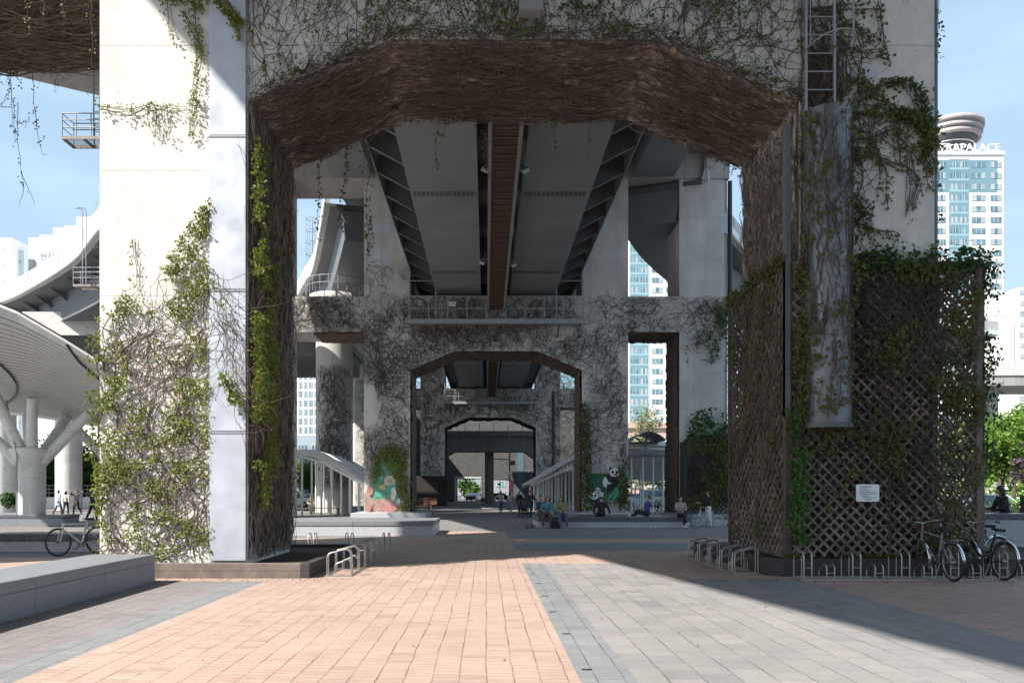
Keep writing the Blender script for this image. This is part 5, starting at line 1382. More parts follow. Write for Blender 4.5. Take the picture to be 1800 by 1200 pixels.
tw, H = tower('white tower with teal glass top, saucer crown and roof lettering at right', xl_, xr_, YT, 22, 28, 19.4*k_, CH+(VY-280)*k_-28*19.4*k_, ((1668-1540)*k_, (1703-1540)*k_),
    [((a-1540)*k_, b*k_) for a, b in ((1560,22),(1600,22),(1648,14),(1671,12),(1687,12),(1708,24),(1741,19))], 3, lambda x, y: x > 1640 and y < 640)
m = MB(); sx = (1664-VX)*(YT+9)/F; rs = 9.6
m.lathe([(8.0,6.95),(8.9,7.0),(8.9,8.1),(8.3,8.1),(8.3,8.6),(9.3,8.6),(9.3,9.7),(8.8,9.7),(8.8,10.2),(9.7,10.2),(9.7,11.6),(9.0,11.8),(0.1,11.8)], (sx, YT+9, H+1.6), 48)
m.build('saucer_crown', M('saucer_metal', (.42,.37,.36), .5, .2, .1, .3), tw)
m = MB(); m.lathe([(3.0,0),(3.6,1.0),(7.2,5.8),(7.9,6.94)], (sx, YT+9, H+1.6), 40); m.build('crown_cone', M('saucer_dark', (.10,.10,.11), .5, .2, .2, .3), tw)
m = MB()
for r_, z in ((4.7,1.6),(5.5,2.8),(6.3,4.0),(7.1,5.2)): m.tube([(sx+r_*math.cos(a), YT+9+r_*math.sin(a), H+1.6+z-.1) for a in np.linspace(0, 2*math.pi, 40, False)], .18, 5, closed=True)
m.build('crown_ring', TW, tw)
txt('TRAPALACE', ((1704-VX)*k_, YT-.1, H+2.35), 3.1, WHITE, tw, 'roof_lettering', ext=.12, sx=1.06)
m = MB(); m.box(xl_+2, xr_-.6, YT, YT+.3, H+2.21, H+2.4); m.build('letter_rail', RAIL, tw)
YQ = 255; kq = YQ/F
tower('white and teal tower seen through the right openings of the second pier', (1020-VX)*kq, (1262-VX)*kq, YQ, 20, 31, 17.8*kq, CH+(VY-750)*kq, ((1107-1020)*kq, (1140-1020)*kq),
    [((a-1020)*kq, b*kq) for a, b in ((1030,20),(1058,20),(1083,18),(1109,12),(1126,12),(1146,19),(1171,19),(1198,19),(1225,20))], 0, lambda x, y: 1100 < x < 1196 and 395 < y < 740)
m = MB(); m.box((1000-VX)*.18, (1300-VX)*.18, 240, 246, 0, 21.6); m.box((1000-VX)*.18, (1300-VX)*.18, 239.2, 240, 21.6, 23.3); o = MB()
pod = thing('podium_block', 'low pink stone podium under the far white tower', 'building')
m.build('wall', M('pink_stone', (.52,.36,.30), .7, 0, .08, .2), pod)
m = MB()
for i in range(8): m.box((1106-VX)*.18+i*5, (1106-VX)*.18+i*5+3.2, 239.6, 239.98, 3, 18.5)
m.build('window', M('pale_window', (.45,.50,.52), .3), pod)
def block(label, px0, px1, pyt, Y, dep, mats, floors, cols, px=None, name='apartment_block', grid=True, cat='building', group=None, frac=(.55,.5), topstep=None, z0=0):
    a = P(px0, pyt, Y); b = P(px1, pyt, Y); t = thing(name, label, cat, group=group)
    m = MB(); m.box(a.x, b.x, Y, Y+dep, 0, a.z)
    if topstep:
        zz = a.z+.01
        for k, (u0, u1, pz) in enumerate(topstep): z2 = P(0,pz,Y).z; m.box(P(u0,0,Y).x, P(u1,0,Y).x, Y+.3*(k+1), Y+dep-.4, zz, z2); zz = z2+.01
    m.build('wall', mats[0], t)
    if grid:
        fh = (a.z-z0)/floors; cw = (b.x-a.x)/cols
        windows(t, [(a.x+cw*(c+.5-frac[0]/2), z0+fh*(f+.25), cw*frac[0]) for c in range(cols) for f in range(floors)], fh*frac[1], Y-.02,
                lambda x, y: (0 < x < 175 or 508 < x < 640 or 1000 < x < 1030 or 1740 < x < 1800 or 790 < x < 925) and y < 880)
    return t
BW = M('white_render', (.78,.77,.74), .7, 0, .04, .1)
block('white apartment block just right of the tower, rows of dark windows', 1764, 1812, 532, 190, 16, (BW, TGW), 19, 4, frac=(.6,.5), topstep=[(1766,1790,518)])
block('white apartment block at the far right edge behind the elevated road', 1790, 1840, 505, 170, 14, (BW, TGW), 20, 4, frac=(.5,.5))
block('pale gridded apartment seen low through the left gap', 505, 560, 655, 210, 16, (BW, TGW), 14, 6, frac=(.7,.7))
block('pale gridded apartment tower hidden mostly behind the left round column', 562, 640, 640, 260, 16, (BW, TGW), 16, 7, frac=(.7,.7))
block('white building with rooftop box at the far left edge', -60, 22, 418, 150, 18, (BW, TGW), 16, 8, frac=(.16,.2))
t = block('white building with pale blue shaded side at the far left', 12, 42, 440, 152, 20, (M('shaded_white_render', (.60,.70,.76), .7), TGW), 14, 2, frac=(.2,.2))  # pale blue colour stands for the shade on this side
wl = block('white stepped building with a painted wall sign rising behind the left curved ramp', 50, 210, 418, 140, 24, (BW, TGW), 14, 4, grid=False, topstep=[(68,145,412),(90,175,398),(108,182,394),(128,180,377)])
q = P(75, 455, 139.9); txt('한', (q.x, 139.9, q.z), 1.5, M('sign_grey', (.35,.38,.42), .6), wl, 'wall_sign', ext=.02); q = P(88, 455, 139.9); txt('전', (q.x, 139.9, q.z), 1.5, M('sign_grey', (.35,.38,.42), .6), wl, 'wall_sign', ext=.02)
m = MB(); q = P(56, 0, 139.8); 
for i in range(9): m.box(q.x-.6+i*.12, q.x-.55+i*.12, 139.7, 139.95, 30, 44)
m.build('louvre', RAIL, wl)
block('low grey shop block behind the left shelter', 430, 560, 765, 120, 14, (M('grey_blue_cladding', (.42,.50,.58), .5), TGW), 2, 7, frac=(.8,.45))
block('teal glass building glimpsed beside the third pier', 985, 1030, 560, 150, 15, (TG, TGW), 18, 3, frac=(.4,.55))
# elevated road at far right
er = thing('elevated_road', 'grey elevated road crossing behind the trees at the right edge', 'highway deck')
q = P(1740, 640, 130); m = MB(); m.box(q.x-6, q.x+60, 130, 142, q.z-3.6, q.z-1.2); m.build('deck_slab', CON3, er)
m = MB(); m.box(q.x-6, q.x+60, 129.8, 130, q.z-1.9, q.z+.1); m.build('parapet', FASC, er)
for x in (q.x+4, q.x+34): 
    m = MB(); m.lathe([(1.2,0),(1.2,q.z-3.61)], (x,136,0), 20); m.build('pillar', CON2, er)
m = MB(); a_ = P(1790,640,129); m.tube([(a_.x,129.9,a_.z),(a_.x,129.9,a_.z+7)], .12, 6); m.build('lamp_post', RAIL, er)

# ------------------------------------------------------------------ trees
BARK = M('tree_bark', (.10,.075,.055), .9, 0, .3, 3, bump=.5)
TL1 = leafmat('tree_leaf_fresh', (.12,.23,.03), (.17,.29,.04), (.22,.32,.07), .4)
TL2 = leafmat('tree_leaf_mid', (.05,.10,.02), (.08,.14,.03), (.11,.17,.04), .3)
TL3 = leafmat('tree_leaf_pale', (.25,.27,.13), (.30,.31,.17), (.22,.25,.10), .4)
TL4 = leafmat('tree_leaf_purple', (.11,.075,.10), (.16,.11,.14), (.09,.07,.08), .3)
def tree(label, x, y, h, r, mat, name='broadleaf_tree', trunk=.16, base=.35, n=1500, sz=.28, group='trees round the plaza', stems=1, gap=.42):
    t = thing(name, label, 'tree', (x, y, 0), 0, group)
    m = MB(); cls = []
    for s in range(stems):
        bx0, by0 = (0,0) if stems == 1 else (rng.normal(0,.35), rng.normal(0,.35))
        lean = (rng.normal(0,.08)*h, rng.normal(0,.08)*h)
        tr_ = [(bx0+lean[0]*k**1.5+rng.normal(0,.03), by0+lean[1]*k**1.5, h*.75*k) for k in np.linspace(0,1,7)]
        m.tube(tr_, list(np.linspace(trunk, trunk*.25, 7)), 8)
        for b in range(9 if stems == 1 else 5):
            k = rng.uniform(base, .95); i = int(k*6); p0 = Vector(tr_[i]); a = rng.uniform(0, 6.28); L = r*rng.uniform(.5, .95)*(1-.4*abs(k-.55))
            p1 = p0+Vector((math.cos(a)*L*.5, math.sin(a)*L*.5, L*.35)); p2 = p0+Vector((math.cos(a)*L, math.sin(a)*L, L*.55))
            m.tube([p0,p1,p2], [trunk*.4, trunk*.22, trunk*.08], 5); cls += [p1, p2, p2+Vector((rng.normal(0,.3),rng.normal(0,.3),rng.uniform(0,.5)))]
        cls.append(Vector(tr_[-1]))
    m.build('trunk', BARK, t, fix=False)
    lfm = MB(); c = np.array([tuple(q) for q in cls]); idx = rng.integers(0, len(c), n)
    d = rng.normal(0,1,(n,3)); d /= np.linalg.norm(d,axis=1,keepdims=True); d *= (rng.uniform(0,1,n)**.45)[:,None]*r*gap
    pts = c[idx]+d*np.array([1,1,.8]); pts = pts[pts[:,2] > h*base*.75]
    nrm = d[:len(pts)]+np.array([0,0,.4]); nrm /= np.linalg.norm(nrm,axis=1,keepdims=True)
    leaves(lfm, pts, nrm, sz, 3, droop=.3, out=.05)
    lfm.build('crown', mat, t, fix=False)
    return t
def treepx(label, px, pyt, Y, rpx, mat, **k):
    return tree(label, (px-VX)/F*Y, Y, CH+(VY-pyt)/F*Y, rpx/F*Y, mat, **k)
treepx('fresh green tree with many thin stems just right of the trellis post', 1762, 688, 52, 48, TL1, stems=4, trunk=.13, base=.42, n=2400, sz=.24)
treepx('fresh green tree cut by the right edge of the picture', 1815, 668, 58, 55, TL1, stems=3, trunk=.13, base=.42, n=2400, sz=.26)
treepx('dull purple leaved tree at the right edge in front of the green ones', 1822, 740, 47, 26, TL4, stems=2, trunk=.09, base=.3, n=900, sz=.2)
treepx('bright green tree behind the others at right, top reaching the elevated road', 1725, 700, 64, 50, TL1, stems=2, base=.3, n=2000, sz=.3)
treepx('thin pale budding tree in the right opening of the second pier', 1116, 676, 150, 34, TL3, trunk=.2, base=.18, n=1300, sz=.55, gap=.75)
treepx('bare branched budding tree behind the right shelter', 1165, 760, 90, 40, TL3, trunk=.14, base=.3, n=260, sz=.35)
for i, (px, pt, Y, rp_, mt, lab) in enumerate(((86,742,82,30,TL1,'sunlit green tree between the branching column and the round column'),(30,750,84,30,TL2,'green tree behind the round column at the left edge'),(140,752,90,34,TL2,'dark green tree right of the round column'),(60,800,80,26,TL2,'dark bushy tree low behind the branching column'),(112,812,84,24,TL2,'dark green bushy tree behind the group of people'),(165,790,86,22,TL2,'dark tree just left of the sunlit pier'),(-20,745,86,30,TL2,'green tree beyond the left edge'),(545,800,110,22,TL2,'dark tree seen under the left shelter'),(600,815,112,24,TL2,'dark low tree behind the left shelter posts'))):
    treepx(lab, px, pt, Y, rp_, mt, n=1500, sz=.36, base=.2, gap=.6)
treepx('dark tree standing behind the far drive through opening', 826, 835, 152, 14, TL2, n=900, sz=.5, base=.2, gap=.6)
block('pale shop building glimpsed far beyond the drive through opening', 790, 925, 842, 175, 10, (M('grey_render', (.30,.30,.30), .7), TGW), 2, 12, frac=(.6,.5))
def bush(label, px, pyb, Y, wpx, hpx, mat, sz=.12, n=500):
    q = P(px, pyb, Y); t = thing('shrub', label, 'shrub', (q.x, Y, max(0.01,q.z)))
    w_ = wpx/F*Y; h_ = hpx/F*Y
    m = MB()
    for i in range(7): m.tube([(rng.normal(0,w_*.1),rng.normal(0,.1),0),(rng.normal(0,w_*.25),rng.normal(0,.2),h_*.8)], .02, 4)
    m.build('stem', BARK, t)
    lm = MB(); d = rng.normal(0,1,(n,3)); d /= np.linalg.norm(d,axis=1,keepdims=True); d *= (rng.uniform(.2,1,n)**.6)[:,None]
    p = d*np.array([w_*.5, min(w_*.5,1.2), h_*.5])+np.array([0,0,h_*.5]); leaves(lm, p, d*.8+np.array([0,-.2,.3]), sz, 3, out=.03); lm.build('foliage', mat, t, fix=False)
bush('round green shrub in the planter at the far left', 15, 887, 50, 22, 20, LEAFD, .2, 300)
hg = MB(); q = np.stack([rng.uniform(22, 60, 2600), rng.uniform(44, 46.5, 2600), rng.uniform(.1, 1.0, 2600)], 1); leaves(hg, q, (0,-.5,.8), .2, 3, out=.05)
o = hg.build('ground_cover', TL1, None, fix=False); tag(o, 'strip of bright green ground cover under the trees at right', 'ground cover', kind='stuff')
hg = MB(); n_ = 5200; q = np.stack([rng.uniform(-75, -22, n_), rng.uniform(86, 92, n_), rng.uniform(0, 1, n_)**.8*(4.2+2.2*fbm(np.linspace(0,9,n_), np.linspace(0,9,n_), 3))], 1); leaves(hg, q, (0,-.7,.6), .45, 3, out=.2)
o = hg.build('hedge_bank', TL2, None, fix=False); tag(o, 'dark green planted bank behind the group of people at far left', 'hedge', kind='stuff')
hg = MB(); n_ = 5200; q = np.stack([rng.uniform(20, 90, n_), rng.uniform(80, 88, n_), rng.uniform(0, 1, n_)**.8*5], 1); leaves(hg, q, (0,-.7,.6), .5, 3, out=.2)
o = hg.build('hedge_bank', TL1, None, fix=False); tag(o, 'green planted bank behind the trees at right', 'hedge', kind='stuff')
# pale low wall with fence behind the group at left
lw = thing('low_wall', 'sunlit pale low wall topped with a thin fence behind the group of people', 'wall')
m = MB(); m.box(-60, -26, 72, 72.4, 0, 1.1); m.build('wall', CONW, lw)
m = MB()
for x in np.arange(-60, -26, .9): m.tube([(x,72.2,1.1),(x,72.2,2.2)], .03, 4)
for z in (1.5,1.85,2.2): m.tube([(-60,72.2,z),(-26,72.2,z)], .03, 4)
m.build('fence', RAIL, lw)
# ------------------------------------------------------------------ bicycles
def wheel(par, x, z, r, tyre, rim, spokes=20, guard=None):
    w_ = bpy.data.objects.new('wheel', None); C.objects.link(w_); w_.parent = par; w_.location = (x, 0, r)
    m = MB(); m.tube([((r-.018)*math.cos(a), 0, (r-.018)*math.sin(a)) for a in np.linspace(0, 2*math.pi, 36, False)], .019, 8, closed=True); m.build('tyre', tyre, w_)
    m = MB(); m.tube([((r-.042)*math.cos(a), 0, (r-.042)*math.sin(a)) for a in np.linspace(0, 2*math.pi, 36, False)], .011, 6, closed=True)
    for k in range(spokes):
        a = 2*math.pi*k/spokes; m.tube([(.02*math.cos(a+1), .018*(1 if k%2 else -1), .02*math.sin(a+1)), ((r-.045)*math.cos(a), 0, (r-.045)*math.sin(a))], .0016, 3, cap=False)
    m.tube([(0,-.04,0),(0,.04,0)], .022, 8); m.build('rim', rim, w_)
    return w_
def bicycle(label, loc, rz, frame_m, r=.335, step=False, guards=None, basket=False, rack_=False, rimm=None, tyrem=None, bars='flat', lean=0, stand=True, steer=0, group=None, fat=1.0):
    t = thing('bicycle', label, 'bicycle', loc, rz, group); t.rotation_euler = (lean, 0, rz)
    rimm = rimm or INOX; tyrem = tyrem or BLACK; wb = 1.06
    wheel(t, 0, r, r, tyrem, rimm)
    F0 = Vector((wb, 0, r)); bb = Vector((.44, 0, .28)); st_ = Vector((.27, 0, .80)); hd = Vector((.90, 0, .86 if bars != 'flat' else .80)); hl = Vector((.955, 0, .66))
    m = MB(); rt = .019*fat
    if step:
        m.tube([hl+Vector((-.01,0,-.02)), Vector((.72,0,.43)), Vector((.52,0,.34)), bb], .024, 8); m.tube([hd-Vector((0,0,.03)), Vector((.70,0,.55)), Vector((.50,0,.44)), Vector((.37,0,.48))], .016, 8)
    else:
        m.tube([hl, bb], .022*fat, 8); m.tube([hd-Vector((0,0,.03)), st_-Vector((0,0,.05))], rt, 8)
    m.tube([bb, st_], rt, 8); m.tube([hl-Vector((0,0,.03)), hd], .022*fat, 8)
    for s in (-1, 1):
        m.tube([bb+Vector((0,.03*s,0)), Vector((0,.055*s,r))], .011, 6); m.tube([st_+Vector((.02,.02*s,-.1)), Vector((0,.055*s,r))], .010, 6)
    m.build('frame', frame_m, t)
    fk = bpy.data.objects.new('front_fork', None); C.objects.link(fk); fk.parent = t; fk.location = hl; fk.rotation_euler = (0, 0, steer)
    m = MB()
    for s in (-1, 1): m.tube([(0,.05*s,.0), (.03,.052*s,-.12), (F0.x-hl.x,.055*s,r-hl.z)], .011*fat, 6)
    m.tube([(0,-.05,0),(0,.05,0)], .015, 6); m.build('fork_blade', frame_m, fk)
    # front wheel hangs in the fork so that it turns with it
    fw = wheel(t, wb, r, r, tyrem, rimm)
    off = Vector((F0.x-hl.x, 0, 0)); fw.location = (hl.x+off.x*math.cos(steer), off.x*math.sin(steer), r); fw.rotation_euler = (0,0,steer)
    hb = Vector((.885,0,.98 if bars != 'flat' else .93))
    m = MB(); m.tube([hd, hb], .014, 8)
    if bars == 'flat': pts = [(hb.x-.06,-.31,hb.z+.02),(hb.x,-.1,hb.z),(hb.x,.1,hb.z),(hb.x-.06,.31,hb.z+.02)]
    else: pts = [(hb.x-.27,-.30,hb.z+.03),(hb.x-.10,-.28,hb.z+.05),(hb.x+.03,-.12,hb.z+.02),(hb.x,0,hb.z),(hb.x+.03,.12,hb.z+.02),(hb.x-.10,.28,hb.z+.05),(hb.x-.27,.30,hb.z+.03)]
    m.tube(pts, .012*fat, 8); hbo = m.build('handlebar', INOX if bars != 'flat' else DARK, t)
    m = MB()
    for p, q in ((pts[0], pts[1]), (pts[-1], pts[-2])):
        p = Vector(p); q = Vector(q); m.tube([p-(q-p)*.05, p+(q-p)*.45], .017, 8)
    m.build('grip', BLACK, hbo)
    m = MB(); sz_ = .90
    m.poly([(.10,-.085,sz_),(.10,.085,sz_),(.24,.06,sz_+.01),(.38,.02,sz_),(.38,-.02,sz_),(.24,-.06,sz_+.01),(.10,-.06,sz_-.06),(.10,.06,sz_-.06),(.24,.04,sz_-.045),(.38,.015,sz_-.025),(.38,-.015,sz_-.025),(.24,-.04,sz_-.045)],
           [(0,5,2,1),(5,4,3,2),(6,7,8,11),(11,8,9,10),(0,1,7,6),(1,2,8,7),(2,3,9,8),(3,4,10,9),(4,5,11,10),(5,0,6,11)])
    m.build('saddle', BLACK, t, bevel=.015)
    m = MB(); m.tube([st_, (.24,0,sz_-.04)], .013, 8); m.build('seat_post', INOX, t)
    m = MB(); m.tube([(bb.x+.09*math.cos(a), -.045, bb.z+.09*math.sin(a)) for a in np.linspace(0, 2*math.pi, 20, False)], .008, 5, closed=True)
    for k in range(5): m.tube([(bb.x,-.045,bb.z),(bb.x+.09*math.cos(k*1.257),-.045,bb.z+.09*math.sin(k*1.257))], .006, 4)
    m.tube([(bb.x,-.06,bb.z),(bb.x+.12,-.06,bb.z-.12)], .010, 6); m.tube([(bb.x,.06,bb.z),(bb.x-.12,.06,bb.z+.12)], .010, 6); m.tube([(bb.x,-.06,bb.z),(bb.x,.06,bb.z)], .02, 8)
    m.box(bb.x+.08, bb.x+.16, -.15, -.065, bb.z-.13, bb.z-.11); m.box(bb.x-.16, bb.x-.08, .065, .15, bb.z+.11, bb.z+.13)
    m.build('crankset', DARK, t)
    m = MB(); m.tube([(bb.x,-.045,bb.z+.09),(0,-.045,r+.03)], .005, 4); m.tube([(bb.x,-.045,bb.z-.09),(0,-.045,r-.03)], .005, 4); m.build('chain', DARK, t)
    if guards:
        for (cx, a0, a1, st2) in ((0, R(20), R(175), 0), (wb, R(35), R(215), steer)):
            m = MB(); V = []; n = 18
            for k in range(n+1):
                a = a0+(a1-a0)*k/n
                for dy, dr in ((-.03,.0),(-.02,.018),(.02,.018),(.03,.0)): V.append(((r+.012+dr)*math.cos(a), dy, (r+.012+dr)*math.sin(a)))
            fs = [(k*4+j, k*4+j+1, k*4+5+j, k*4+4+j) for k in range(n) for j in range(3)]
            m.poly(V, fs, 0, True); g = m.build('mudguard', guards, t, fix=False); g.location = (cx, 0, r)
            if cx: g.location = fw.location; g.rotation_euler = (0,0,steer); 
            sm = g.modifiers.new('thick', 'SOLIDIFY'); sm.thickness = .003
    if rack_:
        m = MB()
        for y in (-.06, .06): m.tube([(.22,y*.5,.72),(-.05,y,.73),(-.26,y,.73)], .006, 6); m.tube([(-.1,y,.73),(0,y*1.1,r)], .005, 5)
        for x in (-.25,-.15,-.05): m.tube([(x,-.06,.73),(x,.06,.73)], .005, 5)
        m.build('rear_rack', INOX, t)
    if basket:
        m = MB(); bz0, bz1 = .74, .98; x0_, x1_ = 1.0, 1.26
        for z, e in ((bz0,.0),(bz0+.08,.01),(bz0+.16,.02),(bz1,.03)):
            m.tube([(x0_-e,-.15-e,z),(x1_+e,-.15-e,z),(x1_+e,.15+e,z),(x0_-e,.15+e,z)], .004 if e < .03 else .007, 4, closed=True)
        for k in range(8):
            y = -.15+.3*k/7; m.tube([(x1_,y,bz0),(x1_+.03,y*1.2,bz1)], .003, 3); m.tube([(x0_,y,bz0),(x0_-.03,y*1.2,bz1)], .003, 3)
            x = x0_+(x1_-x0_)*k/7; m.tube([(x,-.15,bz0),(x,-.18,bz1)], .003, 3); m.tube([(x,.15,bz0),(x,.18,bz1)], .003, 3); m.tube([(x,-.15,bz0),(x,.15,bz0)], .003, 3)
        m.build('basket', INOX, t)
    if stand:
        m = MB(); m.tube([(.30,.05,.30),(.16,.24,.015)], .009, 6); m.build('kickstand', INOX, t)
    return t
CHROME = M('chrome', (.72,.72,.72), .12, 1.0, .04, 5)
GREYF = M('bike_grey_paint', (.30,.31,.32), .35, .4, .08, 5)
BLKF = M('bike_black_paint', (.02,.02,.025), .3, 0, .1, 5)
WHTF = M('bike_white_paint', (.75,.76,.74), .3, 0, .05, 5)
MINT = M('mint_tyre', (.18,.42,.34), .6)
def bk(px_r, Yr_, px_f, Yf_): 
    a = Vector(((px_r-VX)/F*Yr_, Yr_, 0)); b = Vector(((px_f-VX)/F*Yf_, Yf_, 0)); return a, math.atan2(b.y-a.y, b.x-a.x)
a, rz = bk(1676, 13.25, 1618, 14.3); bicycle('silver city bicycle with chrome mudguards nosed into the long rack, leftmost of the parked pair', (a.x, a.y, .008), rz, GREYF, guards=CHROME, rack_=True, bars='swept', lean=R(-3))
a, rz = bk(1764, 13.45, 1708, 14.3); bicycle('black step through bicycle with wire front basket parked right of the silver one', (a.x, a.y, .008), rz, BLKF, step=True, guards=CHROME, rack_=True, basket=True, bars='swept', lean=R(3), steer=R(12))
bicycle('silver mountain bicycle on black tyres parked by the pale bench at left', (P(169,0,19.3).x, 19.4, .008), math.atan2(-.88, -.42), M('bike_silver_paint', (.45,.46,.47), .35, .4, .05, 5), r=.345, bars='flat', rimm=DARK, lean=R(4), fat=1.5)
bicycle('third bicycle half hidden behind the trellis post with only its chrome handlebar clear', (10.1, 15.2, .008), R(195), BLKF, guards=CHROME, bars='swept')
cyx = P(1242, 0, 35).x
wbk = bicycle('white share bicycle with mint tyres under the standing cyclist', (cyx+.50, 35, .0), R(180), WHTF, r=.30, step=True, guards=WHTF, rimm=WHTF, tyrem=MINT, bars='swept', basket=False); wbk.scale = (.86,.86,.86)
sb = bicycle('small white folding bicycle lying on the dark bench behind the man in blue', (P(1168,0,36).x, 36.0, .60), R(182), WHTF, r=.20, step=True, rimm=DARK, stand=False, bars='flat'); sb.rotation_euler = (R(62), 0, R(182)); sb.scale = (.85,.85,.85)
sb.location.z = .50
for k_i, (px, Y, lab) in enumerate(((1108, 60, 'bicycle parked under the right shelter, mostly in silhouette'), (1180, 60, 'bicycle standing under the right shelter next to the brown post'), (860+6, 84, 'bicycle parked by the round column in the far shade'))):
    bicycle(lab, (P(px,0,Y).x, Y, .008), R(160+30*k_i), BLKF, rimm=DARK, bars='flat')

# ------------------------------------------------------------------ people
def remesh(m, mat, name, parent, vox=.014, smooth=3, post=None):
    o = m.build('tmp', mat, None, fix=True)
    r = o.modifiers.new('r', 'REMESH'); r.mode = 'VOXEL'; r.voxel_size = vox
    s = o.modifiers.new('s', 'SMOOTH'); s.iterations = smooth; s.factor = .5
    dg = bpy.context.evaluated_depsgraph_get(); me = bpy.data.meshes.new_from_object(o.evaluated_get(dg))
    old = o.data; bpy.data.objects.remove(o); bpy.data.meshes.remove(old)
    for p in me.polygons: p.use_smooth = True
    if post is not None:
        bm = bmesh.new(); bm.from_mesh(me); q = post.build('tmp', mat, None); bm.from_mesh(q.data)
        for f in bm.faces: f.smooth = True
        bm.to_mesh(me); bm.free(); old = q.data; bpy.data.objects.remove(q); bpy.data.meshes.remove(old)
    me.name = name
    if not me.materials: me.materials.append(mat)
    o = bpy.data.objects.new(name, me); C.objects.link(o); o.parent = parent; return o
def capsule(m, a, b, ra, rb, n=10):
    a = Vector(a); b = Vector(b); t = (b-a); L = t.length
    if L < 1e-5: m.ell(a, (ra,)*3, n, 6); return
    t.normalize(); pts = []; rr = []
    for k in (-1,-.8,-.45,0): pts.append(a+t*ra*k*.98); rr.append(ra*math.sqrt(max(.0005,1-k*k)))
    for k in (0,.45,.8,1): pts.append(b+t*rb*k*.98); rr.append(rb*math.sqrt(max(.0005,1-k*k)))
    m.tube(pts, rr, n)
SKIN = M('skin', (.46,.28,.20), .55, 0, .06, 20); 
def cloth(name, c): return M('cloth_'+name, c, .85, 0, .18, 14)
HAIRM = M('dark_hair', (.018,.014,.013), .5, 0, .3, 60)
EYE = M('eye_dark', (.02,.015,.012), .2)
LIP = M('lip', (.32,.12,.10), .5)
def person(label, loc, rz, h, pose, top, bottom, shoe, hair='short', hairm=None, sleeve=1.0, hat=None, skirt=False, group=None, slim=1.0, bag=None, longtop=0):
    """faces -y in its own frame. pose: dict of direction vectors, built from the pelvis up"""
    t = thing('person', label, 'person', loc, rz, group); H = h
    D = lambda k, d: Vector(pose.get(k, d)).normalized()
    pel = Vector((0, 0, pose.get('pelvis', .525)*H)) + Vector(pose.get('shift', (0,0,0)))
    up = D('spine', (0,0,1)); right = Vector(pose.get('right', (-1,0,0))).normalized()   # person's right hand side
    fwd = right.cross(up); fwd = -fwd if fwd.y > 0 else fwd
    chest = pel+up*.20*H; neck = pel+up*.305*H
    hd_ = D('head', up); hc = neck+hd_*.105*H; face = D('face', (0,-1,0)); face = (face-hd_*face.dot(hd_)).normalized(); hside = hd_.cross(face)
    J = {}
    for s, sg in (('r', 1), ('l', -1)):
        sh = pel+up*.285*H+right*sg*.108*H*slim; el = sh+D('ua_'+s, (right.x*sg*.15,0,-1))*.172*H; wr = el+D('fa_'+s, (right.x*sg*.05,-.15,-1))*.15*H
        hp_ = pel+right*sg*.05*H-up*.01*H; kn = hp_+D('th_'+s, (0,0,-1))*.245*H; an = kn+D('sh_'+s, (0,0,-1))*.245*H
        J[s] = (sh, el, wr, hp_, kn, an, D('ft_'+s, (0,-1,-.12)), D('ha_'+s, tuple(wr-el)))
    def torso(m, g=0):
        capsule(m, pel, pel+up*.05*H, .072*H*slim+g, .068*H*slim+g); 
        for w2, z, r_ in ((.038,0,.062),(.03,.09,.056),(.045,.19,.060),(.060,.25,.050)):
            c_ = pel+up*z*H; capsule(m, c_-right*w2*H*slim, c_+right*w2*H*slim, r_*H*slim+g, r_*H*slim+g)
        for z0_, z1_ in ((0,.09),(.09,.19),(.19,.25)): capsule(m, pel+up*z0_*H, pel+up*z1_*H, .065*H*slim+g, .064*H*slim+g)
    b = MB(); torso(b); capsule(b, neck-up*.03*H, hc-hd_*.02*H, .032*H, .030*H)
    # head: skull, jaw, nose, ears
    rotm = Matrix((hside, -face, hd_)).transposed()
    b.ell(hc+hd_*.012*H, (.043*H,.053*H,.058*H), 16, 12, 0, rotm); b.ell(hc-hd_*.03*H+face*.012*H, (.033*H,.036*H,.038*H), 12, 8, 0, rotm)
    capsule(b, hc+face*.048*H+hd_*.008*H, hc+face*.060*H-hd_*.012*H, .006*H, .008*H, 8)
    for sg in (-1, 1): b.ell(hc+hside*sg*.044*H-hd_*.004*H, (.007*H,.012*H,.017*H), 8, 6, 0, rotm)
    fing = MB()
    for s, sg in (('r', 1), ('l', -1)):
        sh, el, wr, hp_, kn, an, ft, ha = J[s]
        capsule(b, sh, el, .029*H*slim, .023*H*slim); capsule(b, el, wr, .023*H*slim, .016*H); capsule(b, neck-up*.04*H, sh, .034*H*slim, .032*H*slim)
        capsule(b, hp_, kn, .050*H*slim, .034*H*slim); capsule(b, kn, an, .034*H*slim, .021*H); heel = an-Vector((0,0,.025*H))
        capsule(b, heel, heel+ft*.09*H, .021*H, .018*H)
        n_ = ha.orthogonal().normalized(); n_ = (right*sg - ha*ha.dot(right*sg)); n_ = n_.normalized() if n_.length > .1 else ha.orthogonal().normalized(); sd = ha.cross(n_).normalized()
        for k in (-1, 0, 1): capsule(b, wr, wr+ha*.050*H+sd*k*.012*H, .013*H, .011*H, 8)
        for k, L in ((-1.5,.036),(-.5,.044),(.5,.046),(1.5,.040)):
            p0 = wr+ha*.050*H+sd*k*.0105*H; p1 = p0+ha*L*.5*H-n_*.004*H; p2 = p1+ha*L*.42*H-n_*.012*H
            fing.tube([p0-ha*.012*H,p0,p1,p2], [.0052*H,.0052*H,.0048*H,.0036*H], 6)
        p0 = wr+ha*.018*H-sd*.016*H; fing.tube([p0, p0+ha*.020*H-sd*.012*H-n_*.004*H, p0+ha*.040*H-sd*.014*H-n_*.008*H], [.0062*H,.0058*H,.0042*H], 6)
    remesh(b, SKIN, 'body', t, .0135*H/1.65, 3, fing)
    # clothes
    m = MB(); torso(m, .013)
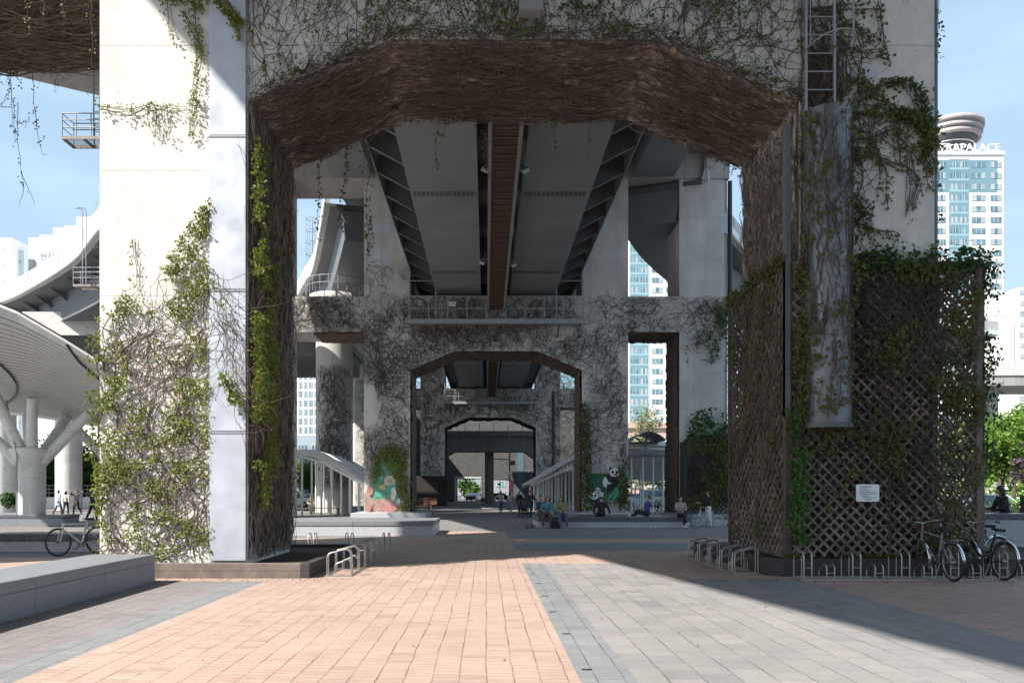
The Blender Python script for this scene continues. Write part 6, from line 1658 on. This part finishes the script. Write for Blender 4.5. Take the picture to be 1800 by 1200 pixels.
    if longtop: capsule(m, pel, pel-up*longtop*H, .078*H*slim, .085*H*slim); capsule(m, pel-right*.03*H, pel-right*.035*H-up*longtop*H, .06*H, .065*H); capsule(m, pel+right*.03*H, pel+right*.035*H-up*longtop*H, .06*H, .065*H)
    for s in 'rl':
        sh, el, wr = J[s][:3]; capsule(m, neck-up*.045*H, sh, .044*H*slim, .043*H*slim)
        if sleeve > .6: capsule(m, sh, el, .040*H*slim, .034*H*slim); capsule(m, el, el+(wr-el)*min(1,(sleeve-.5)*2*.9), .034*H*slim, .026*H*slim)
        else: capsule(m, sh, sh+(el-sh)*sleeve*1.3, .041*H*slim, .038*H*slim)
    remesh(m, top, 'shirt', t, .016*H/1.65, 4)
    m = MB(); capsule(m, pel-right*.03*H, pel+right*.03*H, .078*H*slim, .078*H*slim)
    for s in 'rl':
        hp_, kn, an = J[s][3:6]; capsule(m, hp_, kn, .061*H*slim, .046*H*slim)
        if skirt: capsule(m, hp_, kn+(an-kn)*.25, .07*H, .07*H)
        else: capsule(m, kn, an+(kn-an)*.08, .046*H*slim, .037*H*slim)
    if skirt: capsule(m, (J['r'][3]+J['l'][3])/2, (J['r'][4]+J['l'][4])/2, .09*H, .09*H)
    remesh(m, bottom, 'skirt' if skirt else 'trousers', t, .016*H/1.65, 4)
    for s in 'rl':
        an, ft = J[s][5], J[s][6]; heel = an-Vector((0,0,.028*H)); m = MB()
        capsule(m, heel-ft*.012*H, heel+ft*.095*H, .027*H, .023*H); capsule(m, an-Vector((0,0,.02*H)), heel+ft*.02*H, .026*H, .028*H); m.box(0,0,0,0,0,0)
        m2 = MB(); capsule(m2, heel-ft*.012*H, heel+ft*.095*H, .027*H, .023*H); capsule(m2, an-Vector((0,0,.015*H)), heel+ft*.02*H, .026*H, .028*H)
        remesh(m2, shoe, 'shoe', t, .012*H/1.65, 2)
    hm = hairm or HAIRM; m = MB()
    m.ell(hc+hd_*.022*H-face*.008*H, (.049*H,.056*H,.056*H), 16, 10, 0, rotm)
    if hair == 'long':
        for k in (-1,-.5,0,.5,1): capsule(m, hc+hside*k*.036*H-face*.03*H, hc+hside*k*.045*H-face*(.052-.03*abs(k))*H-hd_*.15*H, .024*H, .018*H)
        for sg in (-1, 1): capsule(m, hc+hside*sg*.044*H+face*.008*H+hd_*.02*H, hc+hside*sg*.05*H-face*.005*H-hd_*.13*H, .013*H, .015*H)
    elif hair == 'bob':
        for k in (-1,-.5,0,.5,1): capsule(m, hc+hside*k*.04*H-face*.02*H, hc+hside*k*.045*H-face*.025*H-hd_*.06*H, .022*H, .018*H)
    ho = remesh(m, hm, 'hair', t, .013*H/1.65, 2)
    # face opening: eyes, brows, mouth stay in front of the hair
    m = MB()
    for sg in (-1, 1): m.ell(hc+face*.0515*H+hside*sg*.018*H+hd_*.006*H, (.0065*H,.0045*H,.004*H), 8, 6, 0, rotm)
    m.build('eyes', EYE, t)
    m = MB(); m.ell(hc+face*.0465*H-hd_*.034*H, (.013*H,.006*H,.0035*H), 8, 6, 0, rotm); m.build('mouth', LIP, t)
    fm = MB(); fm.ell(hc+face*.014*H-hd_*.012*H, (.039*H,.0425*H,.050*H), 14, 10, 0, rotm); fm.build('face', SKIN, t)
    if hat is not None:
        hp2 = hc+hd_*.045*H; m = MB(); prof = [(.088*H,-.012*H),(.09*H,-.008*H),(.058*H,.0),(.054*H,.045*H),(.035*H,.056*H),(.001,.058*H)]
        V = []; n = 18
        for r_, z in prof:
            for k in range(n): a = 2*math.pi*k/n; V.append(hp2+hside*(r_*math.cos(a))+face*(r_*math.sin(a))+hd_*z)
        m.poly(V, [(i*n+k, i*n+(k+1)%n, (i+1)*n+(k+1)%n, (i+1)*n+k) for i in range(len(prof)-1) for k in range(n)], 0, True); m.build('hat', hat, t)
    if bag is not None:
        m = MB(); c_ = chest-Vector(face)*.10*H; capsule(m, c_+up*.05*H, c_-up*.10*H, .07*H, .075*H); remesh(m, bag, 'backpack', t, .016, 4)
    return t
SIT = dict(pelvis=.0, th_r=(-.18,-1,-.02), th_l=(.18,-1,-.02), sh_r=(-.02,-.10,-1), sh_l=(.02,.05,-1), ua_r=(-.25,-.35,-1), ua_l=(.25,-.35,-1), fa_r=(.45,-1,-.25), fa_l=(-.45,-1,-.25))
def sit(**k): d = dict(SIT); d.update(k); return d
WALK = dict(pelvis=.515, th_r=(-.02,-.35,-1), sh_r=(0,-.10,-1), th_l=(.02,.28,-1), sh_l=(0,.65,-1), ua_r=(-.15,.25,-1), fa_r=(-.05,-.1,-1), ua_l=(.15,-.3,-1), fa_l=(.05,-.55,-1), ft_l=(0,-.7,-.7))
def walk(**k): d = dict(WALK); d.update(k); return d
GR = .008; KERB = .48
def at(px, Y, z): return (P(px, 0, Y).x, Y, z)
BZ = KERB+.075*1.62
jean = cloth('denim', (.09,.14,.22)); blk = cloth('black', (.02,.02,.023)); teal = cloth('teal_blue', (.07,.20,.27)); olive = cloth('olive', (.23,.22,.10)); brn = cloth('brown', (.12,.075,.045)); wht = cloth('white', (.66,.65,.62)); navy = cloth('royal_navy', (.06,.07,.24)); stripe = cloth('grey_pink', (.38,.31,.30)); char = cloth('charcoal', (.05,.05,.055)); lblue = cloth('pale_blue', (.34,.43,.55)); sneak = M('white_sneaker', (.70,.69,.67), .6); dsh = M('dark_shoe', (.03,.028,.028), .5); tan_ = cloth('tan', (.42,.33,.20)); cream_ = cloth('cream', (.55,.50,.40))
YB = 33.42
person('woman in a blue top and brown trousers sitting at the bench left end', at(962, YB, BZ), R(-8), 1.62, sit(ua_r=(-.3,-.2,-1), face=(.25,-1,0), head=(.05,0,1)), teal, brn, dsh, 'long')
person('long haired woman in an olive jacket and jeans sitting beside the woman in blue', at(986, YB, BZ), R(8), 1.62, sit(fa_l=(-.7,-.9,.1), face=(-.25,-1,.05)), olive, jean, dsh, 'long')
person('dark clothed person sitting behind the woman in blue, face peeking over', at(951, 35.2, BZ), R(20), 1.68, sit(face=(0,-1,0)), char, char, dsh, 'short')
person('person in black and a pale sun hat sitting with the back turned', at(1057, 34.6, BZ), R(180), 1.68, sit(spine=(0,-.06,1), ua_r=(-.45,.3,-1), fa_r=(-.25,.3,-1), ua_l=(.45,.3,-1), fa_l=(.25,.3,-1)), blk, blk, dsh, 'short', hat=cream_, slim=1.08)
person('man in a royal blue shirt sitting sideways on the bench with his legs stretched', at(1137, 34.6, BZ), R(-80), 1.70, sit(spine=(0,.12,1), th_r=(-.1,-1,.35), th_l=(.1,-1,.15), sh_r=(0,-.75,-.75), sh_l=(0,-.9,-.35), ua_r=(-.15,-.2,-1), fa_r=(.0,-1,-.1), ua_l=(.15,-.2,-1), fa_l=(0,-1,.0), face=(0,-1,-.35), ft_r=(0,-1,.4), ft_l=(0,-.6,.8)), navy, blk, sneak, 'short', sleeve=.9)
person('woman in a striped tee with crossed legs sitting at the right end of the bench', at(1196, YB-.05, BZ-.01), R(5), 1.62, sit(th_r=(.10,-1,.06), sh_r=(.35,-.35,-1), th_l=(-.10,-1,-.08), sh_l=(0,.05,-1), fa_r=(.8,-.6,0), fa_l=(-.8,-.6,.05), ft_r=(.5,-.8,-.1)), stripe, blk, sneak, 'bob', sleeve=.45)
person('cyclist in black jumper and white trousers standing astride the white bicycle', at(1245, 35.0, GR), R(-90), 1.66, dict(pelvis=.50, th_r=(-.30,-.10,-1), sh_r=(-.05,.12,-1), th_l=(.25,.05,-1), sh_l=(.05,.1,-1), ua_r=(-.1,-.6,-1), fa_r=(0,-1,.0), ua_l=(.1,-.6,-1), fa_l=(0,-1,.0), face=(-.6,-.8,0)), blk, wht, dsh, 'short', hairm=M('skin_toned_hair', (.06,.045,.04), .6))
Yw = 58
person('woman in a white top and jeans walking toward the viewer, left of the pair', at(880.5, Yw, GR+.035), R(4), 1.60, walk(ua_r=(-.9,0,-.5), fa_r=(-.2,-.2,-1)), wht, jean, dsh, 'long')
person('woman in white top and pale trousers walking toward the viewer, right of the pair', at(897, Yw, GR+.035), R(-4), 1.58, walk(th_r=(-.02,.25,-1), sh_r=(0,.6,-1), th_l=(.02,-.3,-1), sh_l=(0,-.1,-1), ua_l=(.8,0,-.6), ft_r=(0,-.7,-.7), ft_l=(0,-1,-.1)), wht, lblue, sneak, 'long')
person('person in black walking behind the stroller in the arch', at(913, 60, GR+.035), R(10), 1.62, walk(), blk, char, dsh, 'bob')
person('person in dark clothes pushing the stroller near the bench', at(933, 49, GR+.03), R(25), 1.62, walk(ua_r=(-.1,-.5,-1), fa_r=(0,-1,-.05), ua_l=(.1,-.5,-1), fa_l=(0,-1,-.05)), char, char, dsh, 'short', hat=cloth('dusty_pink', (.40,.24,.22)))
Yg = 53
person('person with a blue backpack walking away at the far left', at(73, Yg, GR+.035), R(170), 1.64, walk(ua_r=(-.6,0,-.8)), lblue, jean, dsh, 'short', bag=cloth('slate_blue', (.14,.18,.28)))
person('person in a long pale blue coat walking between the columns at left', at(103, Yg, GR+.035), R(150), 1.66, walk(), lblue, char, dsh, 'short', longtop=.14)
person('person in a white top and black trousers in the left group', at(116, Yg+1.5, GR+.035), R(190), 1.60, walk(), cream_, blk, dsh, 'bob')
person('person all in black with a hand to the head in the left group', at(134.5, Yg+.5, GR+.035), R(-20), 1.64, walk(ua_r=(-.8,-.3,.2), fa_r=(.7,-.3,.6)), blk, blk, dsh, 'short')
person('dark clothed person in a yellow cap half hidden by the sunlit pier', at(163, 42.5, GR+.035), R(160), 1.70, walk(ua_l=(.8,0,.1), fa_l=(.6,0,.3)), blk, blk, dsh, 'short', hat=cloth('yellow', (.65,.50,.05)))
person('black haired person in black sitting by the granite block at the right edge', at(1768, 19.35, .95), R(-100), 1.62, sit(spine=(0,-.2,1)), blk, blk, dsh, 'long')
person('second dark clothed person leaning in at the right edge of the picture', at(1800, 19.7, .95), R(95), 1.64, sit(spine=(0,-.25,1)), cloth('dark_rust', (.09,.05,.045)), char, dsh, 'short')
st_ = MB(); st_.box(-.3,.3,-.25,.25,.0,.06)
for i, (px, Y) in enumerate(((1768, 19.35), (1800, 19.7))):
    q = thing('stool', ['dark stool under the long haired person at the right edge', 'dark stool under the leaning person at the right edge'][i], 'stool', (P(px,0,Y).x, Y, 0))
    m = MB(); m.box(-.28,.28,-.22,.22,.80,.86); m.build('seat', DARK, q)
    for sx_ in (-1, 1):
        for sy_ in (-1, 1):
            m = MB(); m.tube([(sx_*.25,sy_*.19,.005),(sx_*.22,sy_*.17,.8)], .018, 6); m.build('leg', DARK, q)
person('person in a tan top sitting under the left shelter', at(546, 55, .45+.12), R(30), 1.62, sit(), tan_, brn, dsh, 'short')
q = thing('wooden_bench', 'low bench under the left shelter', 'bench', (P(546,0,55).x, 55, 0))
m = MB(); m.box(-1.6, 2.2, -.28, .22, .40, .45); m.build('seat', TIMB, q)
for x in (-1.4, 2.0):
    m = MB(); m.box(x-.05, x+.05, -.2, .2, .005, .40); m.build('leg', TIMB, q)
# black bag hung and shoes on the ground
q = thing('handbag', 'black bag standing on the ground at the feet of the seated women', 'bag', at(976, 33.0, GR))
m = MB(); m.poly([(-.2,-.09,0),(.2,-.09,0),(.2,.09,0),(-.2,.09,0),(-.17,-.05,.30),(.17,-.05,.30),(.17,.05,.30),(-.17,.05,.30)], [(0,3,2,1),(4,5,6,7),(0,1,5,4),(1,2,6,5),(2,3,7,6),(3,0,4,7)]); m.build('pouch', blk, q, bevel=.02)
m = MB(); m.tube([(-.12,0,.29),(-.10,0,.44),(0,0,.48),(.10,0,.44),(.12,0,.29)], .010, 6); m.build('handle', blk, q)
for i, (px, lab, mt) in enumerate(((931, 'pair of black shoes left on the paving before the bench', dsh), (1147, 'pair of white shoes left at the foot of the bench', sneak))):
    q = thing('shoe_pair', lab, 'shoes', at(px, 33.1, GR))
    for s in (-.09, .09):
        m = MB(); capsule(m, (s,.06,.035), (s,-.10,.03), .038, .034); capsule(m, (s,.06,.05), (s,.03,.06), .034, .03); remesh(m, mt, 'shoe', q, .01, 2)

# stroller
q = thing('stroller', 'black baby stroller standing left of the dark bench', 'stroller', at(922, 47, GR), R(20))
for sx_ in (-.26, .26):
    for y in (-.32, .28):
        w_ = bpy.data.objects.new('wheel', None); C.objects.link(w_); w_.parent = q; w_.location = (sx_, y, .12); w_.rotation_euler = (0,0,R(90))
        m = MB(); m.tube([(.10*math.cos(a),0,.10*math.sin(a)) for a in np.linspace(0,6.283,18,False)], .02, 6, closed=True); m.build('tyre', BLACK, w_)
        m = MB(); m.tube([(0,-.03,0),(0,.03,0)], .03, 8)
        for k in range(4): m.tube([(0,0,0),(.1*math.cos(k*1.57),0,.1*math.sin(k*1.57))], .006, 4)
        m.build('rim', DARK, w_)
m = MB()
for sx_ in (-.24, .24): m.tube([(sx_,-.32,.14),(sx_,.05,.55),(sx_,.42,1.02)], .014, 6); m.tube([(sx_,.28,.14),(sx_,-.02,.52)], .014, 6)
m.tube([(-.24,.42,1.02),(.24,.42,1.02)], .016, 8); m.build('frame', INOX, q)
m = MB(); m.beam((0,-.22,.42),(0,.12,.40),.42,.06); m.beam((0,.12,.40),(0,.26,.85),.42,.06,(0,1,0)); m.build('seat', blk, q)
m = MB(); V = []; 
for k in range(9):
    a = math.pi*.05+k*math.pi*.075
    for x in (-.23,-.12,.12,.23): V.append((x, .22-.34*math.sin(a)*(1 if abs(x)<.2 else .9), .66+.42*math.cos(a*.85)*(1 if abs(x)<.2 else .85)))
m.poly(V, [(i*4+j,i*4+j+1,i*4+5+j,i*4+4+j) for i in range(8) for j in range(3)], 0, True); hd = m.build('hood', char, q, fix=False); sm = hd.modifiers.new('s','SOLIDIFY'); sm.thickness = .012
m = MB(); m.poly([(-.2,-.2,.2),(.2,-.2,.2),(.2,.2,.2),(-.2,.2,.2),(-.22,-.22,.32),(.22,-.22,.32),(.22,.22,.32),(-.22,.22,.32)], [(0,3,2,1),(0,1,5,4),(1,2,6,5),(2,3,7,6),(3,0,4,7)]); m.build('basket', blk, q)

# ------------------------------------------------------------------ lamp mast, banner, furniture, scooters, vehicles at the far end
q = thing('street_lamp', 'dark lamp mast with a side arm and lantern standing in the far arch', 'street lamp', at(896, 72, 0))
m = MB(); m.tube([(0,0,0),(0,0,6.9)], [.09,.06], 10); m.lathe([(.2,0),(.2,.25),(.1,.4)], (0,0,0), 12); m.build('pole', DARK, q)
m = MB(); m.tube([(0,0,4.62),(-1.75,0,4.72)], .045, 8); m.tube([(0,0,3.9),(-.4,0,4.3),(-.75,0,4.65)], .02, 6); m.build('arm', DARK, q)
m = MB(); m.lathe([(.02,.12),(.22,.05),(.26,-.02),(.2,-.10),(.01,-.14)], (-1.85,0,4.75), 14); m.build('lamp_head', DARK, q)
m = MB(); m.box(.08,.5,-.12,.12,4.1,4.5); m.build('speaker_box', DARK, q)
m = MB(); m.ell((-.02,-.1,3.2), (.2,.2,.26), 14, 10); m.build('globe', M('pale_globe', (.45,.43,.38), .3), q)
m = MB(); m.box(-.34,-.08,-.14,0,2.62,2.88); m.box(.1,.36,-.14,0,2.62,2.88); m.build('flood_head', M('flood_face', (.55,.53,.48), .4), q)
q = thing('banner', 'drooping pink banner on a short pole by the lamp mast', 'banner', at(896, 66, 0))
m = MB(); m.tube([(0,0,0),(0,0,2.6)], .025, 6); m.build('pole', RAIL, q)
m = MB(); V = []
for i in range(9):
    z = 2.5-1.1*i/8
    for j in range(5): V.append((-.05+.32*j/4*(0.3+.7*math.sin(.4+i*.33)), .05*math.sin(j*1.6+i*.5), z+.12*j/4*(1 if i < 6 else -.5)))
m.poly(V, [(i*5+j,i*5+j+1,i*5+6+j,i*5+5+j) for i in range(8) for j in range(4)], 0, True); o = m.build('cloth', cloth('pink_banner', (.55,.14,.22)), q, fix=False); sm = o.modifiers.new('s','SOLIDIFY'); sm.thickness = .01
ORW = M('orange_wood', (.13,.06,.035), .6, 0, .2, 4)
for i, (px, Y, lab) in enumerate(((762, 70, 'brown wooden chair nearest the third pier trellis'), (752, 69, 'brown wooden chair left of the other one'), (742, 71, 'brown wooden chair at the far left of the row'))):
    q = thing('wooden_chair', lab, 'chair', at(px, Y, GR), R(20*i))
    m = MB(); m.box(-.3,.3,-.3,.3,.42,.5); m.build('seat', ORW, q)
    m = MB(); m.box(-.3,.3,.24,.3,.5,1.05); m.build('backrest', ORW, q)
    for sx_ in (-.26,.26):
        for sy_ in (-.26,.26):
            m = MB(); m.box(sx_-.03,sx_+.03,sy_-.03,sy_+.03,0,.42); m.build('leg', ORW, q)
def scooter(label, px, Y, rz):
    q = thing('kick_scooter', label, 'scooter', at(px, Y, GR), rz)
    for x in (-.42, .42):
        w_ = MB(); w_.tube([(.09*math.cos(a)+x,0,.1+.09*math.sin(a)) for a in np.linspace(0,6.283,16,False)], .022, 6, closed=True); w_.tube([(x,-.03,.1),(x,.03,.1)], .04, 8); w_.build('wheel', BLACK, q)
    m = MB(); m.box(-.34,.30,-.08,.08,.10,.15); m.build('deck', DARK, q, bevel=.01)
    m = MB(); m.tube([(.42,0,.12),(.34,0,1.08)], .022, 8); m.build('stem', DARK, q)
    m = MB(); m.tube([(.34,-.24,1.08),(.34,.24,1.08)], .016, 8); m.build('handlebar', BLACK, q)
scooter('dark kick scooter lying in shade at the foot of the flower mural leg', 748, 52, R(70))
scooter('second dark kick scooter beside the first, farther right in the arch', 757, 53, R(110))
def car(label, loc, rz, col, van=False, group='cars parked beyond the underpass'):
    q = thing('parked_car', label, 'car', loc, rz, group); L, W, H = 4.4, 1.78, 1.45
    m = MB()
    if van: pr2 = [(-2.2,.3),(2.2,.3),(2.25,.8),(2.05,1.0),(1.5,1.85),(-2.1,1.9),(-2.25,1.0)]
    else: pr2 = [(-2.2,.28),(2.2,.28),(2.26,.55),(2.1,.78),(1.1,.92),(.45,1.42),(-1.0,1.45),(-1.7,.98),(-2.2,.92),(-2.28,.55)]
    m.prism(pr2, 'y', -W/2, W/2); m.build('body', M('car_paint_'+col[0], col[1], .2, .1, .03, 1), q, bevel=.07)
    m = MB()
    wp = [(.95,.95),(.40,1.36),(-.95,1.39),(-1.5,.99)] if not van else [(1.85,1.05),(1.4,1.75),(-2.0,1.78),(-2.05,1.1)]
    m.prism(wp, 'y', -W/2-.006, W/2+.006); m.build('side_glass', TGW, q)
    m = MB(); fx = (1.08,.95,.47,1.40) if not van else (2.02,1.06,1.52,1.78)
    m.poly([(fx[0]+.012,-.75,fx[1]),(fx[0]+.012,.75,fx[1]),(fx[2]+.012,.68,fx[3]),(fx[2]+.012,-.68,fx[3])], [(0,1,2,3)]); m.build('windscreen', TGW, q)
    for x in (-1.4, 1.4):
        for y in (-W/2+.02, W/2-.02):
            w_ = bpy.data.objects.new('wheel', None); C.objects.link(w_); w_.parent = q; w_.location = (x, y, .32)
            m = MB(); m.tube([(.25*math.cos(a),0,.25*math.sin(a)) for a in np.linspace(0,6.283,20,False)], .075, 8, closed=True); m.build('tyre', BLACK, w_)
            m = MB(); m.tube([(0,-.08,0),(0,.08,0)], .19, 14); m.build('rim', INOX, w_)
    for y in (-.62, .62):
        m = MB(); m.ell((2.24,y,.68), (.05,.16,.08), 10, 6); m.build('headlight', M('headlight_glass', (.8,.8,.78), .1), q)
        m = MB(); m.ell((-2.25,y,.80), (.05,.15,.09), 10, 6); m.build('tail_light', M('tail_red', (.45,.02,.02), .3), q)
    return q
car('white car seen end on through the far drive through opening', (P(833,0,132).x, 134, 0), R(75), ('white', (.75,.75,.74)))
car('black car beside the white one in the far opening', (P(854,0,140).x, 142, 0), R(15), ('black', (.02,.02,.025)))
car('dark red car in the far right opening', (P(880,0,131).x, 131, 0), R(10), ('red', (.22,.02,.02)))
car('silver car parked beyond the right shelter', (P(1128,0,84).x, 84, 0), R(4), ('silver', (.45,.46,.48)), group='cars parked beyond the plaza')
car('white van parked beyond the right shelter', (P(1160,0,86).x, 86, 0), R(0), ('white', (.75,.75,.74)), van=True, group='cars parked beyond the plaza')
car('white car parked beyond the right trellis among the trees', (30.5, 46.5, 0), R(2), ('white', (.75,.75,.74)), group='cars parked beyond the plaza')
car('white car parked beyond the left shelter', (P(560,0,80).x, 80, 0), R(6), ('white', (.75,.75,.74)), group='cars parked beyond the plaza')
tl = thing('traffic_light', 'small traffic light glowing green in the far right opening', 'traffic light', at(879, 122.5, 0))
m = MB(); m.tube([(0,0,0),(0,0,3.4)], .06, 8); m.build('pole', DARK, tl)
m = MB(); m.box(-.4,.4,-.1,.1,2.7,3.0); m.build('signal_case', DARK, tl)
gm = bpy.data.materials.new('green_signal'); gm.use_nodes = True; gm.node_tree.nodes['Principled BSDF'].inputs['Emission Color'].default_value = (.05,1,.5,1); gm.node_tree.nodes['Principled BSDF'].inputs['Emission Strength'].default_value = 1.5
m = MB(); m.ell((.25,-.11,2.85), (.1,.03,.1), 12, 8); m.build('lens', gm, tl)
fr = thing('roadside_railing', 'thin dark railing along the kerb at the end of the underpass', 'railing', at(808, 120, 0))
for x in np.arange(-2.4, 2.5, .8):
    m = MB(); m.tube([(x,0,0),(x,0,1.0)], .03, 6); m.build('post', DARK, fr)
m = MB()
for z in (.5, 1.0): m.tube([(-2.4,0,z),(2.4,0,z)], .025, 6)
m.build('rail', DARK, fr)
